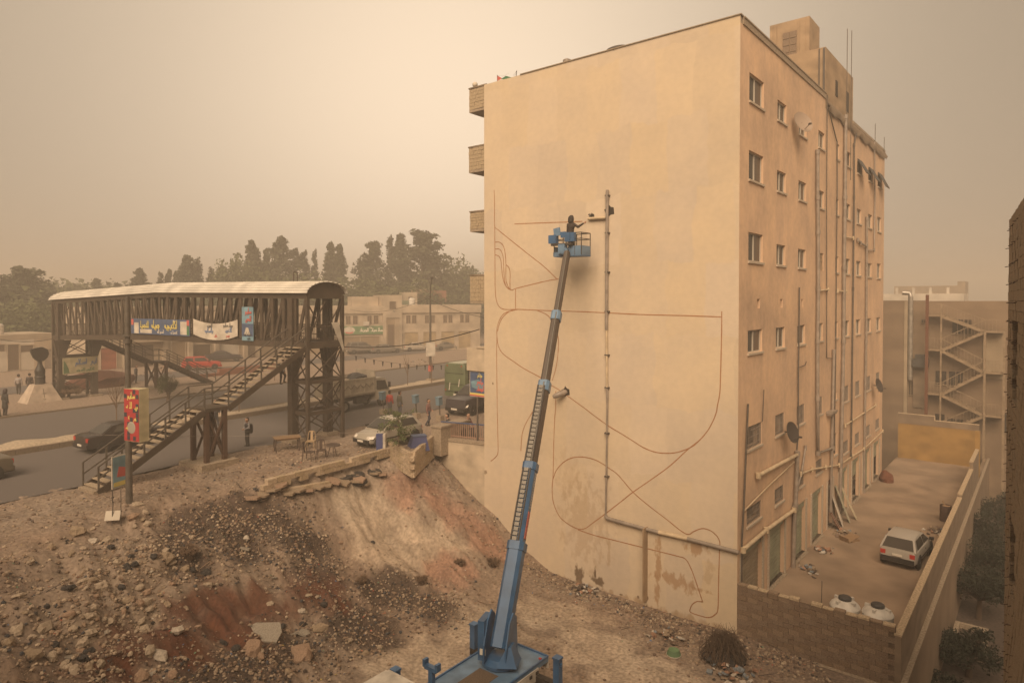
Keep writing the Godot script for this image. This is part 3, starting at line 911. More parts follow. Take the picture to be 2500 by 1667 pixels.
func balcony(t: Node3D, top: float, bottom: float, out: float) -> void:
	var b := MB.new()
	b.mm(Vector3(-13.65 - out, bottom - 0.02, -3.6), Vector3(-13.65, bottom + 0.12, -0.2))
	var o := obj("balcony", b, M.concrete, t)
	b = MB.new()
	rng.seed = int(top * 100)
	var rows := 6
	for j in rows:
		var y0 := bottom + 0.12 + (top - bottom - 0.2) * j / rows; var y1 := bottom + 0.12 + (top - bottom - 0.2) * (j + 1) / rows
		var x := -13.65 - out
		while x < -13.66:
			var w := minf(rng.randf_range(0.25, 0.5), -13.655 - x)
			b.mm(Vector3(x + 0.005, y0 + 0.006, -0.24 - rng.randf() * 0.02), Vector3(x + w - 0.008, y1 - 0.006, -0.2 + rng.randf() * 0.03))
			x += w
		var z := -3.6
		while z < -0.25:
			var w := minf(rng.randf_range(0.3, 0.6), -0.24 - z)
			b.mm(Vector3(-13.65 - out - rng.randf() * 0.02, y0 + 0.006, z + 0.005), Vector3(-13.65 - out + 0.1, y1 - 0.006, z + w - 0.006))
			z += w
	obj("stone_facing", b, M.stone, o)
	b = MB.new()
	b.mm(Vector3(-13.65 - out + 0.02, bottom + 0.1, -0.3), Vector3(-13.65, top - 0.1, -0.235))
	b.mm(Vector3(-13.65 - out - 0.03, top - 0.07, -3.62), Vector3(-13.65, top, -0.16))
	obj("coping", b, M.dark_concrete, o)


func opening(t: Node3D, o: Array) -> void:
	var s0: float = o[0]; var w: float = o[1]; var s1 := s0 + w; var lo: float = o[2]; var hi: float = o[3]
	var kind: String = o[4]
	var b := MB.new()
	if kind == "hole":
		b.mm(side_p(s0 - 0.8, lo - 0.3, -4.05), side_p(s1 + 0.8, hi + 0.3, -4.0)); obj("vent_hole", b, M.tower_plaster, t); return
	if kind == "bricked":
		for j in 4: b.mm(side_p(s0 + 0.02, lo + 0.02 + j * 0.23, -0.3), side_p(s1 - 0.02, lo + 0.23 + j * 0.23, -0.05 - 0.01 * (j % 2)))
		obj("blocked_window", b, M.tower_plaster, t); return
	if kind in ["tan", "green", "brown", "half"]:
		var dark := kind == "brown"
		b.mm(side_p(s0, hi - 0.3, -0.24), side_p(s1, hi, -0.06))
		var d := obj("shutter_door", b, M.shutter if not dark else M.rust, t)
		b = MB.new(); b.mm(side_p(s0, lo - 0.3, -0.6), side_p(s1, lo, 0.18)); obj("threshold", b, M.concrete, d)
		b = MB.new()
		var bottom := lo if kind != "half" else lo + 1.45
		var n := int((hi - 0.3 - bottom) / 0.1)
		for i in n: b.mm(side_p(s0 + 0.03, bottom + i * 0.1 + 0.008, -0.3), side_p(s1 - 0.03, bottom + i * 0.1 + 0.097, -0.17 - 0.012 * (i % 2)))
		obj("slats", b, M.shutter_tan if kind == "tan" else M.rust if dark else M.shutter, d)
		b = MB.new(); b.mm(side_p(s0 - 0.8, lo - 0.3, -4.05), side_p(s1 + 0.8, hi + 0.3, -4.0)); obj("room_wall", b, M.tower_plaster, d)
		b = MB.new()
		for s in [s0 - 0.14, s1 - 0.04]: b = MB.new(); b.mm(side_p(s, lo - 0.3, 0.004), side_p(s + 0.18, hi + 0.05, 0.06)); obj("jamb", b, M.sill, d)
		return
	b.mm(side_p(s0, lo, -0.16), side_p(s0 + 0.05, hi, -0.1)); b.mm(side_p(s1 - 0.05, lo, -0.16), side_p(s1, hi, -0.1))
	b.mm(side_p(s0 + 0.05, lo, -0.16), side_p(s1 - 0.05, lo + 0.05, -0.1)); b.mm(side_p(s0 + 0.05, hi - 0.05, -0.16), side_p(s1 - 0.05, hi, -0.1))
	if kind == "window": b.mm(side_p(s0 + w / 2 - 0.03, lo + 0.05, -0.15), side_p(s0 + w / 2 + 0.03, hi - 0.05, -0.09))
	var fr := obj("window", b, M.frame_white if kind == "window" else M.pipe_dark, t)
	if kind == "window":
		var flip := int(s0 * 10) % 2 == 0
		for i in 2:
			b = MB.new()
			b.mm(side_p(s0 + 0.05 + i * (w / 2 - 0.02), lo + 0.05, -0.15 + 0.012 * i), side_p(s0 + w / 2 - 0.03 + i * (w / 2 - 0.02), hi - 0.05, -0.14 + 0.012 * i))
			obj("pane", b, M.glass_dark if (i == 0) == flip else M.glass_brown, fr)
	else:
		b = MB.new(); b.mm(side_p(s0 - 0.8, lo - 0.3, -4.05), side_p(s1 + 0.8, hi + 0.3, -4.0)); obj("room_wall", b, M.tower_plaster, fr)
	if kind == "barred":
		b = MB.new()
		var n := int(w / 0.14)
		for i in n: b.mm(side_p(s0 + (i + 0.5) * w / n - 0.01, lo, -0.03), side_p(s0 + (i + 0.5) * w / n + 0.01, hi, -0.01))
		for j in 3: b.mm(side_p(s0, lo + (hi - lo) * (0.2 + 0.3 * j) - 0.01, -0.05), side_p(s1, lo + (hi - lo) * (0.2 + 0.3 * j) + 0.01, -0.03))
		obj("window_bars", b, M.pipe, fr)
	if kind == "open":
		b = MB.new()
		b.hexa([side_p(s0, lo - 0.05, 0.5), side_p(s0, lo - 0.02, 0.55), side_p(s1, lo - 0.02, 0.55), side_p(s1, lo - 0.05, 0.5), side_p(s0, hi - 0.02, 0.0), side_p(s0, hi, 0.05), side_p(s1, hi, 0.05), side_p(s1, hi - 0.02, 0.0)])
		obj("open_sash", b, M.lid_dark, fr)
	b = MB.new()
	b.mm(side_p(s0 - 0.06, lo - 0.09, -0.1), side_p(s1 + 0.06, lo - 0.003, 0.07))
	obj("sill", b, M.sill, fr)


func dish(label: String, at: Vector3, r: float, yaw: float, pitch: float, m: Material) -> void:
	var t := thing("satellite_dish", label, "satellite dish", at, yaw)
	var bs := Basis(Vector3.RIGHT, pitch)
	var b := MB.new()
	var prof := []
	for i in 7: prof.append(Vector2(r * i / 6.0 + 0.001, r * 0.22 * pow(i / 6.0, 2)))
	prof.reverse()
	b.lathe(prof, Vector3(0, 0, 0.3), 20, bs * Basis(Vector3.RIGHT, PI / 2))
	var prof2 := prof.duplicate(); prof2.reverse()
	for i in prof2.size(): prof2[i] -= Vector2(0, 0.015)
	b.lathe(prof2, Vector3(0, 0, 0.3), 20, bs * Basis(Vector3.RIGHT, PI / 2))
	obj("reflector", b, m, t)
	b = MB.new()
	b.tube([Vector3(0, 0, 0), Vector3(0, 0, 0.3)], 0.03); b.tube([Vector3(0, -r * 0.8, 0.3), Vector3(0, -r * 0.3, 0.3 + r * 0.9)], 0.015)
	obj("arm", b, M.pipe_dark, t)
	b = MB.new(); b.box(Vector3(0, -r * 0.28, 0.3 + r * 0.92), Vector3(0.08, 0.08, 0.14)); obj("receiver", b, M.pipe_dark, t)


func viewpoint_building() -> void:  # unseen mass, added and made tall to darken the near ground
	var t := thing("viewpoint_building", "unseen block added behind the viewpoint, raised to shade the near lot", "building", P(-10, 0, -8))
	var b := MB.new(); b.mm(Vector3(-36, -5, -7), Vector3(34, 18.5, 7)); obj("wall", b, M.block_light, t)
	b = MB.new(); b.mm(Vector3(-36.2, 18.5, -7.2), Vector3(34.2, 19.3, 7.1)); obj("parapet", b, M.concrete, t)
	for j in 5:
		for i in 12: b = MB.new(); b.mm(Vector3(-33 + i * 5.6, 1.2 + j * 3.5, -7.05), Vector3(-31.4 + i * 5.6, 2.7 + j * 3.5, -6.98)); obj("window", b, M.glass_brown, t)


func building_extras() -> void:
	viewpoint_building()
	M["front_plaster_plain"] = mat("front_plaster_plain", 0.55, 0.445, 0.325, 0.92, "mottle", 0.3, 1.5)
	var x := Transform3D(Basis(Vector3.UP, BT), BC)
	building()
	var facing := BT + PI / 2
	dish("pale satellite dish beside the third window of the top row", x * side_p(7.25, 21.6, 0.12), 0.55, facing - 0.5, -0.35, M.dish)
	dish("black satellite dish in front of a barred window above the drooping white pipe", x * side_p(5.7, 6.95, 0.12), 0.5, facing - 0.2, -0.3, M.dish_dark)
	dish("small black satellite dish near the far end of the building's side wall", x * side_p(26.0, 7.1, 0.12), 0.5, facing - 0.2, -0.3, M.dish_dark)
	var b := MB.new()
	b.mm(Vector3(-0.3, 0, 0), Vector3(0.9, 0.12, 0.35)); b.mm(Vector3(-0.25, -0.1, 0.02), Vector3(-0.2, 0, 0.3)); b.mm(Vector3(0.8, -0.1, 0.02), Vector3(0.85, 0, 0.3))
	tag(put("wall_shelf", b.mesh(), M.pipe, self, x * side_p(13.9, 6.72, 0.01), facing), "small grey shelf sticking out under a dark window of the side wall", "shelf")
	# things on the roof
	var t := thing("rooftop_globe_lamp", "round white globe lamp on the corner of the top balcony", "lamp", x * Vector3(-14.75, 24.6, -0.5))
	b = MB.new(); b.tube([Vector3.ZERO, Vector3(0, 0.12, 0)], 0.04, 8); obj("base", b, M.pipe_dark, t)
	b = MB.new(); b.lathe(arc_profile(0.15), Vector3(0, 0.26, 0), 14); obj("globe", b, M.sign_white, t)
	t = thing("faded_flags", "red, green and black flag cloth tied along the front edge of the roof", "flag", x * Vector3(-12.9, 24.45, -0.2), BT)
	b = MB.new(); b.tube([Vector3(0, 0, 0), Vector3(0, 0.45, 0)], 0.02); b.tube([Vector3(1.25, 0, 0), Vector3(1.3, 0.4, 0)], 0.02); obj("pole", b, M.pipe_dark, t)
	var parts := [["red_cloth", M.ink_red, [Vector2(0, 0.12), Vector2(0.35, 0.2), Vector2(0.02, 0.42)]], ["black_cloth", M.black, [Vector2(0.02, 0.42), Vector2(0.35, 0.3), Vector2(0.8, 0.37), Vector2(0.9, 0.3), Vector2(1.1, 0.18), Vector2(1.3, 0.38), Vector2(1.15, 0.05), Vector2(0.6, 0.28)]], ["green_cloth", M.ink_green, [Vector2(0.3, 0.18), Vector2(0.62, 0.27), Vector2(1.1, 0.07), Vector2(0.7, 0.02)]], ["white_cloth", M.sign_white, [Vector2(0, 0), Vector2(0.68, 0.02), Vector2(0.3, 0.17), Vector2(0, 0.11)]]]
	var z := 0.0
	for p in parts:
		b = MB.new(); b.prism(PackedVector2Array(p[2]), Transform3D(Basis.IDENTITY, Vector3(0, 0, z)), 0.012); obj(p[0], b, p[1], t); z += 0.02
	dish("dark satellite dish lying low on the middle of the roof's front edge", x * Vector3(-6.0, 24.6, -0.8), 0.5, BT + 0.3, -0.9, M.dish_dark)
	b = MB.new(); b.lathe([Vector2(0.28, 0), Vector2(0.28, 0.3), Vector2(0.12, 0.42), Vector2(0.001, 0.44)], Vector3.ZERO, 12)
	tag(put("rooftop_tank", b.mesh(), M.tank_white, self, x * Vector3(-0.35, 24.3, -9.6)), "small white tank peeping over the side parapet of the roof", "tank")
	b = MB.new(); b.lathe([Vector2(0.2, 0), Vector2(0.2, 0.25), Vector2(0.001, 0.35)], Vector3.ZERO, 10)
	tag(put("rooftop_vent", b.mesh(), M.pipe, self, x * Vector3(-8.6, 24.5, -0.35)), "tiny vent cap on the front edge of the roof, left of the dish", "vent")
	for q in [[0.12, -17.35, 21.5, 29.4, "thin aerial rod rising past the stair tower, left one of two"], [0.15, -18.35, 20.5, 29.6, "thin aerial rod rising past the stair tower, right one of two"], [0.1, -25.9, 23.9, 25.5, "short bent aerial rod at the far end of the roofline"], [0.1, -29.2, 24.1, 25.2, "stub of aerial wire on the farthest roof corner"]]:
		b = MB.new(); b.tube([Vector3.ZERO, Vector3(0, q[3] - q[2], 0)], 0.022, 6)
		tag(put("aerial_rod", b.mesh(), M.pipe_dark, self, x * Vector3(q[0], q[2], q[1])), q[4], "aerial")


func arc_profile(r: float, n := 8, squash := 1.0) -> Array:
	var p := []
	for i in n + 1:
		var a := -PI / 2 + PI * i / n
		p.append(Vector2(maxf(cos(a) * r, 0.0005), sin(a) * r * squash))
	return p


# ---- lettering: a small stroke alphabet, written from right to left ------------
const GLYPH := {
	"A": [0.22, [[0.08, 0.0, 0.08, 0.8]]],
	"a": [0.22, [[0.0, 0.0, 0.12, 0.0, 0.12, 0.8]]],
	"b": [0.3, [[0.02, 0.28, 0.02, 0.0, 0.32, 0.0], [0.1, -0.16, 0.14, -0.16]]],
	"n": [0.3, [[0.02, 0.28, 0.02, 0.0, 0.32, 0.0], [0.04, 0.45, 0.08, 0.45]]],
	"t": [0.3, [[0.02, 0.28, 0.02, 0.0, 0.32, 0.0], [0.0, 0.45, 0.12, 0.45]]],
	"y": [0.3, [[0.02, 0.28, 0.02, 0.0, 0.32, 0.0], [0.06, -0.16, 0.2, -0.16]]],
	"w": [0.4, [[0.2, 0.05, 0.05, 0.1, 0.05, 0.25, 0.16, 0.3, 0.22, 0.2, 0.2, 0.0, 0.32, -0.22, 0.42, -0.24]]],
	"s": [0.62, [[0.02, 0.25, 0.02, 0.0, 0.18, 0.0, 0.18, 0.22, 0.2, 0.0, 0.36, 0.0, 0.36, 0.22, 0.38, 0.0, 0.64, 0.0]]],
	"L": [0.46, [[0.0, 0.0, 0.14, 0.0, 0.36, 0.75], [0.1, 0.78, 0.2, 0.4, 0.36, 0.05, 0.16, 0.0]]],
	"l": [0.24, [[0.0, 0.0, 0.1, 0.0, 0.1, 0.8, 0.1, 0.0, 0.26, 0.0]]],
	"m": [0.4, [[0.0, 0.0, 0.08, 0.0, 0.1, 0.2, 0.24, 0.22, 0.27, 0.05, 0.14, 0.0, 0.28, 0.0, 0.32, -0.3]]],
	"k": [0.4, [[0.0, 0.0, 0.1, 0.0, 0.1, 0.35, 0.32, 0.6, 0.12, 0.75], [0.1, 0.0, 0.42, 0.0]]],
	"d": [0.3, [[0.06, 0.4, 0.2, 0.2, 0.2, 0.0, 0.02, 0.0]]],
	"h": [0.34, [[0.0, 0.0, 0.1, 0.0, 0.08, 0.22, 0.2, 0.3, 0.28, 0.12, 0.1, 0.0]]],
	"j": [0.4, [[0.0, 0.1, 0.14, 0.3, 0.36, 0.28, 0.1, 0.02, 0.1, 0.0, 0.42, 0.0], [0.18, -0.14, 0.22, -0.14]]],
	"r": [0.26, [[0.06, 0.2, 0.1, 0.0, 0.24, -0.2]]],
	" ": [0.26, []],
}


func script_width(word: String) -> float:
	var w := 0.0
	for c in word: w += GLYPH[c][0]
	return w


func write_script(b: MB, word: String, from: Vector3, right: Vector3, up: Vector3, size: float, weight: float) -> void:  # from = right-hand end of the baseline
	var out := right.cross(up).normalized()
	var x := 0.0
	var lift := 0.0
	for c in word:
		for l in GLYPH[c][1]:
			for i in range(0, l.size() - 2, 2):
				var p: Vector3 = from - right * (x + l[i]) * size + up * l[i + 1] * size
				var q: Vector3 = from - right * (x + l[i + 2]) * size + up * l[i + 3] * size
				var d: Vector3 = (q - p).normalized()
				var s: Vector3 = out.cross(d) * weight * 0.5
				p -= d * weight * 0.4; q += d * weight * 0.4
				lift = fmod(lift + 0.0004, 0.004)
				b.quad(p - s + out * lift, q - s + out * lift, q + s + out * lift, p + s + out * lift)
		x += GLYPH[c][0]


func board(called: String, t: Node3D, at: Vector3, right: Vector3, up: Vector3, w: float, h: float, m: Material, thick := 0.03) -> MeshInstance3D:
	var out := right.cross(up).normalized()
	var b := MB.new()
	b.box(at - out * thick / 2, Vector3(w, h, thick), Basis(right, up, out))
	return obj(called, b, m, t)


func lettering(called: String, t: Node, m: Material, lines: Array, right: Vector3, up: Vector3) -> void:  # lines: [word, right-hand end, size, weight]
	var b := MB.new()
	for l in lines: write_script(b, l[0], l[1], right, up, l[2], l[3])
	obj(called, b, m, t)


# ---- the footbridge ------------------------------------------------------------
func fb_low(l: float) -> float: return 5.5 if l < 15.3 else 5.5 - (l - 15.3) / 15.7 * 0.5
func fb_top(l: float) -> float: return 8.36 + 0.14 * l / 15.3 if l < 15.3 else 8.5 - (l - 15.3) / 15.7 * 0.5


func footbridge() -> void:
	var t := thing("covered_footbridge", "brown steel footbridge with a pale arched roof and stairs on both sides", "footbridge", P(-11.3, STREET, 36.5), RT)
	var b := MB.new()
	for x in [0.0, 2.5]:
		for s in [[0, 15.3], [15.3, 31]]:
			b.beam(Vector3(x, fb_low(s[0]), -s[0]), Vector3(x, fb_low(s[1]), -s[1]), 0.14, 0.36)
			b.beam(Vector3(x, fb_top(s[0]) - 0.12, -s[0]), Vector3(x, fb_top(s[1]) - 0.12, -s[1]), 0.14, 0.3)
	b.beam(Vector3(0, fb_top(0) - 0.12, 0.0), Vector3(2.5, fb_top(0) - 0.12, 0.0), 0.12, 0.28); b.beam(Vector3(0, fb_low(0), 0), Vector3(2.5, fb_low(0), 0), 0.14, 0.36)
	b.beam(Vector3(0, fb_low(31), -31), Vector3(2.5, fb_low(31), -31), 0.14, 0.36)
	obj("chords", b, M.steel, t)
	b = MB.new()
	for s in [[0, 15.3], [15.3, 31]]: b.beam(Vector3(1.25, fb_low(s[0]) + 0.02, -s[0]), Vector3(1.25, fb_low(s[1]) + 0.02, -s[1]), 2.36, 0.1)
	obj("deck", b, M.steel, t)
	for x in [0.0, 2.5]:
		for i in 31:
			var l := float(i)
			if i > 0 or x > 0:
				b = MB.new(); b.box(Vector3(x, (fb_low(l) + fb_top(l)) / 2, -l - 0.02), Vector3(0.09, fb_top(l) - fb_low(l) - 0.5, 0.24)); obj("truss_post", b, M.steel, t)
			b = MB.new()
			var up_at := l + 0.12 if i < 15 else l + 0.88; var low_at := l + 0.88 if i < 15 else l + 0.12
			b.beam(Vector3(x + 0.02, fb_top(up_at) - 0.26, -up_at), Vector3(x + 0.02, fb_low(low_at) + 0.17, -low_at), 0.06, 0.2, Vector3.BACK); obj("truss_brace", b, M.steel, t)
		b = MB.new()
		for i in 200:
			var l := 0.3 + i * 0.153
			b.box(Vector3(x + 0.06 - x * 0.05, fb_low(l) + 0.62, -l), Vector3(0.025, 0.95, 0.04))
		obj("railing_bars", b, M.steel, t).set_meta("kind", "stuff")
		b = MB.new()
		for h in [0.5, 1.05]:
			for s in [[0.2, 15.3], [15.3, 30.8]]: b.beam(Vector3(x + 0.1 - x * 0.08, fb_low(s[0]) + h, -s[0]), Vector3(x + 0.1 - x * 0.08, fb_low(s[1]) + h, -s[1]), 0.05)
		obj("handrail", b, M.steel, t)
	# arched roof of ribbed sheets
	var n := 14
	for part in [[-0.25, 8.0], [8.0, 15.3], [15.3, 23.2], [23.2, 31.2]]:
		b = MB.new()
		var l0: float = part[0]; var l1: float = part[1]
		for i in n:
			var p := []
			for k in [i, i + 1]:
				var a: float = PI * 0.03 + PI * 0.94 * k / n
				var nr := Vector2(cos(a), sin(a) * 0.55)
				var out := Vector2(cos(a), sin(a)).normalized()
				p.append([Vector2(1.25 - 1.5 * nr.x, 0.92 * nr.y / 0.55 * 0.78), Vector2(-out.x, out.y)])
			for e in [0.0, -0.025]:
				var q := []
				for w in [[0, l0], [1, l0], [1, l1], [0, l1]]:
					var c: Vector2 = p[w[0]][0] + p[w[0]][1] * e
					q.append(Vector3(c.x, fb_top(maxf(w[1], 0.0)) - 0.02 + c.y, -w[1]))
				if e == 0.0: b.quad(q[0], q[3], q[2], q[1])
				else: b.quad(q[1], q[2], q[3], q[0])
			var c0: Vector2 = p[0][0]
			b.beam(Vector3(c0.x, fb_top(maxf(l0, 0)) + c0.y, -l0), Vector3(c0.x, fb_top(l1) + c0.y, -l1), 0.05, 0.05)
		obj("roof_sheet", b, M.sheet, t)
	for z in [[0.0, 0.05], [-30.95, -30.9]]:
		var poly := PackedVector2Array()
		for k in 15:
			var a := PI * 0.03 + PI * 0.94 * k / 14.0
			poly.append(Vector2(1.25 - 1.44 * cos(a), 0.92 * sin(a) * 0.76 - 0.05))
		b = MB.new(); b.prism(poly, Transform3D(Basis.IDENTITY, Vector3(0, fb_top(-z[0]) - 0.02, z[0])), 0.05); obj("gable_panel", b, M.steel, t)
	b = MB.new()
	for x in [1.0, 1.25]: b.tube([Vector3(x, 9.0, -2.4), Vector3(x, 9.65, -2.4)], 0.03)
	b.tube([Vector3(1.0, 9.65, -2.4), Vector3(1.25, 9.65, -2.4)], 0.03)
	obj("roof_pipe", b, M.steel, t)
	for e in [[0.0, -1.25], [-31.0, -29.8]]:
		tower(t, e[0], e[1], fb_low(-e[0]), fb_top(-e[0]))
	stairs(t, -0.1, -1, -0.05, -1.4, 5.5)
	stairs(t, 2.6, 1, -30.95, -29.6, 5.0)
	# banners tied to the side that faces the lot
	var bt := thing("blue_banner", "blue printed banner with yellow script hung along the footbridge", "banner", P(-11.3, STREET, 36.5), RT)
	var right := Vector3(0, 0, 1); var up := Vector3.UP; var nx := -0.16
	board("cloth", bt, Vector3(nx, 6.22, -14.85), right, up, 7.3, 1.05, M.sign_blue, 0.02)
	board("white_figure", bt, Vector3(nx - 0.012, 6.1, -17.75), right, up, 0.6, 0.75, M.sign_white, 0.01)
	board("flag_corner", bt, Vector3(nx - 0.012, 6.5, -18.3), right, up, 0.3, 0.4, M.ink_red, 0.01)
	board("photo_panel", bt, Vector3(nx - 0.012, 6.2, -11.9), right, up, 0.75, 0.85, M.sign_white, 0.01)
	board("green_strip", bt, Vector3(nx - 0.012, 6.05, -11.4), right, up, 0.28, 0.6, M.ink_green, 0.01)
	board("red_strip", bt, Vector3(nx - 0.012, 6.55, -11.4), right, up, 0.28, 0.35, M.ink_red, 0.01)
	board("phone_strip", bt, Vector3(nx - 0.012, 5.9, -16.5), right, up, 1.5, 0.26, M.sign_white, 0.01)
	lettering("script", bt, M.ink_yellow, [["AkAdymyh", Vector3(nx - 0.035, 6.17, -12.6), 0.62, 0.07], ["jmylh", Vector3(nx - 0.035, 6.17, -14.75), 0.6, 0.07], ["lltjmyl", Vector3(nx - 0.035, 6.17, -16.1), 0.52, 0.06]], right, up)
	lettering("small_script", bt, M.ink_white, [["ltnsyq rn".replace("q", "k"), Vector3(nx - 0.034, 5.83, -12.6), 0.26, 0.03], ["Alswm Allh", Vector3(nx - 0.034, 5.83, -14.2), 0.26, 0.03], ["swlmn", Vector3(nx - 0.034, 6.62, -12.8), 0.16, 0.02]], right, up)
	bt = thing("white_banner", "sagging white cloth banner with faint blue and red script on the footbridge", "banner", P(-11.3, STREET, 36.5), RT)
	b = MB.new()
	for i in 10:
		var z0 := -10.8 + i * 0.467; var z1 := z0 + 0.467
		var g := func(z: float) -> float: return -0.32 * (1 - pow((z + 8.5) / 2.35, 2))
		b.quad(Vector3(nx, 5.86 + g.call(z0), z0), Vector3(nx, 5.86 + g.call(z1), z1), Vector3(nx, 6.85 + g.call(z1) * 0.9, z1), Vector3(nx, 6.85 + g.call(z0) * 0.9, z0))
		b.quad(Vector3(nx + 0.01, 5.86 + g.call(z1), z1), Vector3(nx + 0.01, 5.86 + g.call(z0), z0), Vector3(nx + 0.01, 6.85 + g.call(z0) * 0.9, z0), Vector3(nx + 0.01, 6.85 + g.call(z1) * 0.9, z1))
	b.smooth(50)
	obj("cloth", b, M.sign_white, bt)
	lettering("dark_script", bt, M.ink_dark, [["mrkz slym".replace("z", "n"), Vector3(nx - 0.02, 6.42, -6.6), 0.3, 0.03], ["Alhdyth", Vector3(nx - 0.02, 6.34, -8.7), 0.28, 0.03]], right, up)
	lettering("blue_script", bt, M.ink_blue, [["lltdryb", Vector3(nx - 0.02, 6.1, -6.7), 0.34, 0.04], ["wAlslAmh", Vector3(nx - 0.02, 6.02, -8.6), 0.34, 0.04]], right, up)
	lettering("red_script", bt, M.ink_red, [["wsm", Vector3(nx - 0.02, 5.8, -6.9), 0.25, 0.03], ["hAtf", Vector3(nx - 0.02, 5.74, -8.2), 0.25, 0.03]].map(func(l): return [l[0].replace("f", "n"), l[1], l[2], l[3]]), right, up)
	bt = thing("cyan_banner", "narrow upright pale blue banner hung from the footbridge roof", "banner", P(-11.3, STREET, 36.5), RT)
	board("cloth", bt, Vector3(nx, 6.62, -5.15), right, up, 1.1, 2.0, M.sign_cyan, 0.02)
	board("picture", bt, Vector3(nx - 0.012, 6.25, -5.15), right, up, 1.06, 0.75, M.sign_blue, 0.01)
	var hill := MB.new(); hill.prism(PackedVector2Array([Vector2(-0.3, -0.2), Vector2(0.3, -0.2), Vector2(0.1, 0.25), Vector2(-0.1, 0.25)]), Transform3D(Basis(Vector3(0, 0, 1), Vector3.UP, Vector3(-1, 0, 0)), Vector3(nx - 0.03, 6.15, -5.15)), 0.01)
	obj("white_shape", hill, M.sign_white, bt)
	lettering("red_script", bt, M.ink_red, [["slym", Vector3(nx - 0.035, 7.25, -4.75), 0.38, 0.05], ["Alhwr", Vector3(nx - 0.035, 6.8, -4.75), 0.38, 0.05]], right, up)
	lettering("dark_script", bt, M.ink_dark, [["swlh Ams", Vector3(nx - 0.04, 5.95, -4.75), 0.24, 0.03], ["jdyd", Vector3(nx - 0.04, 5.72, -4.85), 0.24, 0.03]], right, up)
	bt = thing("torn_white_banner", "torn white cloth dangling from the near end of the footbridge", "banner", P(-11.3, STREET, 36.5), RT)
	b = MB.new()
	b.prism(PackedVector2Array([Vector2(1.55, 6.75), Vector2(2.1, 6.75), Vector2(2.5, 5.2), Vector2(2.42, 5.0), Vector2(2.3, 5.3)]), Transform3D(Basis.IDENTITY, Vector3(0, 0, 0.16)), 0.015)
	obj("cloth", b, M.sign_white, bt)
	# the cream sign between the far columns
	bt = thing("cream_shop_sign", "weathered cream sign lettered in dark script between the far bridge columns", "sign", P(-11.3, STREET, 36.5), RT)
	right = Vector3(1, 0, 0)
	board("panel", bt, Vector3(1.3, 2.75, -29.35), right, up, 2.6, 1.3, M.sign_cream, 0.06)
	lettering("script", bt, M.ink_blue, [["Abw", Vector3(2.5, 2.85, -29.33), 0.52, 0.07], ["AsLm", Vector3(1.75, 2.85, -29.33), 0.52, 0.07]], right, up)
	lettering("small_script", bt, M.ink_green, [["lltlAywr AlAsmny", Vector3(2.3, 2.3, -29.33), 0.28, 0.035]], right, up)
	b = MB.new(); b.prism(PackedVector2Array([Vector2(0.02, 2.15), Vector2(0.45, 2.2), Vector2(0.4, 2.5), Vector2(0.2, 3.0), Vector2(0.05, 3.2)]), Transform3D(Basis.IDENTITY, Vector3(0, 0, -29.345)), 0.006); obj("green_emblem", b, M.sign_green, bt)


func tower(t: Node3D, z_end: float, z_in: float, low: float, top: float) -> void:
	var b: MB
	for x in [0.0, 2.5]:
		b = MB.new(); b.mm(Vector3(x - 0.09, -0.05, z_end - 0.09), Vector3(x + 0.09, top - 0.05, z_end + 0.09)); obj("corner_post", b, M.steel, t)
		b = MB.new()
		b.mm(Vector3(x - 0.22, -0.05, z_in - 0.2), Vector3(x + 0.22, top - 0.25, z_in + 0.2))
		var wing := PackedVector2Array([Vector2(-0.22, low - 1.7), Vector2(0.22, low - 1.7), Vector2(0.75, low - 0.2), Vector2(-0.5, low - 0.2)])
		b.prism(wing, Transform3D(Basis.IDENTITY, Vector3(x, 0, z_in - 0.15)), 0.3)
		obj("main_column", b, M.steel, t)
		b = MB.new(); b.mm(Vector3(x - 0.45, -0.1, z_in - 0.45), Vector3(x + 0.45, 0.22, z_in + 0.45)); obj("column_base", b, M.concrete, t)
	var hs := [0.25, 1.7, 3.45, low - 0.1]
	for k in 3:
		for f in [[Vector3(0, 0, z_end), Vector3(2.5, 0, z_end)], [Vector3(0, 0, z_end), Vector3(0, 0, z_in)], [Vector3(2.5, 0, z_end), Vector3(2.5, 0, z_in)], [Vector3(0, 0, z_in), Vector3(2.5, 0, z_in)]]:
			var lo := Vector3(0, hs[k], 0); var hi := Vector3(0, hs[k + 1], 0)
			b = MB.new(); b.beam(f[0] + lo, f[1] + hi, 0.055, 0.055); b.beam(f[1] + lo + Vector3(0.02, 0, 0.02), f[0] + hi + Vector3(0.02, 0, 0.02), 0.055, 0.055); obj("cross_brace", b, M.steel, t)
			if k > 0: b = MB.new(); b.beam(f[0] + lo, f[1] + lo, 0.1, 0.2); obj("tie_beam", b, M.steel, t)
	b = MB.new()
	b.beam(Vector3(0, low + 0.3, z_end), Vector3(1.25, top - 0.4, z_end), 0.06); b.beam(Vector3(2.5, top - 0.4, z_end), Vector3(1.6, low + 1.2, z_end), 0.06); b.beam(Vector3(0, top - 0.5, z_end), Vector3(1.5, low + 0.2, z_end + 0.02), 0.06)
	b.beam(Vector3(0, low + 1.05, z_end), Vector3(2.5, low + 1.05, z_end), 0.06)
	obj("gable_brace", b, M.steel, t)


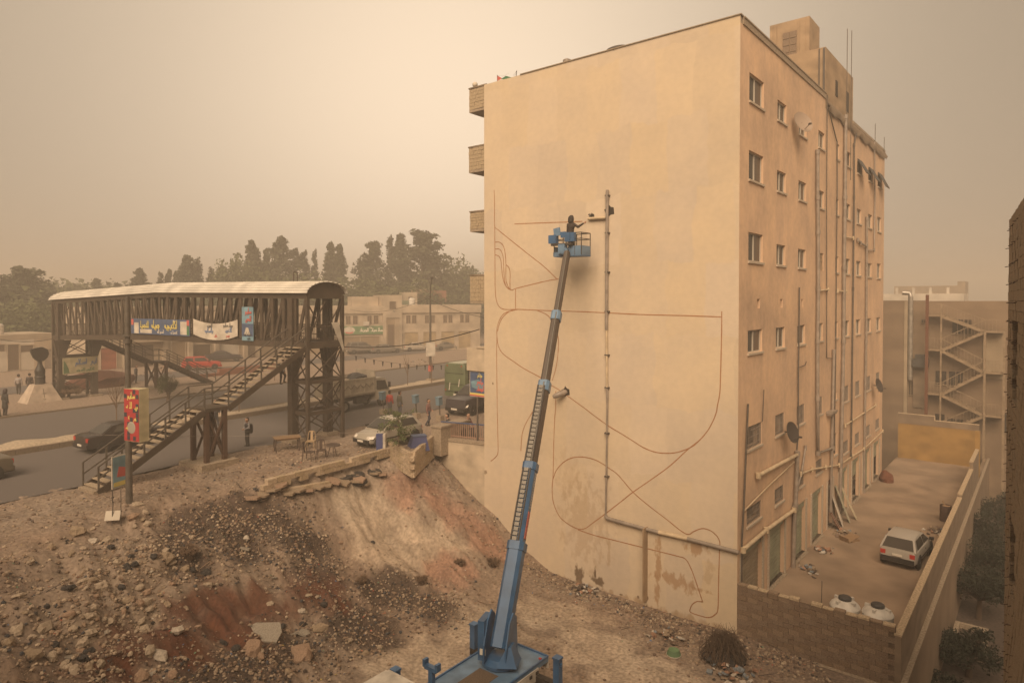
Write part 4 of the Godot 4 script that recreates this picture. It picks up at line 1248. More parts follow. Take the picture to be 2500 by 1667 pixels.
func stairs(t: Node3D, x_top: float, dir: int, za: float, zb: float, high: float) -> void:
	var mid := high * 0.51
	var fl := [[x_top, high, x_top + dir * 4.7, mid], [x_top + dir * 5.95, mid, x_top + dir * 10.7, 0.06]]
	for f in fl:
		var p := Vector3(f[0], f[1], 0); var q := Vector3(f[2], f[3], 0)
		var b := MB.new()
		for z in [za, zb]: b.beam(p + Vector3(0, -0.14, z), q + Vector3(0, -0.14, z), 0.07, 0.3)
		var s := obj("staircase", b, M.steel, t)
		var n := 15
		for i in n:
			var c := p.lerp(q, (i + 0.5) / n)
			b = MB.new(); b.box(Vector3(c.x, c.y - 0.02, (za + zb) / 2), Vector3(0.3, 0.045, absf(za - zb) - 0.08)); obj("tread", b, M.tread, s)
		for z in [za, zb]:
			b = MB.new()
			for h in [0.5, 1.0]: b.beam(p + Vector3(0, h, z), q + Vector3(0, h, z), 0.055)
			obj("handrail", b, M.rail, s)
			for i in 6:
				var c := p.lerp(q, i / 5.0)
				b = MB.new(); b.mm(Vector3(c.x - 0.03, c.y - 0.1, z - 0.03), Vector3(c.x + 0.03, c.y + 1.0, z + 0.03)); obj("baluster", b, M.rail, s)
	var x0: float = fl[0][2]; var x1: float = fl[1][0]
	var b := MB.new()
	b.mm(Vector3(x0, mid - 0.16, zb), Vector3(x1, mid, za))
	var l := obj("landing", b, M.steel, t)
	b = MB.new()
	for z in [za, zb]: for h in [0.5, 1.0]: b.beam(Vector3(x0, mid + h, z), Vector3(x1, mid + h, z), 0.05)
	obj("handrail", b, M.rail, l)
	var lo := 0.25
	for c in [[x0 + dir * 0.15, za - 0.12], [x1 - dir * 0.15, za - 0.12], [x0 + dir * 0.15, zb + 0.12], [x1 - dir * 0.15, zb + 0.12]]:
		b = MB.new(); b.mm(Vector3(c[0] - 0.1, 0.1, c[1] - 0.1), Vector3(c[0] + 0.1, mid - 0.16, c[1] + 0.1)); obj("landing_leg", b, M.steel_rust, t)
	for f in [[Vector3(x0 + dir * 0.15, 0, za - 0.12), Vector3(x1 - dir * 0.15, 0, za - 0.12)], [Vector3(x0 + dir * 0.15, 0, zb + 0.12), Vector3(x1 - dir * 0.15, 0, zb + 0.12)], [Vector3(x0 + dir * 0.15, 0, za - 0.12), Vector3(x0 + dir * 0.15, 0, zb + 0.12)]]:
		b = MB.new()
		b.beam(f[0] + Vector3(0, lo, 0), f[1] + Vector3(0, mid - 0.3, 0), 0.09); b.beam(f[1] + Vector3(0.02, lo, 0.03), f[0] + Vector3(0.02, mid - 0.3, 0.03), 0.09)
		obj("leg_brace", b, M.steel_rust, t)
	b = MB.new(); b.mm(Vector3(minf(x0, x1) - 0.35, -0.25, minf(za, zb) - 0.3), Vector3(maxf(x0, x1) + 0.35, 0.2, maxf(za, zb) + 0.3)); obj("landing_base", b, M.concrete, t)
	b = MB.new(); b.mm(Vector3(x_top + dir * 10.6 - 0.3, -0.2, minf(za, zb)), Vector3(x_top + dir * 10.6 + 0.4, 0.06, maxf(za, zb))); obj("stair_foot", b, M.concrete, t)


# ---- the boom lift -------------------------------------------------------------
func boom_section(t: Node3D, called: String, p: Vector3, q: Vector3, w: float, h: float, m: Material) -> MeshInstance3D:  # an eight-sided box girder
	var d := (q - p).normalized()
	var s := d.cross(Vector3.UP).normalized()
	var u := s.cross(d)
	var c := 0.2
	var rings := []
	for e in [p, q]:
		var r := PackedVector3Array()
		for k in [[-0.5 + c, -0.5], [0.5 - c, -0.5], [0.5, -0.5 + c], [0.5, 0.5 - c], [0.5 - c, 0.5], [-0.5 + c, 0.5], [-0.5, 0.5 - c], [-0.5, -0.5 + c]]:
			r.append(e + s * k[0] * w + u * k[1] * h)
		r.reverse()
		rings.append(r)
	var b := MB.new()
	b.loft(rings)
	return obj(called, b, m, t)


func boom_lift() -> void:
	var t := thing("truck_boom_lift", "blue truck-mounted boom lift reaching up to the painted wall", "boom lift")
	var foot := P(-0.38, 1.75, 21.75)
	var tip := P(2.48, 15.25, 29.75)
	var dir := (tip - foot).normalized()
	var sd := dir.cross(Vector3.UP).normalized()
	var up := sd.cross(dir)
	var at := func(k: float) -> Vector3: return foot.lerp(tip, k)
	# telescoping sections, each thinner than the one below; k measured along the boom
	var ks := [-0.01, 0.198, 0.380, 0.592, 0.797, 1.0]
	var spec := [["base_boom", 0.56, 0.62, M.lift_blue], ["second_boom", 0.47, 0.53, M.lift_blue], ["third_boom", 0.40, 0.45, M.lift_brown], ["fourth_boom", 0.34, 0.38, M.lift_brown], ["fly_boom", 0.27, 0.31, M.lift_brown]]
	for i in 5:
		var s := boom_section(t, spec[i][0], at.call(ks[i] - (0.02 if i else 0.0)), at.call(ks[i + 1]), spec[i][1], spec[i][2], spec[i][3])
		if i < 4:
			var c: float = ks[i + 1]
			var l := 0.012 if i < 2 else 0.02
			boom_section(t, "boom_collar", at.call(c - l), at.call(c + 0.006), spec[i][1] + 0.07, spec[i][2] + 0.07, M.lift_light if i >= 2 else M.lift_blue)
		if i in [1, 2]:  # the energy chain lying along the left of the section
			var b := MB.new()
			var k0: float = ks[i] + 0.005; var k1: float = ks[i + 1] - 0.01
			var n := int((k1 - k0) * 16.2 / 0.16)
			for j in n:
				var c: Vector3 = at.call(lerpf(k0, k1, (j + 0.5) / n)) + up * (spec[i][2] / 2 + 0.05) - sd * 0.04
				b.box(c, Vector3(0.17, 0.08, 0.13), Basis(sd, up, -dir))
			obj("cable_chain", b, M.chain, s)
			b = MB.new(); b.beam(at.call(k0) + up * (spec[i][2] / 2 + 0.02) + sd * 0.1, at.call(k1) + up * (spec[i][2] / 2 + 0.02) + sd * 0.1, 0.05, 0.08, up); b.beam(at.call(k0) + up * (spec[i][2] / 2 + 0.02) - sd * 0.18, at.call(k1) + up * (spec[i][2] / 2 + 0.02) - sd * 0.18, 0.05, 0.08, up)
			obj("chain_tray", b, M.lift_dark, s)
		if i == 1:  # red and white lettering strips on the right side
			var c0: Vector3 = at.call(ks[1] + 0.015) + sd * 0.243; var c1: Vector3 = at.call(ks[1] + 0.075) + sd * 0.243
			var b := MB.new(); b.beam(c0, c1, 0.015, 0.2, up); obj("red_label", b, M.lift_red, s)
			b = MB.new()
			rng.seed = 5
			for j in 14:
				var c: Vector3 = at.call(ks[1] + 0.085 + j * 0.006) + sd * 0.25
				b.box(c + up * rng.randf_range(-0.02, 0.02), Vector3(0.008, rng.randf_range(0.05, 0.12), 0.055), Basis(sd, up, -dir))
			obj("white_lettering", b, M.sign_white, s)
		if i >= 2:
			var b := MB.new(); b.tube([at.call(ks[i]) + up * (spec[i][2] / 2 + 0.03) + sd * 0.07, at.call(ks[i + 1]) + up * (spec[i][2] / 2 + 0.03) + sd * 0.04], 0.028); obj("hose", b, M.chain, s)
	# turret at the foot of the boom, turned to the boom's bearing
	var yaw := atan2(-(tip.x - foot.x), -(tip.z - foot.z))
	var bs := Basis(Vector3.UP, yaw)
	var b := MB.new()
	b.lathe([Vector2(0.62, 0), Vector2(0.62, 0.1), Vector2(0.5, 0.16), Vector2(0.42, 0.22), Vector2(0.001, 0.22)], P(-0.38, 1.12, 21.75), 24)
	obj("slewing_ring", b, M.lift_blue, t)
	for s in [-1, 1]:
		b = MB.new()
		var poly := PackedVector2Array([Vector2(-0.55, 0.0), Vector2(0.6, 0.0), Vector2(0.55, 0.55), Vector2(0.2, 1.25), Vector2(-0.15, 1.45), Vector2(-0.45, 1.2)])
		b.prism(poly, Transform3D(bs * Basis(Vector3(0, 0, 1), Vector3.UP, Vector3(-1, 0, 0)), P(-0.38, 1.3, 21.75) + bs * Vector3(s * 0.36 + (0.05 if s > 0 else 0.0), 0, 0)), 0.05)
		obj("turret_plate", b, M.lift_blue, t)
	b = MB.new(); b.box(P(-0.38, 1.5, 21.75) + bs * Vector3(-0.52, 0.45, 0.1), Vector3(0.22, 1.3, 0.7), bs); obj("turret_cabinet", b, M.lift_blue, t)
	b = MB.new(); b.box(P(-0.38, 1.5, 21.75) + bs * Vector3(-0.45, 0.1, 0.47), Vector3(0.2, 0.2, 0.015), bs); obj("notice_label", b, M.plate, t)
	b = MB.new()
	b.hexa([P(-0.38, 1.3, 21.75) + bs * Vector3(0.1, 0, 0.75), P(-0.38, 1.3, 21.75) + bs * Vector3(0.75, 0, 0.55), P(-0.38, 1.3, 21.75) + bs * Vector3(0.7, 0, -0.1), P(-0.38, 1.3, 21.75) + bs * Vector3(0.42, 0, -0.1), P(-0.38, 1.3, 21.75) + bs * Vector3(0.36, 0.55, 0.4), P(-0.38, 1.3, 21.75) + bs * Vector3(0.5, 0.55, 0.35), P(-0.38, 1.3, 21.75) + bs * Vector3(0.48, 0.55, 0.0), P(-0.38, 1.3, 21.75) + bs * Vector3(0.4, 0.55, 0.0)])
	obj("hose_cover", b, M.lift_blue, t)
	b = MB.new(); b.tube([P(-0.38, 1.55, 21.75) + bs * Vector3(0, 0, -0.62), at.call(0.13) - up * 0.36], 0.09, 10); b.tube([at.call(0.08) - up * 0.34, at.call(0.17) - up * 0.33], 0.055, 10); obj("lift_cylinder", b, M.lift_dark, t)
	truck_deck(t)
	basket(t, tip, yaw)


func truck_deck(t: Node3D) -> void:
	# the deck: its long axis runs from the near left to the far right of the lot
	var ax := Vector3(0.62, 0, -0.785).normalized()  # forward, towards the wall
	var bs := Basis(Vector3(-ax.z, 0, ax.x), Vector3.UP, -ax)
	var o := P(-0.38, 0, 21.75)
	var pt := func(x: float, y: float, z: float) -> Vector3: return o + bs * Vector3(x, y, z)
	var b := MB.new()
	b.box(pt.call(0, 1.0, 1.15), Vector3(2.04, 0.16, 4.9), bs)
	obj("deck", b, M.lift_light, t)
	b = MB.new(); b.box(pt.call(0.05, 1.084, 2.1), Vector3(0.78, 0.012, 2.9), bs); obj("worn_walkway", b, M.deck_worn, t)
	b = MB.new()
	for x in [-1.01, 1.01]: b.box(pt.call(x, 1.1, 1.15), Vector3(0.05, 0.07, 4.9), bs)
	b.box(pt.call(0.0, 1.1, -1.28), Vector3(1.95, 0.07, 0.05), bs)
	obj("deck_lip", b, M.lift_blue, t)
	b = MB.new()
	for x in [-1.03, 1.03]: b.box(pt.call(x, 0.78, 1.4), Vector3(0.05, 0.4, 4.2), bs)
	obj("side_skirt", b, M.lift_white, t)
	b = MB.new(); b.box(pt.call(0, 0.86, -1.32), Vector3(2.02, 0.34, 0.06), bs); b.box(pt.call(-0.35, 1.0, -1.36), Vector3(1.2, 0.06, 0.03), bs); obj("rear_plate", b, M.lift_white, t)
	b = MB.new()
	for q in [[0.95, 0.95], [0.95, 0.78], [0.75, 0.86]]: b.box(pt.call(q[0], q[1], -1.37), Vector3(0.09, 0.07, 0.04), bs)
	for q in [[-0.6], [-0.25], [1.9]]: b.box(pt.call(1.07, 0.86, q[0]), Vector3(0.03, 0.1, 0.12), bs)
	obj("fixture", b, M.lift_dark, t)
	b = MB.new(); b.box(pt.call(0.9, 1.1, -1.0), Vector3(0.09, 0.05, 0.06), bs); obj("tail_lamp", b, M.lamp_red, t)
	b = MB.new()
	for z in [-0.65, 3.04]: b.box(pt.call(0, 0.65, z), Vector3(3.7, 0.22, 0.22), bs)
	obj("outrigger_beam", b, M.lift_dark, t)
	b = MB.new(); b.box(pt.call(0, 0.62, 2.0), Vector3(0.8, 0.3, 6.0), bs); obj("chassis", b, M.lift_dark, t)
	for x in [-1.75, 1.85]:
		for z in [-0.65, 3.04]:
			b = MB.new()
			b.box(pt.call(x, 1.0, z), Vector3(0.22, 1.15, 0.22), bs); b.box(pt.call(x, 1.6, z), Vector3(0.26, 0.06, 0.26), bs); b.box(pt.call(x * 1.07, 1.4, z), Vector3(0.06, 0.1, 0.08), bs)
			var leg := obj("outrigger_leg", b, M.lift_blue, t)
			var c: Vector3 = pt.call(x, 0, z)
			var gy := lot_smooth(c.x, -c.z)
			b = MB.new(); b.mm(Vector3(c.x - 0.07, gy, c.z - 0.07), Vector3(c.x + 0.07, 0.45, c.z + 0.07)); b.mm(Vector3(c.x - 0.2, gy - 0.02, c.z - 0.2), Vector3(c.x + 0.2, gy + 0.06, c.z + 0.2)); obj("foot", b, M.lift_dark, leg)
	for z in [0.7, 4.6]:
		for x in [-0.85, 0.85]:
			var c: Vector3 = pt.call(x, 0.42, z)
			wheel(t, c, bs * Vector3(signf(x), 0, 0), 0.42, 0.28)
	# the cradle the boom rests in when folded
	b = MB.new()
	b.box(pt.call(-0.4, 1.52, 2.8), Vector3(0.16, 0.95, 0.14), bs)
	b.box(pt.call(-0.4, 2.0, 2.8), Vector3(0.5, 0.12, 0.16), bs); b.box(pt.call(-0.66, 2.1, 2.8), Vector3(0.09, 0.22, 0.18), bs); b.box(pt.call(-0.14, 2.1, 2.8), Vector3(0.09, 0.22, 0.18), bs)
	obj("boom_rest", b, M.lift_blue, t)
	b = MB.new(); b.box(pt.call(0, 1.55, 4.75), Vector3(1.9, 1.5, 1.5), bs); b.box(pt.call(0, 2.36, 4.8), Vector3(1.65, 0.14, 1.15), bs)
	obj("cab", b, M.lift_white, t)


func wheel(t: Node3D, c: Vector3, out: Vector3, r: float, w: float) -> void:
	var y := out.normalized()
	var x := y.cross(Vector3.UP).normalized()
	var bs := Basis(x, y, x.cross(y))
	var b := MB.new()
	b.lathe([Vector2(r * 0.62, -w / 2), Vector2(r * 0.95, -w / 2), Vector2(r, -w * 0.35), Vector2(r, w * 0.35), Vector2(r * 0.95, w / 2), Vector2(r * 0.62, w / 2), Vector2(r * 0.6, w * 0.3), Vector2(r * 0.6, -w / 2)], c, 18, bs)
	var o := obj("wheel", b, M.tyre, t)
	b = MB.new()
	b.lathe([Vector2(r * 0.6, w * 0.2), Vector2(r * 0.56, w * 0.4), Vector2(r * 0.45, w * 0.34), Vector2(r * 0.18, w * 0.3), Vector2(r * 0.16, w * 0.44), Vector2(0.001, w * 0.45)], c, 14, bs)
	obj("rim", b, M.rim, o)


func basket(t: Node3D, tip: Vector3, yaw: float) -> void:
	var bs := Basis(Vector3.UP, BT)  # square to the wall
	var o := P(2.72, 15.08, 30.15)
	var pt := func(x: float, y: float, z: float) -> Vector3: return o + bs * Vector3(x, y, z)
	var b := MB.new(); b.box(pt.call(0.03, 0.03, 0), Vector3(1.5, 0.06, 0.75), bs); obj("basket_floor", b, M.lift_blue, t)
	b = MB.new()
	b.box(pt.call(0.42, 0.25, 0.37), Vector3(0.7, 0.44, 0.03), bs); b.box(pt.call(-0.6, 0.12, 0.37), Vector3(0.32, 0.2, 0.03), bs); b.box(pt.call(0.76, 0.25, 0), Vector3(0.03, 0.44, 0.72), bs); b.box(pt.call(-0.72, 0.25, 0), Vector3(0.03, 0.44, 0.72), bs)
	b.box(pt.call(0.03, 0.25, -0.36), Vector3(1.48, 0.44, 0.02), bs)
	obj("kick_panel", b, M.lift_light, t)
	b = MB.new()
	for q in [[-0.72, 0.37], [-0.05, 0.37], [0.42, 0.37], [0.76, 0.37], [-0.72, -0.36], [0.03, -0.36], [0.76, -0.36]]: b.tube([pt.call(q[0], 0.05, q[1]), pt.call(q[0], 1.05, q[1])], 0.022)
	for h in [0.78, 1.05]:
		b.tube([pt.call(-0.72, h, 0.37), pt.call(0.76, h, 0.37), pt.call(0.76, h, -0.36), pt.call(-0.72, h, -0.36), pt.call(-0.72, h, 0.37)], 0.022)
	b.tube([pt.call(0.76, 1.0, 0.37), pt.call(0.98, 0.97, 0.4)], 0.02)
	obj("guard_rail", b, M.lift_dark, t)
	b = MB.new()
	b.box(pt.call(0.12, 0.86, 0.46), Vector3(0.28, 0.42, 0.2), bs); b.box(pt.call(0.38, 0.86, 0.45), Vector3(0.2, 0.4, 0.18), bs); b.box(pt.call(-0.12, 0.98, 0.45), Vector3(0.24, 0.26, 0.2), bs)
	b.box(pt.call(-0.68, 0.8, 0.48), Vector3(0.42, 0.38, 0.22), bs)
	obj("control_box", b, M.lift_blue, t)
	b = MB.new(); b.box(pt.call(-0.45, 1.12, 0.52), Vector3(0.34, 0.36, 0.06), bs * Basis(Vector3(0, 0, 1), 0.15)); obj("lamp_head", b, M.lift_light, t)
	b = MB.new(); b.box(pt.call(-0.2, 0.55, 0.5), Vector3(1.1, 0.1, 0.18), bs); obj("rotator", b, M.lift_dark, t)
	b = MB.new(); b.box(pt.call(-0.15, 0.34, 0.5), Vector3(0.34, 0.44, 0.26), bs); b.beam(tip, pt.call(-0.15, 0.3, 0.5), 0.26, 0.3); obj("jib_head", b, M.lift_light, t)


# ---- the yard to the right, its walls, and what stands behind ---------------------
func lw(x: float, y: float, z: float) -> Vector3: return BC + Basis(Vector3.UP, BT) * Vector3(x, y, z)


func lthing(called: String, label: String, cat: String, x: float, y: float, z: float, turn := 0.0, group := "") -> Node3D:
	return thing(called, label, cat, lw(x, y, z), BT + turn, group)


func pieces(called: String, t: Node, meshes: Array, mats: Array, at: Vector3, k: int, turn := Basis.IDENTITY) -> void:
	var o := put(called, meshes[k % meshes.size()], mats[(k * 7 + k / 5) % mats.size()], t)
	o.transform = Transform3D(turn, at)


func block_mesh(w: float, h: float, d: float, seed_: int) -> ArrayMesh:
	var r := RandomNumberGenerator.new(); r.seed = seed_
	var b := MB.new()
	var p := []
	for y in [-1, 1]:
		for s in [[-1, 1], [1, 1], [1, -1], [-1, -1]]: p.append(Vector3(s[0] * w / 2 + r.randf_range(-0.008, 0.008), y * h / 2 + r.randf_range(-0.006, 0.006), s[1] * d / 2 + r.randf_range(-0.01, 0.01)))
	b.hexa(p)
	return b.mesh()


func yard() -> void:
	var b := MB.new()
	for i in 6:
		for j in 37:
			var q := []
			for k in [[0, 0], [1, 0], [1, 1], [0, 1]]:
				var x: float = (i + k[0]) * 0.94; var z: float = -0.1 - (j + k[1]) * 1.0
				q.append(Vector3(x, 0.1 + 0.05 * bumps.get_noise_2d(x * 4, z * 4), z))
			b.quad(q[0], q[1], q[2], q[3])
	b.smooth(70)
	var o := put("yard_ground", b.mesh(), M.yard_dirt, self, BC, BT); o.set_meta("kind", "structure")
	b = MB.new(); b.quad(Vector3(5.5, -4.3, 20), Vector3(16, -4.3, 20), Vector3(16, -4.3, -62), Vector3(5.5, -4.3, -62))
	o = put("alley_ground", b.mesh(), M.alley, self, BC, BT); o.set_meta("kind", "structure")
	# concrete-block wall closing the yard towards the lot
	var t := lthing("block_wall", "grey-brown concrete block wall joining the corner of the cream building", "wall", 0, -0.55, 0)
	b = MB.new(); b.mm(Vector3(0.01, 0.0, -0.15), Vector3(5.62, 2.13, -0.05)); obj("mortar_core", b, M.mortar, t)
	var variants := []
	for i in 5: variants.append(block_mesh(0.388, 0.186, 0.19, i))
	var half := [block_mesh(0.19, 0.186, 0.19, 9)]
	var tones := [M.block, M.block_light, M.block, mat("block_brown", 0.25, 0.168, 0.108, 0.95, "fine", 0.5), mat("block_pale", 0.30, 0.21, 0.14, 0.95, "fine", 0.5), M.block]
	var k := 0
	for j in 11:
		var x := 0.21 if j % 2 == 0 else 0.01
		if x < 0.1: pieces("block", t, half, tones, Vector3(0.105, 0.1 + j * 0.195, -0.1), k); x = 0.405
		while x < 5.5:
			pieces("block", t, variants, tones, Vector3(x, 0.1 + j * 0.195 + 0.004 * sin(k * 1.7), -0.1 + 0.008 * sin(k * 2.3)), k)
			x += 0.4; k += 1
	for i in 14:
		b = MB.new(); b.mm(Vector3(0.02 + i * 0.4, 2.14, -0.22), Vector3(0.395 + i * 0.4, 2.2 + 0.03 * sin(i * 2.9), 0.02)); obj("coping_block", b, M.wall_cap if i % 3 else M.block_pale, t)
	b = MB.new(); b.mm(Vector3(0.0, -0.3, -0.2), Vector3(5.6, 0.02, 0.16)); obj("footing", b, M.concrete, t)
	# boundary wall between yard and alley
	t = lthing("boundary_wall", "long rendered wall between the yard and the sunken alley, rising in steps", "wall", 5.6, 0, 0)
	b = MB.new()
	b.mm(Vector3(0, -0.6, -20.9), Vector3(0.2, 1.33, 0.0)); b.mm(Vector3(0, -0.6, -28.5), Vector3(0.2, 1.5, -20.9)); b.mm(Vector3(0, -0.6, -33.4), Vector3(0.2, 2.0, -28.5))
	obj("upper_wall", b, M.dark_concrete, t)
	b = MB.new()
	b.mm(Vector3(-0.02, 1.33, -20.88), Vector3(0.22, 1.4, 0.02)); b.mm(Vector3(-0.02, 1.5, -28.48), Vector3(0.22, 1.57, -20.92)); b.mm(Vector3(-0.02, 2.0, -33.4), Vector3(0.22, 2.08, -28.52))
	obj("coping", b, M.wall_cap, t)
	b = MB.new(); b.mm(Vector3(-0.05, 0, -33.75), Vector3(0.25, 3.4, -33.42)); obj("end_post", b, M.ochre, t)
	b = MB.new(); b.mm(Vector3(-0.1, -4.5, -60), Vector3(0.34, -0.35, 12)); obj("retaining_wall", b, M.back_wall, t)
	b = MB.new(); b.mm(Vector3(0.2, -0.35, -60), Vector3(0.38, -0.28, 12)); obj("ledge", b, M.concrete, t)
	# ochre wall at the end of the yard
	t = lthing("ochre_wall", "ochre painted wall with a stepped grey top closing the far end of the yard", "wall", 0.1, 0, -36.3)
	b = MB.new(); b.mm(Vector3(0, -0.2, -0.2), Vector3(5.5, 2.95, 0)); obj("painted_face", b, M.ochre, t)
	b = MB.new(); b.mm(Vector3(0, 2.95, -0.2), Vector3(2.55, 3.75, 0.01)); b.mm(Vector3(2.55, 2.95, -0.2), Vector3(5.5, 3.4, 0.01)); obj("block_top", b, M.dark_concrete, t)
	b = MB.new(); b.mm(Vector3(-0.02, 3.75, -0.22), Vector3(2.57, 3.8, 0.03)); b.mm(Vector3(2.57, 3.4, -0.22), Vector3(5.52, 3.45, 0.03)); b.mm(Vector3(2.53, 3.43, -0.2), Vector3(2.6, 3.76, 0.02)); obj("coping", b, M.wall_cap, t)
	# house behind with an outside stair
	t = lthing("rear_building", "dim beige block behind the yard with an outside steel stair and a tall duct", "building", 0, 0, -42)
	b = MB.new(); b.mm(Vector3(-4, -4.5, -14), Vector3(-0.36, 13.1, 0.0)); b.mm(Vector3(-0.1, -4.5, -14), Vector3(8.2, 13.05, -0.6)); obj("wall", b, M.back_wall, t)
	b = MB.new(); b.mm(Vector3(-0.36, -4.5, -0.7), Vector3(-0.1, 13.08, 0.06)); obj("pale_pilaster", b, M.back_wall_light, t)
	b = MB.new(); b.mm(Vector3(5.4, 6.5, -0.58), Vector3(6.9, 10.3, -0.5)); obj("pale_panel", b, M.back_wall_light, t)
	b = MB.new()
	b.tube([Vector3(0.1, 6.0, -0.1), Vector3(0.1, 13.4, -0.1), Vector3(0.0, 13.75, -0.1), Vector3(-0.55, 13.8, 0.0)], 0.2, 12)
	for i in 8: b.tube([Vector3(0.1, 6.3 + i * 0.95, -0.1), Vector3(0.1, 6.36 + i * 0.95, -0.1)], 0.225, 12)
	obj("duct", b, M.duct, t)
	for q in [[3.2, 10.2, 0.75, 1.25], [4.05, 10.2, 0.55, 1.25], [2.0, 5.7, 0.8, 1.2], [3.0, 5.7, 1.0, 1.2], [2.0, 1.4, 0.7, 1.7], [2.9, 1.6, 1.2, 1.2], [0.9, 11.1, 0.35, 0.3], [6.9, 2.0, 0.7, 1.6], [0.0, 4.6, 0.25, 1.2]]:
		b = MB.new(); b.mm(Vector3(q[0], q[1], -0.62), Vector3(q[0] + q[2], q[1] + q[3], -0.56))
		var w := obj("window", b, M.void_shade, t)  # flat near-black plate, the shaded interior painted on
		b = MB.new(); b.mm(Vector3(q[0] + q[2] / 2 - 0.03, q[1], -0.56), Vector3(q[0] + q[2] / 2 + 0.03, q[1] + q[3], -0.53)); b.mm(Vector3(q[0] - 0.05, q[1] - 0.06, -0.58), Vector3(q[0] + q[2] + 0.05, q[1], -0.5)); obj("frame", b, M.stair_tan, w)
	b = MB.new(); b.mm(Vector3(0.3, 7.2, -0.6), Vector3(1.5, 7.9, 0.2)); b.mm(Vector3(0.5, 7.9, -0.6), Vector3(1.2, 8.3, 0.0)); obj("cooling_unit", b, M.lid_dark, t)
	b = MB.new(); b.mm(Vector3(0.3, 3.5, -0.55), Vector3(1.5, 6.9, -0.5)); obj("awning_panel", b, M.dark_concrete, t)
	var lv := [[1.55, 11.85, 0], [5.6, 10.55, 1], [1.6, 8.85, 0], [5.6, 7.12, 1], [1.6, 5.0, 0], [5.6, 3.5, 1], [1.6, 1.6, 0]]
	for i in 6:
		var p := Vector3(lv[i][0] + (0.9 if lv[i][2] == 0 else 0.0), lv[i][1], 0.5); var q := Vector3(lv[i + 1][0] + (0.9 if lv[i + 1][2] == 0 else 0.0), lv[i + 1][1], 0.5)
		b = MB.new(); b.beam(p + Vector3(0, -0.1, 0), q + Vector3(0, -0.1, 0), 0.08, 0.22); b.beam(p + Vector3(0, -0.1, -0.8), q + Vector3(0, -0.1, -0.8), 0.08, 0.22)
		var f := obj("stair_flight", b, M.stair_tan, t)
		b = MB.new()
		for s in 10:
			var c := p.lerp(q, (s + 0.5) / 10); b.box(c + Vector3(0, 0, -0.4), Vector3(0.28, 0.05, 0.8))
		obj("treads", b, M.stair_tan, f)
		b = MB.new(); b.beam(p + Vector3(0, 0.95, 0), q + Vector3(0, 0.95, 0), 0.05)
		for s in 14: b.beam(p.lerp(q, s / 13.0), p.lerp(q, s / 13.0) + Vector3(0, 0.95, 0), 0.025)
		obj("railing", b, M.stair_tan, f)
		var x0 := 1.5 if lv[i][2] == 0 else 5.6
		b = MB.new(); b.mm(Vector3(x0, lv[i][1] - 0.14, -0.5), Vector3(x0 + (0.95 if lv[i][2] == 0 else 1.3), lv[i][1], 0.55)); obj("stair_landing", b, M.stair_tan, t)
		b = MB.new()
		for s in 5: b.beam(Vector3(x0 + s * 0.25, lv[i][1], 0.52), Vector3(x0 + s * 0.25, lv[i][1] + 0.95, 0.52), 0.025)
		b.beam(Vector3(x0, lv[i][1] + 0.95, 0.52), Vector3(x0 + 1.0, lv[i][1] + 0.95, 0.52), 0.05); obj("railing", b, M.stair_tan, t)
	for q in [[1.45, 13.6, 0.12], [2.5, 12.8, 0.06], [5.6, 10.5, 0.08], [6.9, 10.5, 0.08]]:
		b = MB.new(); b.mm(Vector3(q[0] - q[2], -4.4, 0.5), Vector3(q[0] + q[2], q[1], 0.62)); obj("stair_post", b, M.stair_tan if q[2] < 0.1 else M.rust, t)
	# low house further right, then the flat roofs far behind
	t = lthing("annex_building", "brown annex with two dark openings at the end of the alley", "building", 5.9, -4.4, -54)
	b = MB.new(); b.mm(Vector3(-0.2, 0, -8), Vector3(3.2, 11.5, 0)); obj("wall", b, M.back_wall, t)
	for q in [[0.9, 5.2, 0.6, 1.5], [1.7, 5.2, 0.5, 1.5]]: b = MB.new(); b.mm(Vector3(q[0], q[1], -0.1), Vector3(q[0] + q[2], q[1] + q[3], 0.03)); obj("window", b, M.void_shade, t)  # openings are dark plates, their inner shade is painted
	b = MB.new(); b.mm(Vector3(-0.1, 0, 0.02), Vector3(1.4, 3.6, 0.12)); obj("rusty_gate", b, M.rust, t)
	t = thing("far_white_house", "pale flat-roofed house with small roof posts seen through dust above the yard", "building", P(70.5, 5, 119), BT)
	b = MB.new(); b.mm(Vector3(-6, -9, -8), Vector3(9, 9.3, 0)); obj("wall", b, M.shop_white, t)
	b = MB.new()
	for i in 5: b.mm(Vector3(-4 + i * 2.6, 9.3, -1), Vector3(-3.6 + i * 2.6, 10.4, -0.6))
	obj("roof_posts", b, M.shop_white, t)
	for i in 3: b = MB.new(); b.mm(Vector3(-4.5 + i * 2.2, 7.2, -0.1), Vector3(-4.2 + i * 2.2, 7.6, 0.04)); obj("window", b, M.shop_window, t)
	t = thing("far_grey_block", "faint grey block fading into the dust behind the pale flat roof", "building", P(101, 5, 158), BT)
	b = MB.new(); b.mm(Vector3(-8.5, -9, -8), Vector3(6, 11.6, 0)); b.mm(Vector3(4.5, 11.6, -8), Vector3(6, 12.6, 0)); obj("wall", b, M.shop_stone_dark, t)
	unfinished_building()
	yard_things()


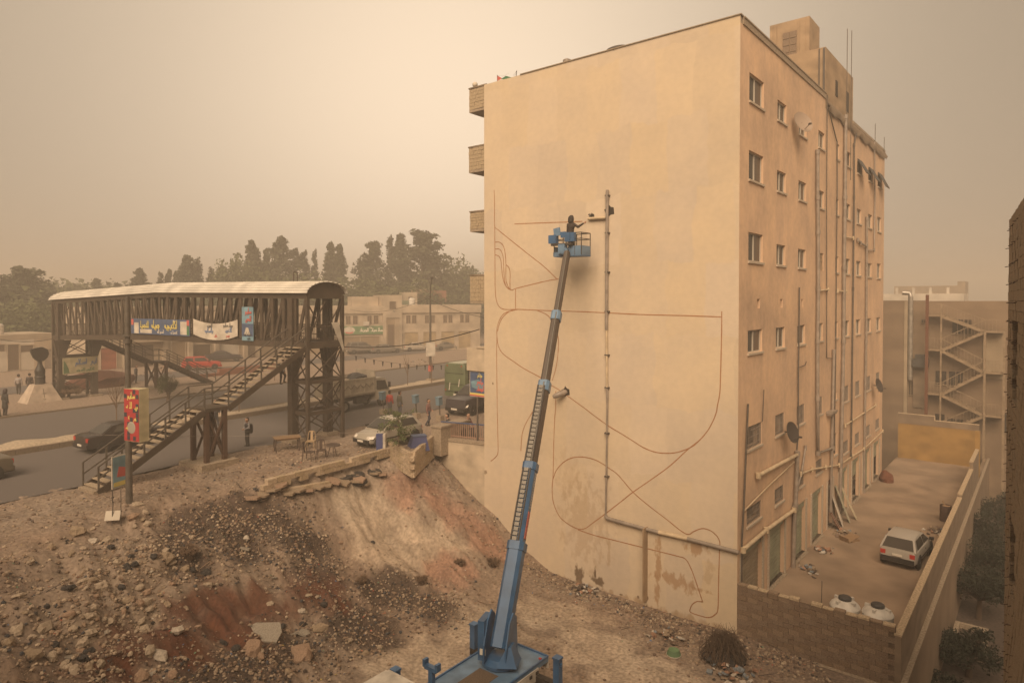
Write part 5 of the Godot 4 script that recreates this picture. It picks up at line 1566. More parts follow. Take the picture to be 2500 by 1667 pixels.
func unfinished_building() -> void:
	var t := lthing("unfinished_building", "unfinished grey block building with empty window holes and wire ties at the right edge", "building", 8.87, -4.3, 5.16, 0.088)
	var b := MB.new()
	var holes := [[-3.2, -1.6, 15.0, 16.9], [-3.2, -1.7, 10.7, 12.3], [-3.2, -1.7, 6.6, 8.5], [-3.0, -1.6, 2.8, 4.6]]  # distance from the far edge, as z; height above the alley
	b.mm(Vector3(0.22, 0, 0.2), Vector3(0.3, 19.4, 8)); obj("inner_wall", b, M.block, t)
	b = MB.new(); b.mm(Vector3(0.0, 0, 0), Vector3(7, 19.45, 0.2)); obj("far_end_wall", b, mat("pale_block", 0.37, 0.28, 0.19, 0.95, "fine", 0.5), t)
	b = MB.new(); b.mm(Vector3(0.3, 0, 0.2), Vector3(7, 19.3, 8)); obj("core", b, M.mortar, t)
	var variants := []
	for i in 5: variants.append(block_mesh(0.2, 0.218, 0.436, 20 + i))
	var tones := [M.pale_block, mat("pale_block_grey", 0.33, 0.26, 0.185, 0.95, "fine", 0.5), M.pale_block]
	var rest := MB.new()
	var seam := MB.new()
	var k := 0
	for j in 84:
		var y := 19.35 - j * 0.23
		var z := 0.22 if j % 2 == 0 else 0.445
		while z < 7.8:
			var open := false
			for h in holes:
				if z > -h[1] and z < -h[0] and y > h[2] and y < h[3]: open = true
			if not open:
				if k < 300 and z < 4.2 and y > 3: pieces("block", t, variants, tones, Vector3(0.1 + 0.006 * sin(k * 3.1), y, z), k); k += 1
				else: rest.box(Vector3(0.1 + 0.006 * sin(z * 31 + j), y, z), Vector3(0.2, 0.218, 0.436))
			z += 0.45
	for j in 42:
		var y := 19.2 - j * 0.46
		for i in 6:
			seam.tube([Vector3(0.02, y + 0.02 * sin(i * 4.0), 0.05 + i * 0.6), Vector3(-0.05 - 0.03 * sin(i * 3.3 + j), y - 0.02, 0.05 + i * 0.6 + 0.1 * sin(i * 5.0 + j * 2.0))], 0.01, 4)
		seam.tube([Vector3(0.1, y, 0.0), Vector3(0.1, y - 0.02, -0.13 - 0.05 * sin(j * 2.0))], 0.011, 4)
	var o := obj("blocks_farther", rest, M.pale_block, t); o.set_meta("kind", "stuff")
	o = obj("wire_ties", seam, M.barrel_rust, t); o.set_meta("kind", "stuff")


func yard_things() -> void:
	var b := MB.new()
	for q in [[3.67, -1.5, "white plastic water tank behind the block wall, the left one with a rod beside it"], [4.78, -1.62, "white plastic water tank behind the block wall, the right one near the wall corner"]]:
		var t := lthing("water_tank", q[2], "water tank", q[0], 0.12, q[1], 0.3 * q[0], "white water tanks")
		b = MB.new(); b.lathe([Vector2(0.5, 0), Vector2(0.54, 0.1), Vector2(0.52, 0.5), Vector2(0.54, 0.55), Vector2(0.53, 1.0), Vector2(0.55, 1.15), Vector2(0.5, 1.24), Vector2(0.4, 1.32), Vector2(0.24, 1.38), Vector2(0.22, 1.42), Vector2(0.001, 1.42)], Vector3.ZERO, 20); b.smooth(35)
		obj("body", b, M.tank_white, t)
		b = MB.new(); b.lathe([Vector2(0.23, 1.38), Vector2(0.24, 1.48), Vector2(0.2, 1.52), Vector2(0.001, 1.53)], Vector3.ZERO, 16); obj("lid", b, M.lid_dark, t)
		b = MB.new()
		for i in 4: b.box(Vector3(cos(i * PI / 2) * 0.37, 1.36, sin(i * PI / 2) * 0.37), Vector3(0.16, 0.1, 0.1), Basis(Vector3.UP, -i * PI / 2))
		obj("lug", b, M.tank_white, t)
	b = MB.new(); b.tube([Vector3.ZERO, Vector3(0.03, 2.3, 0)], 0.015)
	tag(put("iron_rod", b.mesh(), M.pipe_dark, self, lw(3.05, 0.1, -0.5)), "thin iron rod standing beside the left white water tank", "rod")
	# rusty barrel full of scrap
	var t := lthing("scrap_barrel", "rusty dark barrel filled with scrap beside the yard's boundary wall", "barrel", 5.1, 0.12, -19.9)
	b = MB.new(); b.lathe([Vector2(0.3, 0), Vector2(0.31, 0.02), Vector2(0.3, 0.3), Vector2(0.315, 0.32), Vector2(0.3, 0.34), Vector2(0.3, 0.6), Vector2(0.315, 0.62), Vector2(0.3, 0.64), Vector2(0.3, 0.88), Vector2(0.31, 0.9), Vector2(0.28, 0.9), Vector2(0.28, 0.6), Vector2(0.001, 0.6)], Vector3.ZERO, 18); obj("drum", b, M.barrel_rust, t)
	b = MB.new(); b.box(Vector3(0.05, 0.8, 0.05), Vector3(0.4, 0.1, 0.25), Basis(Vector3(1, 0.3, 0).normalized(), 0.5)); b.box(Vector3(-0.05, 0.9, -0.05), Vector3(0.05, 0.5, 0.08), Basis(Vector3(0, 0, 1), 0.5)); obj("scrap", b, M.wood, t)
	# boards leaning at the fourth garage
	for q in [[0.55, -15.3, 2.3, 1.0, 0.32, "white sheet leaning against the building beside the pale green board", "sign_white"], [0.75, -16.1, 2.2, 0.6, 0.36, "pale green door panel leaning between two shutters of the side wall", "shutter"], [0.95, -16.9, 2.0, 0.5, 0.42, "long cream frame leaning farthest out from the side wall", "sign_cream"], [0.6, -14.4, 1.0, 0.7, 0.5, "short dark board leaning at the foot of the white sheet", "rust"]]:
		t = lthing("leaning_board", q[5], "board", q[0], 0.12, q[1], 0.25)
		b = MB.new(); b.box(Vector3(-sin(q[4]) * q[2] / 2, cos(q[4]) * q[2] / 2, 0), Vector3(0.05, q[2], q[3]), Basis(Vector3(0, 0, 1), q[4])); obj("sheet", b, M[q[6]], t)
		b = MB.new()
		for s in [-1, 1]: b.box(Vector3(-sin(q[4]) * q[2] / 2 + 0.03, cos(q[4]) * q[2] / 2, s * q[3] * 0.46), Vector3(0.02, q[2] * 0.98, 0.05), Basis(Vector3(0, 0, 1), q[4]))
		obj("edge_strip", b, M.sill, t)
	b = MB.new(); b.box(Vector3(0, 0.12, 0), Vector3(0.85, 0.03, 0.6), Basis(Vector3(0, 0, 1), 0.28)); b.box(Vector3(-0.42, 0.1, 0), Vector3(0.03, 0.3, 0.6), Basis(Vector3(0, 0, 1), 0.3)); b.box(Vector3(0.1, 0.03, 0.28), Vector3(0.6, 0.12, 0.03))
	tag(put("cardboard_box", b.mesh(), M.wood, self, lw(1.45, 0.13, -12.8), 0.4), "flattened brown cardboard box on the yard floor by the shutters", "box")
	b = MB.new(); blob(b, Vector3(0, 0.25, 0), Vector3(0.45, 0.5, 0.55), 5, 0.35)
	tag(put("rubble_sack", b.mesh(), M.rust, self, lw(0.75, 0.1, -27.3)), "dark reddish heap slumped at the far end of the side wall", "heap")
	# rubbish by the boundary wall and along the shutters
	litter_pile("rubbish_pile", "heap of crumpled white and grey rubbish against the boundary wall", lw(4.9, 0.1, -17.3), 0.75, 34, 3)
	litter_pile("rubbish_pile", "scatter of rubble and scraps below the second shutter", lw(0.85, 0.1, -7.2), 0.55, 26, 4)
	litter_pile("rubbish_pile", "small pile of stones and scraps between the third and fourth shutters", lw(0.8, 0.1, -10.3), 0.5, 22, 5)
	litter_pile("rubbish_pile", "pile of rubble under the leaning boards", lw(1.0, 0.1, -13.9), 0.6, 24, 6)
	# the alley: planters and shrubs
	for q in [[6.9, -3.0, "concrete planter frame in the alley, nearest the picture's lower edge"], [6.8, -13.5, "concrete planter frame in the alley, between the dark shrubs"]]:
		t = lthing("alley_planter", q[2], "planter", q[0], -4.3, q[1])
		b = MB.new(); b.mm(Vector3(-0.7, 0, -1.2), Vector3(-0.5, 0.75, 1.2)); b.mm(Vector3(0.5, 0, -1.2), Vector3(0.7, 0.75, 1.2)); b.mm(Vector3(-0.5, 0, -1.2), Vector3(0.5, 0.75, -1.0)); b.mm(Vector3(-0.5, 0, 1.0), Vector3(0.5, 0.75, 1.2)); obj("kerb", b, M.concrete, t)
		b = MB.new(); b.mm(Vector3(-0.5, 0, -1.0), Vector3(0.5, 0.5, 1.0)); obj("earth", b, M.alley, t)
	var k := 0
	for q in [[6.7, -6.5, 1.6], [7.0, -10.5, 2.3], [6.9, -17.5, 3.0], [7.2, -22.0, 3.3], [6.9, -27.5, 3.6], [7.3, -33.5, 3.4]]:
		shrub("alley_shrub", ["dark shrub in the alley, the one nearest the lower edge", "dark shrub in the alley, second from the lower edge", "dark leafy shrub in the middle of the alley", "tall dark shrub beyond the middle of the alley", "tall dusty shrub near the alley's far end", "tall dusty shrub farthest along the alley"][k], lw(q[0], -4.3, q[1]), q[2], 1.35, M.leaf_dark, 60 + k)
		k += 1


func blob(b: MB, at: Vector3, r: Vector3, seed_: int, rough: float, n := 6) -> void:
	var f := FastNoiseLite.new(); f.seed = seed_; f.frequency = 0.9
	var pts := []
	for i in n + 1:
		var row := []
		for j in n * 2:
			var th := PI * i / n; var ph := TAU * j / (n * 2)
			var d := Vector3(sin(th) * cos(ph), cos(th), sin(th) * sin(ph))
			row.append(at + d * r * (1 + rough * f.get_noise_3dv(d * 1.6)))
		pts.append(row)
	for i in n:
		for j in n * 2:
			var o := (j + 1) % (n * 2)
			if i > 0: b.tri(pts[i][j], pts[i][o], pts[i + 1][o])
			if i < n - 1: b.tri(pts[i][j], pts[i + 1][o], pts[i + 1][j])
	# faces run clockwise here, so turn them outwards
	var from := b.v.size() - (n - 1) * n * 2 * 2 * 3
	for i in range(from, b.v.size(), 3):
		var c := (b.v[i] + b.v[i + 1] + b.v[i + 2]) / 3 - at
		if b.n[i].dot(c / (r * r)) < 0:
			var s := b.v[i + 1]; b.v[i + 1] = b.v[i + 2]; b.v[i + 2] = s
			for q in 3: b.n[i + q] = -b.n[i + q]


func litter_pile(called: String, label: String, at: Vector3, r: float, n: int, seed_: int) -> void:
	var q := RandomNumberGenerator.new(); q.seed = seed_
	var b := MB.new(); b.tinted = true
	var inks := [Color(0.5, 0.43, 0.35), Color(0.3, 0.22, 0.15), Color(0.2, 0.14, 0.1), Color(0.12, 0.09, 0.07), Color(0.6, 0.55, 0.48), Color(0.2, 0.22, 0.24), Color(0.36, 0.2, 0.13)]
	for i in n:
		b.ink = inks[q.randi() % inks.size()]
		var d := Vector3(q.randfn() * r * 0.5, 0, q.randfn() * r * 0.5)
		d.y = maxf(0.03, 0.28 * r - d.length() * 0.3) + q.randf() * 0.05
		var s := q.randf_range(0.06, 0.22)
		b.box(d, Vector3(s, s * q.randf_range(0.15, 0.6), s * q.randf_range(0.5, 1.2)), Basis.from_euler(Vector3(q.randf_range(-0.6, 0.6), q.randf() * TAU, q.randf_range(-0.6, 0.6))))
	tag(put(called, b.mesh(), M.tint, self, at), label, "rubbish pile")


# ---- plants ------------------------------------------------------------------------
func leaf_cloud(b: MB, q: RandomNumberGenerator, at: Vector3, r: Vector3, n: int, size: float) -> void:  # leaf-sized faces spread through a clump
	for i in n:
		var d := Vector3(q.randfn(), q.randfn(), q.randfn())
		d = d.normalized() * pow(q.randf(), 0.4)
		var p := at + d * r
		var u := Vector3(q.randfn(), q.randfn() * 0.6, q.randfn()).normalized()
		var w := u.cross(Vector3(q.randfn(), q.randfn(), q.randfn())).normalized()
		var s := size * q.randf_range(0.6, 1.4)
		b.tri(p - u * s, p + u * s, p + w * s * 1.1)
		

func crown(kind: String, h: float, w: float, seed_: int) -> Array:  # [leaf mesh, limb mesh]
	var q := RandomNumberGenerator.new(); q.seed = seed_
	var leaf := MB.new(); var limb := MB.new()
	match kind:
		"pine", "fir":
			var n := int(h * (5.0 if kind == "fir" else 4.2))
			limb.tube([Vector3.ZERO, Vector3(0.1, h * 0.5, 0), Vector3(0, h * 0.96, 0)], [h * 0.018, h * 0.012, 0.03], 6)
			for i in n:
				var k := (i + q.randf()) / n
				var y := h * (0.14 + 0.84 * k)
				var reach := w * (pow(1 - k, 0.7) * q.randf_range(0.65, 1.1) + 0.08) if kind == "fir" else w * (0.35 + 0.75 * sin(PI * pow(k, 0.8))) * q.randf_range(0.5, 1.1)
				var a := q.randf() * TAU
				var e := Vector3(cos(a) * reach, reach * q.randf_range(0.02, 0.3), sin(a) * reach)
				limb.tube([Vector3(0, y, 0), Vector3(0, y, 0) + e], [0.05, 0.015], 4, false)
				for s in 4:
					leaf_cloud(leaf, q, Vector3(0, y, 0) + e * (0.35 + 0.22 * s), Vector3(0.3 + reach * 0.28, 0.24 + reach * 0.17, 0.3 + reach * 0.28), 24, 0.27)
			leaf_cloud(leaf, q, Vector3(0, h * 0.97, 0), Vector3(0.25, 0.6, 0.25), 40, 0.18)
		"cypress":
			limb.tube([Vector3.ZERO, Vector3(0, h * 0.95, 0)], [h * 0.014, 0.02], 6)
			for i in int(h * 4):
				var k := (i + q.randf()) / (h * 4)
				var rr := w * (0.25 + 0.75 * sin(PI * pow(k * 0.94 + 0.04, 0.65)))
				var a := q.randf() * TAU
				leaf_cloud(leaf, q, Vector3(cos(a) * rr * 0.5, h * (0.05 + 0.92 * k), sin(a) * rr * 0.5), Vector3(rr * 0.6, 0.6, rr * 0.6), 30, 0.24)
		"bush", "round":
			limb.tube([Vector3.ZERO, Vector3(0.05, h * 0.4, 0)], [0.16, 0.1], 6)
			for i in int(26 + h * 6):
				var d := Vector3(q.randfn(), absf(q.randfn()) * 0.8 - 0.15, q.randfn()).normalized() * pow(q.randf(), 0.35)
				var c := Vector3(d.x * w, h * 0.5 + d.y * h * 0.45, d.z * w)
				limb.tube([Vector3(0.05, h * 0.35, 0), c], [0.05, 0.012], 4, false)
				leaf_cloud(leaf, q, c, Vector3(w * 0.3, h * 0.15, w * 0.3), 90, w * 0.055)
	return [leaf.mesh(), limb.mesh()]


func plant(called: String, label: String, cat: String, at: Vector3, parts: Array, leaf: Material, turn := 0.0, size := 1.0, group := "") -> Node3D:
	var t := thing(called, label, cat, at, turn, group)
	put("crown", parts[0], leaf, t)
	put("trunk", parts[1], M.bark, t)
	t.scale = Vector3.ONE * size
	return t


func shrub(called: String, label: String, at: Vector3, h: float, w: float, leaf: Material, seed_: int) -> void:
	plant(called, label, "shrub", at, crown("bush", h, w, seed_), leaf)


func hill_at(p: Vector3) -> float:
	var r := rloc(p.x, -p.z)
	return hill_y(r.x, r.y)


func trees() -> void:
	# x and height of each tree's top, its distance, half width and kind
	var list := [
		[-72.7, 18.1, 98, 3.0, "pine", "broad dark pine towering at the left edge of the wood"], [-73.0, 15.3, 95, 3.2, "pine", "dark pine cut by the left edge of the picture"], [-68.4, 14.5, 96, 2.6, "pine", "lower dark pine right of the broad one at the left edge"], [-82.1, 15.8, 118, 1.4, "fir", "slim dark fir behind the footbridge's far end, left one"], [-82.1, 15.5, 120, 1.1, "cypress", "slim cypress behind the footbridge's far end, right one"], [-81.7, 15.3, 122, 1.2, "fir", "tiny fir tip above the far end of the footbridge roof"],
		[-76.5, 17.1, 122, 1.6, "fir", "ragged fir just above the left part of the footbridge roof"], [-74.0, 16.5, 124, 1.4, "fir", "wind-bent small fir above the left part of the footbridge roof"], [-67.5, 18.9, 120, 2.2, "fir", "clear-cut fir standing alone above the footbridge roof"], [-65.9, 18.6, 124, 1.0, "cypress", "bent cypress left of the pair of firs above the bridge"], [-65.3, 19.1, 126, 1.3, "fir", "thin fir beside the bent cypress"], [-63.9, 18.7, 126, 1.2, "fir", "scraggy fir next to the pair above the bridge roof"], [-59.7, 21.3, 122, 2.4, "fir", "left fir of the close pair above the middle of the bridge"], [-58.0, 21.1, 122, 1.5, "cypress", "right-hand slim tree of the close pair above the bridge"], [-56.4, 19.3, 124, 1.3, "cypress", "slim cypress right of the close pair"], [-55.1, 19.6, 126, 1.8, "fir", "ragged fir left of the dense clump"],
		[-51.4, 21.7, 124, 3.4, "round", "broad round-topped tree at the left of the dense clump"], [-49.4, 24.4, 126, 2.4, "fir", "tall fir inside the dense clump, left of its highest top"], [-48.3, 23.2, 130, 1.4, "fir", "thin open fir in the middle of the dense clump"], [-45.1, 25.2, 128, 2.7, "pine", "highest pine of the dense clump above the bridge"], [-42.7, 23.3, 130, 2.4, "cypress", "blunt dark tree right of the highest pine"], [-41.4, 23.2, 132, 1.5, "cypress", "narrow tree at the right end of the dense clump"], [-40.0, 23.5, 134, 1.0, "cypress", "spindly cypress right of the dense clump"], [-36.2, 24.7, 132, 1.9, "fir", "twin-topped fir, left spire"], [-34.5, 24.2, 132, 1.9, "fir", "twin-topped fir, right spire"],
		[-28.9, 25.1, 136, 2.8, "pine", "flat-topped pine left of the slim spires"], [-31.7, 22.2, 138, 0.9, "cypress", "thin pointed tree left of the flat-topped pine"], [-25.4, 26.9, 138, 1.5, "cypress", "slim spire, left of two beside the great pine"], [-23.2, 27.1, 138, 2.2, "fir", "slim spire, right of two beside the great pine"], [-18.6, 27.4, 136, 4.3, "pine", "great dense pine, tallest of the wood near the cream building"], [-12.8, 22.4, 150, 5.0, "round", "pale rounded tree fading out beside the cream building"], [-9.0, 20.3, 156, 4.2, "round", "palest bushy tree right beside the cream building"],
		[-45.5, 18.1, 118, 5.0, "round", "light green leafy tree below the dense clump"], [-37.5, 17.8, 120, 5.2, "round", "yellowish leafy tree below the right end of the clump"], [-32.3, 17.2, 124, 4.8, "round", "broad low tree behind the bridge's near end"], [-24.5, 17.2, 126, 5.2, "round", "broad low tree behind the stone row, left of the lamp"], [-18.2, 16.9, 128, 5.0, "round", "broad low tree behind the stone row, at the lamp"], [-43.0, 17.1, 122, 4.6, "bush", "dull bushy tree low in the middle of the wood"], [-50.0, 16.9, 116, 4.4, "bush", "dull bushy tree low at the left of the wood"], [-29.6, 16.5, 130, 5.0, "bush", "dull bushy tree low behind the stone row"], [-15.3, 16.8, 140, 5.5, "bush", "hazy bushy tree low by the cream building"],
		[-64.6, 13.1, 88, 3.4, "bush", "bright green bushy tree behind the low white house, middle one"], [-60.3, 12.2, 86, 2.8, "bush", "bright green bushy tree behind the low white house, right one"], [-67.5, 12.5, 88, 3.4, "bush", "dark green bushy tree behind the low white house, left one"],
	]
	var made := {}
	var k := 0
	for e in list:
		var top := P(e[0], e[1], e[2])
		var base := hill_at(top) - 0.3
		var h := top.y - base
		var key := "%s%d" % [e[4], k % 3]
		if not made.has(key): made[key] = [crown(e[4], {"pine": 15.0, "fir": 15.0, "cypress": 15.0, "round": 10.0, "bush": 8.0}[e[4]], {"pine": 3.0, "fir": 2.6, "cypress": 1.5, "round": 4.5, "bush": 3.6}[e[4]], 100 + k), {"pine": 15.0, "fir": 15.0, "cypress": 15.0, "round": 10.0, "bush": 8.0}[e[4]], {"pine": 3.0, "fir": 2.6, "cypress": 1.5, "round": 4.5, "bush": 3.6}[e[4]]]
		var p = made[key]
		var t := plant({"pine": "pine_tree", "fir": "fir_tree", "cypress": "cypress_tree", "round": "leafy_tree", "bush": "bushy_tree"}[e[4]], e[5], "tree", Vector3(top.x, base, top.z), p[0], M.leaf_bush if e[4] in ["round", "bush"] else M.leaf_cypress if e[4] == "cypress" else M.leaf_pine, k * 1.3, 1.0, "trees of the wood behind the street")
		t.scale = Vector3(1.3 * e[3] / p[2], h / p[1], 1.3 * e[3] / p[2])
		k += 1
	# the wooded bank behind them, in the same paled leaf colour
	var q := RandomNumberGenerator.new(); q.seed = 77
	var cl := MB.new()
	for i in 50: leaf_cloud(cl, q, Vector3(q.randfn() * 1.3, 1.6 + q.randfn() * 0.9, q.randfn() * 1.3), Vector3(0.9, 0.8, 0.9), 16, 0.2)
	var mm := MultiMesh.new()
	mm.transform_format = MultiMesh.TRANSFORM_3D
	mm.mesh = cl.mesh()
	mm.instance_count = 1300
	for i in 1300:
		var a := q.randf_range(0.0, 260.0); var bb := q.randf_range(66.0, 150.0)
		var w := to_world(a, bb)
		mm.set_instance_transform(i, Transform3D(Basis(Vector3.UP, q.randf() * TAU).scaled(Vector3.ONE * q.randf_range(0.9, 2.6)), Vector3(w.x, hill_y(a, bb) - 0.4, -w.y)))
	var o := MultiMeshInstance3D.new()
	o.name = "wooded_bank"; o.multimesh = mm; o.material_override = M.leaf_bush
	add_child(o)
	tag(o, "low pale scrub covering the bank behind the shops", "scrub", "", "stuff")


func bare_tree(called: String, label: String, at: Vector3, h: float, seed_: int) -> void:
	var q := RandomNumberGenerator.new(); q.seed = seed_
	var t := thing(called, label, "tree", at)
	var b := MB.new()
	b.tube([Vector3.ZERO, Vector3(q.randf_range(-0.05, 0.05), h * 0.35, 0), Vector3(0, h * 0.6, 0.02)], [0.035, 0.028, 0.016], 6)
	obj("trunk", b, M.twig, t)
	b = MB.new()
	for i in 14:
		var y := h * q.randf_range(0.25, 0.6); var a := q.randf() * TAU
		var e := Vector3(cos(a) * h * 0.13, h * q.randf_range(0.25, 0.42), sin(a) * h * 0.13)
		b.tube([Vector3(0, y, 0), Vector3(0, y, 0) + e * 0.5 + Vector3(cos(a), 0, sin(a)) * 0.05, Vector3(0, y, 0) + e], [0.014, 0.01, 0.004], 4, false)
	obj("branches", b, M.twig, t)


# ---- vehicles: local x forward, y up, z to the right-hand side, on the ground --------
func car(label: String, at: Vector3, turn: float, kind: String, paint: Material, size := 1.0, group := "") -> Node3D:
	var t := thing({"hatch": "hatchback_car", "sedan": "sedan_car", "suv": "parked_suv", "wagon": "estate_car"}[kind], label, "car", at, turn, group)
	# side outline: [x, shoulder height, half width] from tail to nose, and the glasshouse outline
	var low := []; var roof := []
	match kind:
		"hatch":
			low = [[-1.9, 0.55, 0.70], [-1.86, 0.86, 0.76], [-1.55, 0.93, 0.82], [-0.9, 0.94, 0.83], [0.2, 0.92, 0.83], [0.85, 0.90, 0.82], [1.35, 0.80, 0.80], [1.75, 0.68, 0.74], [1.93, 0.52, 0.62]]
			roof = [[-1.82, 0.92], [-1.42, 1.36], [-0.9, 1.44], [-0.1, 1.44], [0.25, 1.38], [1.0, 0.90]]
		"sedan":
			low = [[-2.3, 0.55, 0.72], [-2.27, 0.92, 0.80], [-1.9, 0.97, 0.84], [-1.2, 0.95, 0.86], [0.0, 0.92, 0.87], [0.8, 0.91, 0.86], [1.6, 0.85, 0.84], [2.15, 0.74, 0.78], [2.3, 0.52, 0.68]]
			roof = [[-1.62, 0.95], [-0.95, 1.36], [-0.5, 1.41], [0.05, 1.40], [0.3, 1.34], [1.0, 0.91]]
		"suv", "wagon":
			var up := 0.14 if kind == "suv" else 0.0
			low = [[-2.2, 0.6, 0.78], [-2.17, 1.0 + up, 0.84], [-1.8, 1.03 + up, 0.88], [-0.6, 1.02 + up, 0.89], [0.5, 1.0 + up, 0.89], [0.95, 0.99 + up, 0.88], [1.6, 0.93 + up, 0.86], [2.1, 0.85 + up, 0.8], [2.22, 0.55, 0.72]]
			roof = [[-2.1, 1.02 + up], [-1.85, 1.5 + up], [-1.5, 1.57 + up], [0.0, 1.58 + up], [0.35, 1.5 + up], [1.0, 1.0 + up]]
	var sill := 0.28 if kind != "suv" else 0.4
	var b := MB.new()
	var rings := []
	for s in low:
		var y: float = s[1]; var w: float = s[2]; var x: float = s[0]
		var mid := lerpf(sill, y, 0.55)
		var r := PackedVector3Array()
		for q in [[sill, -w * 0.9], [sill + 0.06, -w * 0.98], [mid, -w], [y - 0.05, -w * 0.96], [y, -w * 0.86], [y + 0.012, 0], [y, w * 0.86], [y - 0.05, w * 0.96], [mid, w], [sill + 0.06, w * 0.98], [sill, w * 0.9]]: r.append(Vector3(x, q[0], q[1]))
		r.reverse()
		rings.append(r)
	b.loft(rings)
	var n := roof.size()
	var belt := 0.82
	var hw := func(x: float, y: float) -> float:  # half width of the glasshouse: leans in towards the roof
		return lerpf(0.79, 0.60, clampf((y - roof[0][1]) / (roof[3][1] - roof[0][1]), 0, 1)) * (low[3][2] / 0.83)
	var top := []
	for p in roof:
		var w: float = hw.call(p[0], p[1])
		var r := PackedVector3Array([Vector3(p[0], roof[0][1] - 0.1, -w if p[1] < 1.0 else -0.79 * (low[3][2] / 0.83)), Vector3(p[0], p[1] - 0.02, -w), Vector3(p[0], p[1] + 0.005, -w * 0.7), Vector3(p[0], p[1] + 0.015, 0), Vector3(p[0], p[1] + 0.005, w * 0.7), Vector3(p[0], p[1] - 0.02, w), Vector3(p[0], roof[0][1] - 0.1, w if p[1] < 1.0 else 0.79 * (low[3][2] / 0.83))])
		r.reverse()
		top.append(r)
	b.loft(top)
	b.smooth(38)
	obj("body", b, paint, t)
	# glass, a little proud of the shell
	var glass := func(called: String, p: Array) -> void:
		var g := MB.new()
		var c: Vector3 = (p[0] + p[1] + p[2] + p[3]) / 4.0
		var nn: Vector3 = (p[1] - p[0]).cross(p[3] - p[0]).normalized()
		var q := []
		for v in p: q.append(v + (c - v).normalized() * 0.05 + nn * 0.018)
		var inner := []
		for v in q: inner.append(v - nn * 0.014)
		g.hexa([inner[0], inner[1], inner[2], inner[3], q[0], q[1], q[2], q[3]])
		obj(called, g, M.car_glass, t)
	var last := n - 1
	var wf: float = hw.call(0.0, roof[last - 1][1]); var wl: float = hw.call(0.0, roof[last][1]); var wt: float = hw.call(0.0, roof[1][1])
	glass.call("windscreen", [Vector3(roof[last][0], roof[last][1], wl * 0.95), Vector3(roof[last][0], roof[last][1], -wl * 0.95), Vector3(roof[last - 1][0], roof[last - 1][1], -wf * 0.95), Vector3(roof[last - 1][0], roof[last - 1][1], wf * 0.95)])
	glass.call("rear_window", [Vector3(roof[0][0], roof[0][1], -wl * 0.92), Vector3(roof[0][0], roof[0][1], wl * 0.92), Vector3(roof[1][0], roof[1][1], wt * 0.94), Vector3(roof[1][0], roof[1][1], -wt * 0.94)])
	for s in [-1.0, 1.0]:
		var y0: float = roof[0][1] + 0.03; var y1: float = roof[3][1] - 0.09
		var w0: float = hw.call(0, y0); var w1: float = hw.call(0, y1)
		for e in [[roof[1][0] - 0.12, roof[2][0] + 0.62, roof[1][0] + 0.12, roof[2][0] + 0.62], [roof[2][0] + 0.68, roof[last][0] - 0.22, roof[2][0] + 0.68, roof[last - 1][0] - 0.02]]:
			var q := [Vector3(e[0], y0, s * w0), Vector3(e[1], y0, s * w0), Vector3(e[3], y1, s * w1), Vector3(e[2], y1, s * w1)]
			if s < 0: q = [q[1], q[0], q[3], q[2]]
			glass.call("side_window", q)
	var tail: float = low[0][0]; var nose: float = low[-1][0]
	var tw: float = low[1][2]; var nw: float = low[-2][2]
	for s in [-1.0, 1.0]:
		b = MB.new(); b.box(Vector3(tail + 0.05, low[1][1] - 0.16, s * (tw - 0.13)), Vector3(0.09, 0.2, 0.22)); obj("tail_lamp", b, M.lamp_red, t)
		b = MB.new(); b.hexa([Vector3(nose - 0.16, 0.56, s * nw - 0.1), Vector3(nose - 0.16, 0.56, s * nw + 0.06), Vector3(nose - 0.02, 0.56, s * nw * 0.7 + 0.1), Vector3(nose - 0.02, 0.56, s * nw * 0.7 - 0.12), Vector3(nose - 0.3, 0.70, s * nw - 0.1), Vector3(nose - 0.3, 0.70, s * nw + 0.02), Vector3(nose - 0.12, 0.67, s * nw * 0.7 + 0.1), Vector3(nose - 0.12, 0.67, s * nw * 0.7 - 0.12)]); obj("headlight", b, M.lamp_clear, t)
		b = MB.new(); b.box(Vector3(roof[last][0] - 0.22, roof[0][1] + 0.07, s * (low[3][2] + 0.09)), Vector3(0.12, 0.13, 0.2)); obj("wing_mirror", b, M.black if kind != "sedan" else paint, t)
		b = MB.new(); b.box(Vector3(-0.1, 0.72, s * (low[3][2] + 0.004)), Vector3(0.14, 0.025, 0.02)); obj("door_handle", b, M.black, t)
		b = MB.new(); b.box(Vector3(0, 0.47, s * (low[3][2] - 0.005)), Vector3(1.7, 0.06, 0.025)); obj("rubbing_strip", b, M.black, t)
	b = MB.new(); b.box(Vector3(tail + 0.02, 0.42, 0), Vector3(0.12, 0.22, tw * 1.9)); b.box(Vector3(nose - 0.03, 0.40, 0), Vector3(0.14, 0.2, nw * 1.75)); obj("bumpers", b, M.black if kind in ["hatch", "suv"] else paint, t)
	b = MB.new(); b.box(Vector3(tail - 0.045, 0.47 if kind != "hatch" else 0.66, 0), Vector3(0.03, 0.11, 0.42)); b.box(Vector3(nose + 0.045, 0.42, 0), Vector3(0.02, 0.11, 0.46)); obj("number_plates", b, M.plate, t)
	var axle: float = -low[0][0] * 0.66
	for x in [-axle, axle]:
		for s in [-1.0, 1.0]:
			b = MB.new(); b.lathe([Vector2(0.001, -0.05), Vector2(0.37, -0.05), Vector2(0.37, 0.02), Vector2(0.001, 0.02)], Vector3(x, 0.33, s * (low[3][2] - 0.02)), 16, Basis(Vector3.RIGHT, PI / 2 if s > 0 else -PI / 2)); obj("wheel_arch", b, M.black, t)
			wheel(t, Vector3(x, 0.31, s * (low[3][2] - 0.08)), Vector3(0, 0, s), 0.31, 0.2)
	t.scale = Vector3.ONE * size
	return t


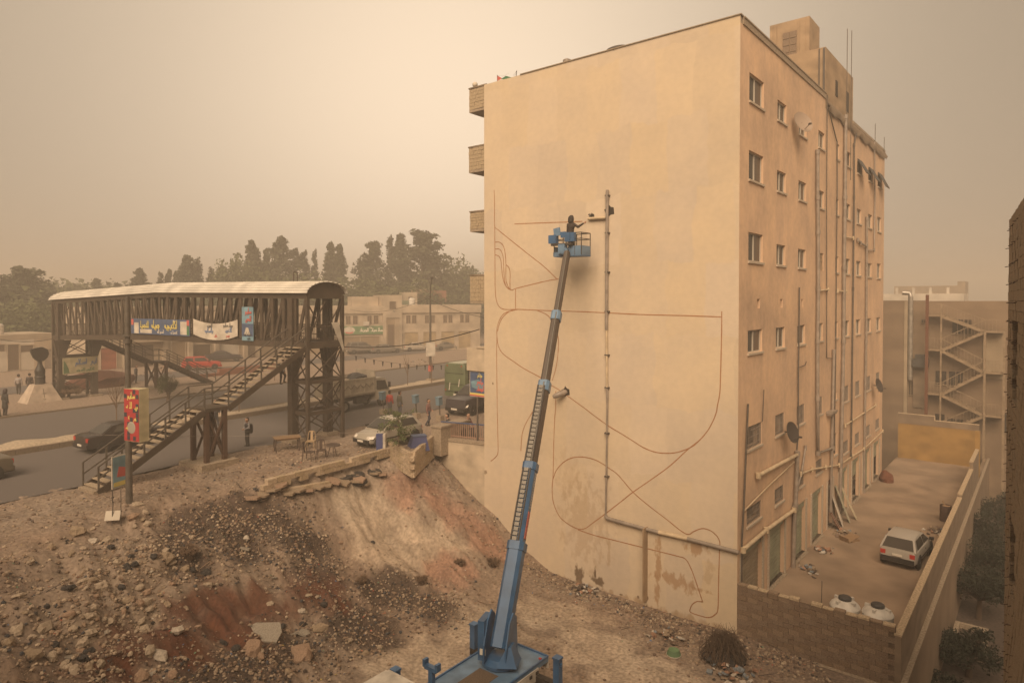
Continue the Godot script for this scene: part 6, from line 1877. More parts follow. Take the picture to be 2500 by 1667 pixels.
func rw(a: float, b: float, y := STREET) -> Vector3:  # street axes to the world
	var w := to_world(a, b)
	return Vector3(w.x, y, -w.y)


func bus() -> void:
	var t := thing("green_bus", "dull green minibus driving away, seen from behind beside the building", "bus", rw(27.6, 1.25), RT)
	var b := MB.new()
	var rings := []
	for s in [[-3.5, 0.97, 2.92], [-3.45, 1.04, 2.98], [3.2, 1.04, 2.98], [3.5, 0.98, 2.6]]:
		var w: float = s[1]; var h: float = s[2]
		var r := PackedVector3Array()
		for q in [[0.38, -w], [h - 0.3, -w], [h - 0.08, -w + 0.1], [h, -w + 0.35], [h, w - 0.35], [h - 0.08, w - 0.1], [h - 0.3, w], [0.38, w]]: r.append(Vector3(s[0], q[0], q[1]))
		r.reverse(); rings.append(r)
	b.loft(rings); b.smooth(35)
	obj("body", b, M.bus_green, t)
	b = MB.new(); b.box(Vector3(0, 3.0, 0), Vector3(6.6, 0.05, 1.5)); obj("roof", b, M.bus_roof, t)
	b = MB.new(); b.box(Vector3(-3.5, 2.2, 0), Vector3(0.03, 0.04, 1.8)); b.box(Vector3(-3.51, 1.35, 0), Vector3(0.03, 0.03, 1.8)); b.box(Vector3(-3.51, 0.75, 0), Vector3(0.03, 0.03, 1.8)); obj("panel_seam", b, M.black, t)
	for z in [-0.8, 0.8]:
		for y in [2.8, 0.85]: b = MB.new(); b.box(Vector3(-3.5, y, z * (0.9 if y > 2 else 1.1)), Vector3(0.05, 0.1, 0.1)); obj("tail_lamp", b, M.lamp_red, t)
		b = MB.new(); b.box(Vector3(-3.52, 1.3 + z * 0.2, z * 0.6), Vector3(0.02, 0.6, 0.06), Basis(Vector3.RIGHT, 0.15)); obj("white_mark", b, M.ink_white, t)
	b = MB.new(); b.box(Vector3(-3.52, 0.5, 0.1), Vector3(0.08, 0.25, 1.9)); obj("bumper", b, M.bus_green, t)
	b = MB.new(); b.box(Vector3(-3.57, 0.52, 0.15), Vector3(0.02, 0.14, 0.4)); obj("number_plate", b, M.plate, t)
	for i in 5:
		for s in [-1, 1]: b = MB.new(); b.box(Vector3(-2.6 + i * 1.2, 2.1, s * 1.045), Vector3(1.0, 0.8, 0.03)); obj("side_window", b, M.car_glass, t)
	for x in [-2.2, 2.2]:
		for s in [-1.0, 1.0]: wheel(t, Vector3(x, 0.4, s * 0.92), Vector3(0, 0, s), 0.4, 0.25)


func dump_truck() -> void:
	var t := thing("dump_truck", "dusty tipper truck with patterned side boards and a pale cab driving right", "truck", rw(17.2, 5.2), RT)
	var b := MB.new()
	b.box(Vector3(-0.9, 1.15, 0), Vector3(4.0, 0.14, 2.0)); obj("load_bed", b, M.truck_grey, t)
	for s in [-1.0, 1.0]:
		b = MB.new(); b.box(Vector3(-0.9, 1.75, s * 1.0), Vector3(4.0, 1.1, 0.06)); b.box(Vector3(-0.9, 2.28, s * 1.01), Vector3(4.05, 0.1, 0.1)); b.box(Vector3(-0.9, 1.25, s * 1.01), Vector3(4.05, 0.12, 0.1))
		var side := obj("side_board", b, M.truck_grey, t)
		b = MB.new()
		for i in 9: b.box(Vector3(-2.75 + i * 0.46, 1.75, s * 1.045), Vector3(0.06, 1.0, 0.04))
		obj("ribs", b, M.truck_grey, side)
		b = MB.new()
		for i in 12:
			b.beam(Vector3(-2.7 + i * 0.3, 1.75, s * 1.075), Vector3(-2.55 + i * 0.3, 1.9 if i % 2 else 1.62, s * 1.075), 0.03, 0.02); b.beam(Vector3(-2.55 + i * 0.3, 1.9 if i % 2 else 1.62, s * 1.075), Vector3(-2.4 + i * 0.3, 1.75, s * 1.075), 0.03, 0.02)
		obj("zigzag_pattern", b, M.pipe_dark, side)
	b = MB.new(); b.box(Vector3(-2.88, 1.7, 0), Vector3(0.07, 1.15, 2.0)); obj("tailgate", b, M.truck_grey, t)
	b = MB.new(); b.box(Vector3(1.08, 1.95, 0), Vector3(0.08, 1.7, 2.0)); obj("headboard", b, M.truck_grey, t)
	b = MB.new(); blob(b, Vector3(0.2, 2.2, 0), Vector3(0.75, 0.42, 0.8), 3, 0.3); obj("dark_load", b, M.lid_dark, t)
	b = MB.new(); blob(b, Vector3(-1.5, 2.0, 0), Vector3(1.3, 0.35, 0.85), 8, 0.3); obj("rubble_load", b, M.concrete, t)
	b = MB.new()
	var rings := []
	for e in [-0.9, 0.9]:
		var r := PackedVector3Array()
		for q in [[1.2, 0.55], [2.75, 0.55], [2.78, 0.95], [2.72, 1.25], [2.3, 2.05], [2.1, 2.15], [1.25, 2.18], [1.2, 2.1]]: r.append(Vector3(q[0], q[1], e))
		rings.append(r)
	b.loft(rings); b.smooth(30); obj("cab", b, M.truck_white, t)
	b = MB.new(); b.hexa([Vector3(2.70, 1.28, 0.8), Vector3(2.75, 1.28, 0.8), Vector3(2.75, 1.28, -0.8), Vector3(2.70, 1.28, -0.8), Vector3(2.28, 2.0, 0.75), Vector3(2.35, 2.0, 0.75), Vector3(2.35, 2.0, -0.75), Vector3(2.28, 2.0, -0.75)]); obj("windscreen", b, M.car_glass, t)
	for s in [-1.0, 1.0]:
		b = MB.new(); b.prism(PackedVector2Array([Vector2(1.35, 1.3), Vector2(2.55, 1.25), Vector2(2.22, 1.95), Vector2(1.35, 2.0)]), Transform3D(Basis.IDENTITY, Vector3(0, 0, 0.9 if s > 0 else -0.93)), 0.03); obj("side_window", b, M.car_glass, t)
		b = MB.new(); b.box(Vector3(2.78, 0.85, s * 0.65), Vector3(0.06, 0.18, 0.3)); obj("headlight", b, M.lamp_clear, t)
		b = MB.new(); b.box(Vector3(2.55, 1.6, s * 1.05), Vector3(0.08, 0.4, 0.2)); obj("wing_mirror", b, M.black, t)
	b = MB.new(); b.box(Vector3(2.75, 0.6, 0), Vector3(0.14, 0.25, 1.85)); obj("bumper", b, M.black, t)
	b = MB.new(); b.box(Vector3(-0.3, 0.85, 0), Vector3(5.4, 0.25, 0.8)); b.box(Vector3(-0.2, 0.7, -0.75), Vector3(1.0, 0.45, 0.4)); b.box(Vector3(-0.2, 0.7, 0.75), Vector3(1.0, 0.45, 0.4)); obj("chassis", b, M.black, t)
	for x in [-1.8, 1.95]:
		for s in [-1.0, 1.0]: wheel(t, Vector3(x, 0.43, s * 0.85), Vector3(0, 0, s), 0.43, 0.26)


func vehicles() -> void:
	car("black saloon passing on the near carriageway left of the stair", rw(1.3, 6.2), RT, "sedan", M.black_car)
	car("olive saloon cut by the left edge of the picture on the near carriageway", rw(-7.1, 4.55), RT + PI, "sedan", M.olive_car)
	car("silver hatchback facing the viewer by the planter and the bridge foot", rw(9.9, -5.25), RT + PI - 0.1, "hatch", M.silver)
	car("white hatchback parked in the walled yard, seen from behind", lw(4.25, 0.12, -12.0), BT + PI / 2 - 0.07, "hatch", M.white_car)
	car("dark blue van parked at the kerb below the blue poster", rw(21.2, -3.0), RT + PI, "suv", M.slate_car, 1.12)
	car("red estate car standing before the shops beyond the bridge", P(-36.2, STREET, 77.0), RT - 0.55, "wagon", M.red_car, 0.95)
	car("dark saloon parked beside the red estate car before the shops", P(-38.0, STREET, 87.0), RT - 0.5, "sedan", M.slate_car)
	car("tall dark estate car before the green-signed shop, left of the low saloon", P(-22.6, STREET, 99.6), RT - 0.45, "suv", M.grey_car, 1.05)
	car("dark saloon with pale windscreen right of the tall car at the green-signed shop", P(-19.2, STREET, 100.6), RT - 0.45, "sedan", M.grey_car, 1.0)
	car("pale saloon parked before the shuttered row, left of the lamp post", P(-15.2, STREET, 104.8), RT - 0.4, "sedan", M.pale_car)
	car("dark saloon parked right of the lamp post before the shuttered row", P(-10.6, STREET, 107.5), RT - 0.4, "sedan", M.grey_car)
	car("grey saloon parked farthest right before the shuttered row", P(-8.2, STREET, 109.5), RT - 0.35, "sedan", M.slate_car)
	bus()
	dump_truck()


# ---- people: one skin drawn round a skeleton, coloured by the nearest bone -------------
func skin_field(b: MB, bones: Array, cell: float, blend := 0.03) -> void:  # bones: [from, to, radius, radius, colour]
	var lo := Vector3.INF; var hi := -Vector3.INF
	for o in bones:
		var r: float = maxf(o[2], o[3]) + cell * 2
		for e in [o[0], o[1]]:
			lo = lo.min(e - Vector3.ONE * r); hi = hi.max(e + Vector3.ONE * r)
	var dim := Vector3i(((hi - lo) / cell).ceil()) + Vector3i.ONE
	var nx := dim.x; var ny := dim.y; var nz := dim.z
	var f := PackedFloat32Array(); f.resize(nx * ny * nz); f.fill(1.0)
	var own := PackedByteArray(); own.resize(f.size())
	var near := PackedFloat32Array(); near.resize(f.size()); near.fill(9.0)
	for n in bones.size():
		var o: Array = bones[n]
		var a: Vector3 = o[0]; var d: Vector3 = o[1] - a
		var ra: float = o[2]; var dr: float = o[3] - ra
		var dd := maxf(d.length_squared(), 1e-9)
		var m := maxf(o[2], o[3]) + cell * 2.5 + blend
		var i0 := Vector3i(((a.min(o[1]) - Vector3.ONE * m - lo) / cell).floor()).max(Vector3i.ZERO)
		var i1 := Vector3i(((a.max(o[1]) + Vector3.ONE * m - lo) / cell).ceil()).min(dim - Vector3i.ONE)
		for z in range(i0.z, i1.z + 1):
			for y in range(i0.y, i1.y + 1):
				var at := (z * ny + y) * nx
				for x in range(i0.x, i1.x + 1):
					var p := lo + Vector3(x, y, z) * cell - a
					var k := clampf(p.dot(d) / dd, 0, 1)
					var e := (p - d * k).length() - ra - dr * k
					if e < near[at + x]: near[at + x] = e; own[at + x] = n
					var g := f[at + x]
					var h := clampf(0.5 + 0.5 * (g - e) / blend, 0, 1)
					f[at + x] = lerpf(g, e, h) - blend * h * (1 - h)
	var vert := {}
	var step := [1, nx, nx * ny]
	var pos := PackedVector3Array(); var nor := PackedVector3Array(); var col := PackedColorArray()
	for z in nz - 1:
		for y in ny - 1:
			for x in nx - 1:
				var at := (z * ny + y) * nx + x
				var s := Vector3.ZERO; var c := 0
				var inside := 0
				for q in 8:
					if f[at + (q & 1) + ((q >> 1) & 1) * nx + (q >> 2) * nx * ny] < 0: inside += 1
				if inside == 0 or inside == 8: continue
				for ax in 3:
					for q in 4:
						var o1 := (ax + 1) % 3; var o2 := (ax + 2) % 3
						var i: int = at + (q & 1) * step[o1] + (q >> 1) * step[o2]
						var u := f[i]; var w := f[i + step[ax]]
						if (u < 0) != (w < 0):
							var e := Vector3.ZERO
							e[o1] = q & 1; e[o2] = q >> 1; e[ax] = u / (u - w)
							s += e; c += 1
				vert[at] = pos.size()
				pos.append(lo + (Vector3(x, y, z) + s / c) * cell)
				var gx := f[at + 1] - f[at] + f[at + 1 + nx + nx * ny] - f[at + nx + nx * ny]
				var gy := f[at + nx] - f[at] + f[at + 1 + nx + nx * ny] - f[at + 1 + nx * ny]
				var gz := f[at + nx * ny] - f[at] + f[at + 1 + nx + nx * ny] - f[at + 1 + nx]
				nor.append(Vector3(gx, gy, gz).normalized())
				col.append(bones[own[at]][4])
	for z in range(1, nz - 1):
		for y in range(1, ny - 1):
			for x in range(1, nx - 1):
				var at := (z * ny + y) * nx + x
				for ax in 3:
					var u := f[at]; var w := f[at + step[ax]]
					if (u < 0) == (w < 0): continue
					var o1: int = step[(ax + 1) % 3]; var o2: int = step[(ax + 2) % 3]
					var q := [at, at - o1, at - o1 - o2, at - o2]
					if w < 0: q.reverse()
					if not q.all(func(i): return vert.has(i)): continue
					var v := []
					for i in q: v.append(vert[i])
					for k in [[0, 1, 2], [0, 2, 3]]:
						for j in [k[0], k[2], k[1]]:
							b.v.append(pos[v[j]]); b.n.append(nor[v[j]]); b.t.append(Vector2.ZERO); b.c.append(col[v[j]])


const FLESH := Color(0.40, 0.235, 0.155)
const HAIR := Color(0.025, 0.018, 0.014)


func person(label: String, at: Vector3, turn: float, h: float, pose: Dictionary, top: Color, legs: Color, group := "") -> Node3D:
	# faces +z; pose holds joints as shares of the height, left limbs on +x
	var t := thing("person", label, "person", at, turn, group)
	var b := MB.new(); b.tinted = true
	var g := func(key: String, v: Vector3) -> Vector3: return (pose.get(key, v) as Vector3) * h
	var hip: Vector3 = g.call("hip", Vector3(0, 0.52, 0)); var neck: Vector3 = g.call("neck", Vector3(0, 0.825, 0.0)); var head: Vector3 = g.call("head", Vector3(0, 0.93, 0.015))
	var lean := (neck - hip).normalized()
	var side: Vector3 = (pose.get("side", Vector3.RIGHT) as Vector3)
	var skin: Color = pose.get("skin", FLESH); var hair: Color = pose.get("hair", HAIR); var shoe: Color = pose.get("shoe", Color(0.03, 0.025, 0.02)); var sleeve: Color = pose.get("sleeve", top)
	var bones := []
	var chest := neck - lean * 0.09 * h
	bones.append([hip + side * 0.03 * h, hip - side * 0.03 * h, 0.075 * h, 0.075 * h, legs])
	bones.append([hip + lean * 0.05 * h, chest, 0.078 * h, 0.092 * h, top])
	bones.append([chest + side * 0.055 * h, chest - side * 0.055 * h, 0.07 * h, 0.07 * h, top])
	bones.append([neck - lean * 0.03 * h + side * 0.075 * h, neck - lean * 0.03 * h - side * 0.075 * h, 0.036 * h, 0.036 * h, top])
	bones.append([neck - lean * 0.02 * h, head - (head - neck) * 0.3, 0.03 * h, 0.03 * h, skin])
	if pose.get("skirt", 0.0) > 0: bones.append([hip + lean * 0.02 * h, Vector3(hip.x, hip.y - float(pose.skirt) * h, hip.z), 0.085 * h, 0.1 * h, top])
	var shoulders := []; 
	for s in [1, -1]:
		var n: String = "l" if s > 0 else "r"
		var sh: Vector3 = neck - lean * 0.03 * h + side * s * 0.1 * h
		var el: Vector3 = g.call(n + "elbow", Vector3(s * 0.135, 0.63, -0.01)); var wr: Vector3 = g.call(n + "wrist", Vector3(s * 0.14, 0.49, 0.03))
		bones.append([sh, el, 0.041 * h, 0.033 * h, sleeve]); bones.append([el, wr, 0.033 * h, 0.024 * h, sleeve if not pose.has("bare") else skin])
		var kn: Vector3 = g.call(n + "knee", Vector3(s * 0.055, 0.285, 0.015)); var an: Vector3 = g.call(n + "ankle", Vector3(s * 0.06, 0.045, -0.01))
		var hp: Vector3 = hip + side * s * 0.045 * h
		bones.append([hp, kn, 0.056 * h, 0.042 * h, legs]); bones.append([kn, an, 0.042 * h, 0.03 * h, legs])
		var toe: Vector3 = (pose.get("toe", Vector3(0, 0, 1)) as Vector3)
		bones.append([an - Vector3(0, 0.02 * h, 0), an + toe * 0.085 * h - Vector3(0, 0.027 * h, 0), 0.022 * h, 0.018 * h, shoe])
	skin_field(b, bones, 0.028)
	# head with face, ears and hair
	var fw: Vector3 = (pose.get("look", Vector3(0, -0.05, 1)) as Vector3).normalized()
	var hs := Vector3.UP.cross(fw).normalized(); var hu := fw.cross(hs)
	var u := 0.066 * h
	var face := []
	face.append([head + hu * u * 0.25, head + hu * u * 0.1, u * 0.95, u * 0.92, skin])
	face.append([head - hu * u * 0.3 + fw * u * 0.2, head - hu * u * 0.75 + fw * u * 0.42, u * 0.7, u * 0.42, skin])
	face.append([head + fw * u * 0.92 + hu * u * 0.1, head + fw * u * 1.08 - hu * u * 0.22, u * 0.12, u * 0.18, skin])
	for s in [-1.0, 1.0]:
		face.append([head + hs * s * u * 0.92 + hu * u * 0.1, head + hs * s * u * 0.95 - hu * u * 0.22, u * 0.17, u * 0.13, skin])
		face.append([head + fw * u * 0.84 + hs * s * u * 0.34 + hu * u * 0.12, head + fw * u * 0.85 + hs * s * u * 0.36 + hu * u * 0.12, u * 0.12, u * 0.12, Color(0.05, 0.03, 0.025)])
	face.append([head + fw * u * 0.8 - hu * u * 0.52 + hs * u * 0.2, head + fw * u * 0.8 - hu * u * 0.52 - hs * u * 0.2, u * 0.1, u * 0.1, Color(0.26, 0.11, 0.08)])
	if pose.has("hood"):
		face.append([head + hu * u * 0.3 - fw * u * 0.12, head - hu * u * 0.7 - fw * u * 0.2, u * 1.12, u * 1.15, pose.hood]); face.append([head + hu * u * 0.85 + hs * u * 0.4, head + hu * u * 0.85 - hs * u * 0.4, u * 0.72, u * 0.72, pose.hood])
	else:
		face.append([head + hu * u * 0.5 - fw * u * 0.22, head - hu * u * 0.1 - fw * u * 0.38, u * 0.92, u * 0.78, hair]); face.append([head + hu * u * 0.85 + fw * u * 0.25, head + hu * u * 0.8 - fw * u * 0.2, u * 0.5, u * 0.55, hair])
	skin_field(b, face, u * 0.2, u * 0.12)
	# hands: palm, four unequal bent fingers and a thumb from the side
	for s in [1, -1]:
		var n: String = "l" if s > 0 else "r"
		var el: Vector3 = g.call(n + "elbow", Vector3(s * 0.135, 0.63, -0.01)); var wr: Vector3 = g.call(n + "wrist", Vector3(s * 0.14, 0.49, 0.03))
		var d := (wr - el).normalized()
		var inner := (Vector3(-s, 0, 0) - d * d.dot(Vector3(-s, 0, 0))).normalized()
		var across := d.cross(inner)
		var k := h / 1.75
		var hand := [[wr, wr + d * 0.05 * k, 0.024 * k, 0.03 * k, skin], [wr + d * 0.03 * k - across * 0.02 * k, wr + d * 0.075 * k - across * 0.022 * k, 0.016 * k, 0.014 * k, skin], [wr + d * 0.03 * k + across * 0.02 * k, wr + d * 0.075 * k + across * 0.022 * k, 0.016 * k, 0.014 * k, skin]]
		for i in 4:
			var base := wr + d * 0.085 * k + across * (i - 1.5) * 0.019 * k
			var l: float = [0.062, 0.076, 0.07, 0.054][i] * k
			var mid := base + d * l * 0.55 + inner * l * 0.2
			hand.append([base - d * 0.02 * k, mid, 0.0095 * k, 0.0088 * k, skin]); hand.append([mid, mid + d * l * 0.35 + inner * l * 0.4, 0.0088 * k, 0.0078 * k, skin])
		var tb := wr + d * 0.03 * k - across * 0.03 * k
		hand.append([tb, tb + d * 0.035 * k - across * 0.022 * k + inner * 0.012 * k, 0.0115 * k, 0.0105 * k, skin]); hand.append([tb + d * 0.035 * k - across * 0.022 * k + inner * 0.012 * k, tb + d * 0.065 * k - across * 0.022 * k + inner * 0.026 * k, 0.0105 * k, 0.009 * k, skin])
		skin_field(b, hand, 0.009, 0.008)
	obj("body", b, M.flat_tint, t)
	return t


func backpack(t: Node3D, h: float, m: Material, drop := 0.0) -> void:
	var b := MB.new()
	var rings := []
	for e in [[0.42, 0.10, 0.05], [0.46, 0.15, 0.09], [0.6, 0.165, 0.1], [0.72, 0.14, 0.08], [0.76, 0.09, 0.04]]:
		var r := PackedVector3Array()
		for i in 10: r.append(Vector3(cos(TAU * i / 10) * float(e[1]), float(e[0]) * 1.15 * h / 1.15 - drop + 0.03, -0.21 * h / 1.6 - sin(TAU * i / 10) * float(e[2])))
		rings.append(r)
	b.loft(rings); b.smooth(50)
	var o := obj("backpack", b, m, t)
	b = MB.new()
	for s in [-1, 1]: b.tube([Vector3(s * 0.09, 0.72 * h, -0.15), Vector3(s * 0.1, 0.83 * h, -0.02), Vector3(s * 0.095, 0.72 * h, 0.12), Vector3(s * 0.1, 0.58 * h, -0.08)], 0.018, 5)
	obj("strap", b, m, o)


func chair(label: String, at: Vector3, turn: float, m: Material, group := "") -> Node3D:
	var t := thing("plastic_chair", label, "chair", at, turn, group)
	var b := MB.new(); b.mm(Vector3(-0.22, 0.42, -0.2), Vector3(0.22, 0.45, 0.24)); obj("seat", b, m, t)
	b = MB.new()
	for x in [-0.2, 0.2]: b.tube([Vector3(x, 0.43, -0.2), Vector3(x * 0.95, 0.7, -0.26), Vector3(x * 0.75, 0.88, -0.29)], 0.02)
	b.tube([Vector3(-0.15, 0.88, -0.29), Vector3(0, 0.92, -0.29), Vector3(0.15, 0.88, -0.29)], 0.025)
	b.box(Vector3(0, 0.66, -0.255), Vector3(0.13, 0.46, 0.015), Basis(Vector3.RIGHT, -0.12))
	obj("backrest", b, m, t)
	for q in [[-0.2, -0.2], [0.2, -0.2], [-0.2, 0.22], [0.2, 0.22]]: b = MB.new(); b.tube([Vector3(q[0], 0.43, q[1]), Vector3(q[0] * 1.15, 0, q[1] * 1.2)], [0.022, 0.016]); obj("leg", b, m, t)
	return t


func yaw_to(from: Vector3, to: Vector3) -> float: return atan2(to.x - from.x, to.z - from.z)


func people() -> void:
	var eye := Vector3(0, 13.1, 0)
	# the painter in the basket: back to us, right arm stretched to the wall
	var wall_turn := BT + PI
	var bs := Basis(Vector3.UP, BT)
	var t := person("painter in a dark hooded jacket standing in the lift basket, arm stretched to the wall", P(2.72, 15.14, 30.15) + bs * Vector3(-0.02, 0, 0.05), wall_turn - 0.25, 1.78, {"hood": Color(0.03, 0.022, 0.018), "relbow": Vector3(-0.21, 0.72, 0.06), "rwrist": Vector3(-0.32, 0.80, 0.14), "lelbow": Vector3(0.135, 0.64, 0.02), "lwrist": Vector3(0.08, 0.56, 0.14), "look": Vector3(-0.3, 0, 1)}, Color(0.032, 0.023, 0.019), Color(0.04, 0.036, 0.036))
	var at := rw(4.9, 0.5, STREET + 0.02)
	t = person("student in dark clothes with pale sleeves waiting at the kerb, bag on the back", at, yaw_to(at, eye) - 1.0, 1.55, {"sleeve": Color(0.26, 0.25, 0.25), "lelbow": Vector3(0.13, 0.66, 0.02), "lwrist": Vector3(0.05, 0.63, 0.14), "relbow": Vector3(-0.13, 0.66, 0.02), "rwrist": Vector3(-0.05, 0.62, 0.14)}, Color(0.045, 0.042, 0.05), Color(0.04, 0.036, 0.034))
	backpack(t, 1.55, M.black)
	at = rw(6.2, -0.75, STREET + 3.35)
	t = person("schoolchild with a dark backpack climbing the near stair", at, RT + PI / 2, 1.5, {"rknee": Vector3(-0.05, 0.32, 0.12), "rankle": Vector3(-0.05, 0.12, 0.06), "neck": Vector3(0, 0.82, 0.05), "head": Vector3(0, 0.925, 0.08)}, Color(0.30, 0.28, 0.27), Color(0.05, 0.045, 0.045))
	backpack(t, 1.5, M.black)
	at = rw(7.4, 7.4, STREET + 0.02)
	person("person in dark trousers half hidden behind the near stair's landing", at, yaw_to(at, eye) + 0.6, 1.68, {"lankle": Vector3(0.06, 0.045, 0.08), "rankle": Vector3(-0.06, 0.05, -0.1)}, Color(0.06, 0.05, 0.05), Color(0.045, 0.04, 0.045))
	at = rw(16.4, 0.9)
	person("person in a red jacket standing by the road past the bridge", at, yaw_to(at, eye) + 2.6, 1.72, {}, Color(0.33, 0.045, 0.035), Color(0.10, 0.09, 0.09))
	at = rw(16.6, 0.15)
	person("person in a dark olive jacket beside the one in red", at, yaw_to(at, eye) + 2.2, 1.7, {"skirt": 0.08}, Color(0.075, 0.07, 0.05), Color(0.08, 0.08, 0.10))
	at = rw(14.9, -3.9)
	person("young man in a brown striped shirt walking by the fence", at, yaw_to(at, eye) + 1.2, 1.7, {"lelbow": Vector3(0.13, 0.65, 0.02), "lwrist": Vector3(0.06, 0.58, 0.13), "rknee": Vector3(-0.05, 0.3, 0.08), "rankle": Vector3(-0.05, 0.06, -0.08)}, Color(0.19, 0.095, 0.085), Color(0.04, 0.042, 0.055))
	var sit := {"hip": Vector3(0, 0.29, -0.06), "neck": Vector3(0, 0.6, -0.02), "head": Vector3(0, 0.71, 0.01), "lknee": Vector3(0.07, 0.29, 0.19), "rknee": Vector3(-0.07, 0.29, 0.19), "lankle": Vector3(0.07, 0.045, 0.2), "rankle": Vector3(-0.07, 0.045, 0.2), "lelbow": Vector3(0.15, 0.42, 0.03), "lwrist": Vector3(0.08, 0.36, 0.16), "relbow": Vector3(-0.15, 0.42, 0.03), "rwrist": Vector3(-0.08, 0.36, 0.16)}
	at = rw(13.7, -8.0)
	chair("dark chair behind the fence under the person in the red-brown top", at, yaw_to(at, eye) + 0.8, M.black)
	person("person in a red-brown top seated behind the fence by the building", at, yaw_to(at, eye) + 0.8, 1.75, sit, Color(0.17, 0.06, 0.06), Color(0.05, 0.045, 0.05))
	at = rw(13.0, -7.0)
	chair("dark chair behind the fence, left of the other seated person", at, yaw_to(at, eye) - 1.6, M.black)
	person("person in black seated behind the fence, left of the red-brown top", at, yaw_to(at, eye) - 1.6, 1.72, sit, Color(0.035, 0.03, 0.03), Color(0.04, 0.035, 0.035))
	# across the street
	at = rw(6.5, 34.5)
	t = person("walker in a pale shirt and dark trousers beside the monument, left of two", at, yaw_to(at, eye) + 2.9, 1.72, {"lankle": Vector3(0.07, 0.05, 0.1), "rankle": Vector3(-0.07, 0.05, -0.1)}, Color(0.3, 0.26, 0.24), Color(0.05, 0.04, 0.035))
	at = rw(7.2, 34.2)
	person("walker in dark clothes beside the monument, right of two", at, yaw_to(at, eye) + 3.0, 1.75, {"lankle": Vector3(0.06, 0.05, -0.1), "rankle": Vector3(-0.06, 0.05, 0.1)}, Color(0.045, 0.035, 0.03), Color(0.045, 0.035, 0.03))
	at = rw(1.4, 22.6, STREET + 0.1)
	person("person in a long dark coat standing on the far kerb at the left", at, yaw_to(at, eye) + 2.2, 1.8, {"skirt": 0.2, "hood": Color(0.04, 0.03, 0.03)}, Color(0.035, 0.028, 0.026), Color(0.035, 0.03, 0.028))
	at = rw(0.7, 22.4, STREET + 0.1)
	person("seated person with a red scarf on the far kerb at the picture's left edge", at, yaw_to(at, eye) + 1.0, 1.7, {"hip": Vector3(0, 0.14, -0.06), "neck": Vector3(0, 0.45, 0.0), "head": Vector3(0, 0.55, 0.03), "lknee": Vector3(0.08, 0.26, 0.14), "rknee": Vector3(-0.08, 0.26, 0.14), "lankle": Vector3(0.08, 0.045, 0.18), "rankle": Vector3(-0.08, 0.045, 0.18), "lelbow": Vector3(0.14, 0.3, 0.05), "lwrist": Vector3(0.06, 0.27, 0.15), "relbow": Vector3(-0.14, 0.3, 0.05), "rwrist": Vector3(-0.06, 0.27, 0.15)}, Color(0.25, 0.05, 0.05), Color(0.05, 0.04, 0.04))
	at = rw(16.0, 34.0)
	person("person in black with a bag near the far stair", at, yaw_to(at, eye) + 1.4, 1.75, {"relbow": Vector3(-0.17, 0.66, 0.06)}, Color(0.035, 0.03, 0.03), Color(0.035, 0.03, 0.03))
	at = rw(13.2, 23.2, STREET + 0.1)
	person("person in a rust-red top crouching on the far verge beyond the stair", at, yaw_to(at, eye) - 0.6, 1.7, {"hip": Vector3(0, 0.16, -0.1), "neck": Vector3(0, 0.44, 0.0), "head": Vector3(0, 0.54, 0.05), "lknee": Vector3(0.08, 0.28, 0.1), "rknee": Vector3(-0.08, 0.28, 0.1), "lankle": Vector3(0.08, 0.045, 0.02), "rankle": Vector3(-0.08, 0.045, 0.02), "lelbow": Vector3(0.13, 0.3, 0.08), "lwrist": Vector3(0.06, 0.25, 0.17), "relbow": Vector3(-0.13, 0.3, 0.08), "rwrist": Vector3(-0.06, 0.25, 0.17)}, Color(0.20, 0.06, 0.035), Color(0.09, 0.06, 0.05))


# ---- street side: walls, furniture, signs, wires -----------------------------------
func bench_mark(x: float, d: float) -> Vector3: return P(x, lot_smooth(x, d), d)


func block_run(t: Node3D, called: String, p: Vector3, q: Vector3, rows: int, len_: float, h: float, dpt: float, mats: Array, seed_: int, gap := 0.0) -> void:
	var r := RandomNumberGenerator.new(); r.seed = seed_
	var meshes := []
	for i in 4: meshes.append(block_mesh(len_ - 0.012, h - 0.01, dpt, seed_ + i))
	var d := q - p
	var n := int(d.length() / len_)
	var bs := Basis(d.normalized(), Vector3.UP, d.normalized().cross(Vector3.UP))
	var k := seed_
	for j in rows:
		for i in n:
			k += 1
			if r.randf() < gap: continue
			var at := p.lerp(q, (i + 0.5 + (0.25 if j % 2 else -0.25) * (1.0 if n > 3 else 0.0)) / n) + Vector3(0, (j + 0.5) * h + r.randf_range(-0.01, 0.01), 0) + bs.z * r.randf_range(-0.02, 0.02)
			pieces(called, t, meshes, mats, at, k, bs * Basis(Vector3.UP, r.randf_range(-0.03, 0.03)))


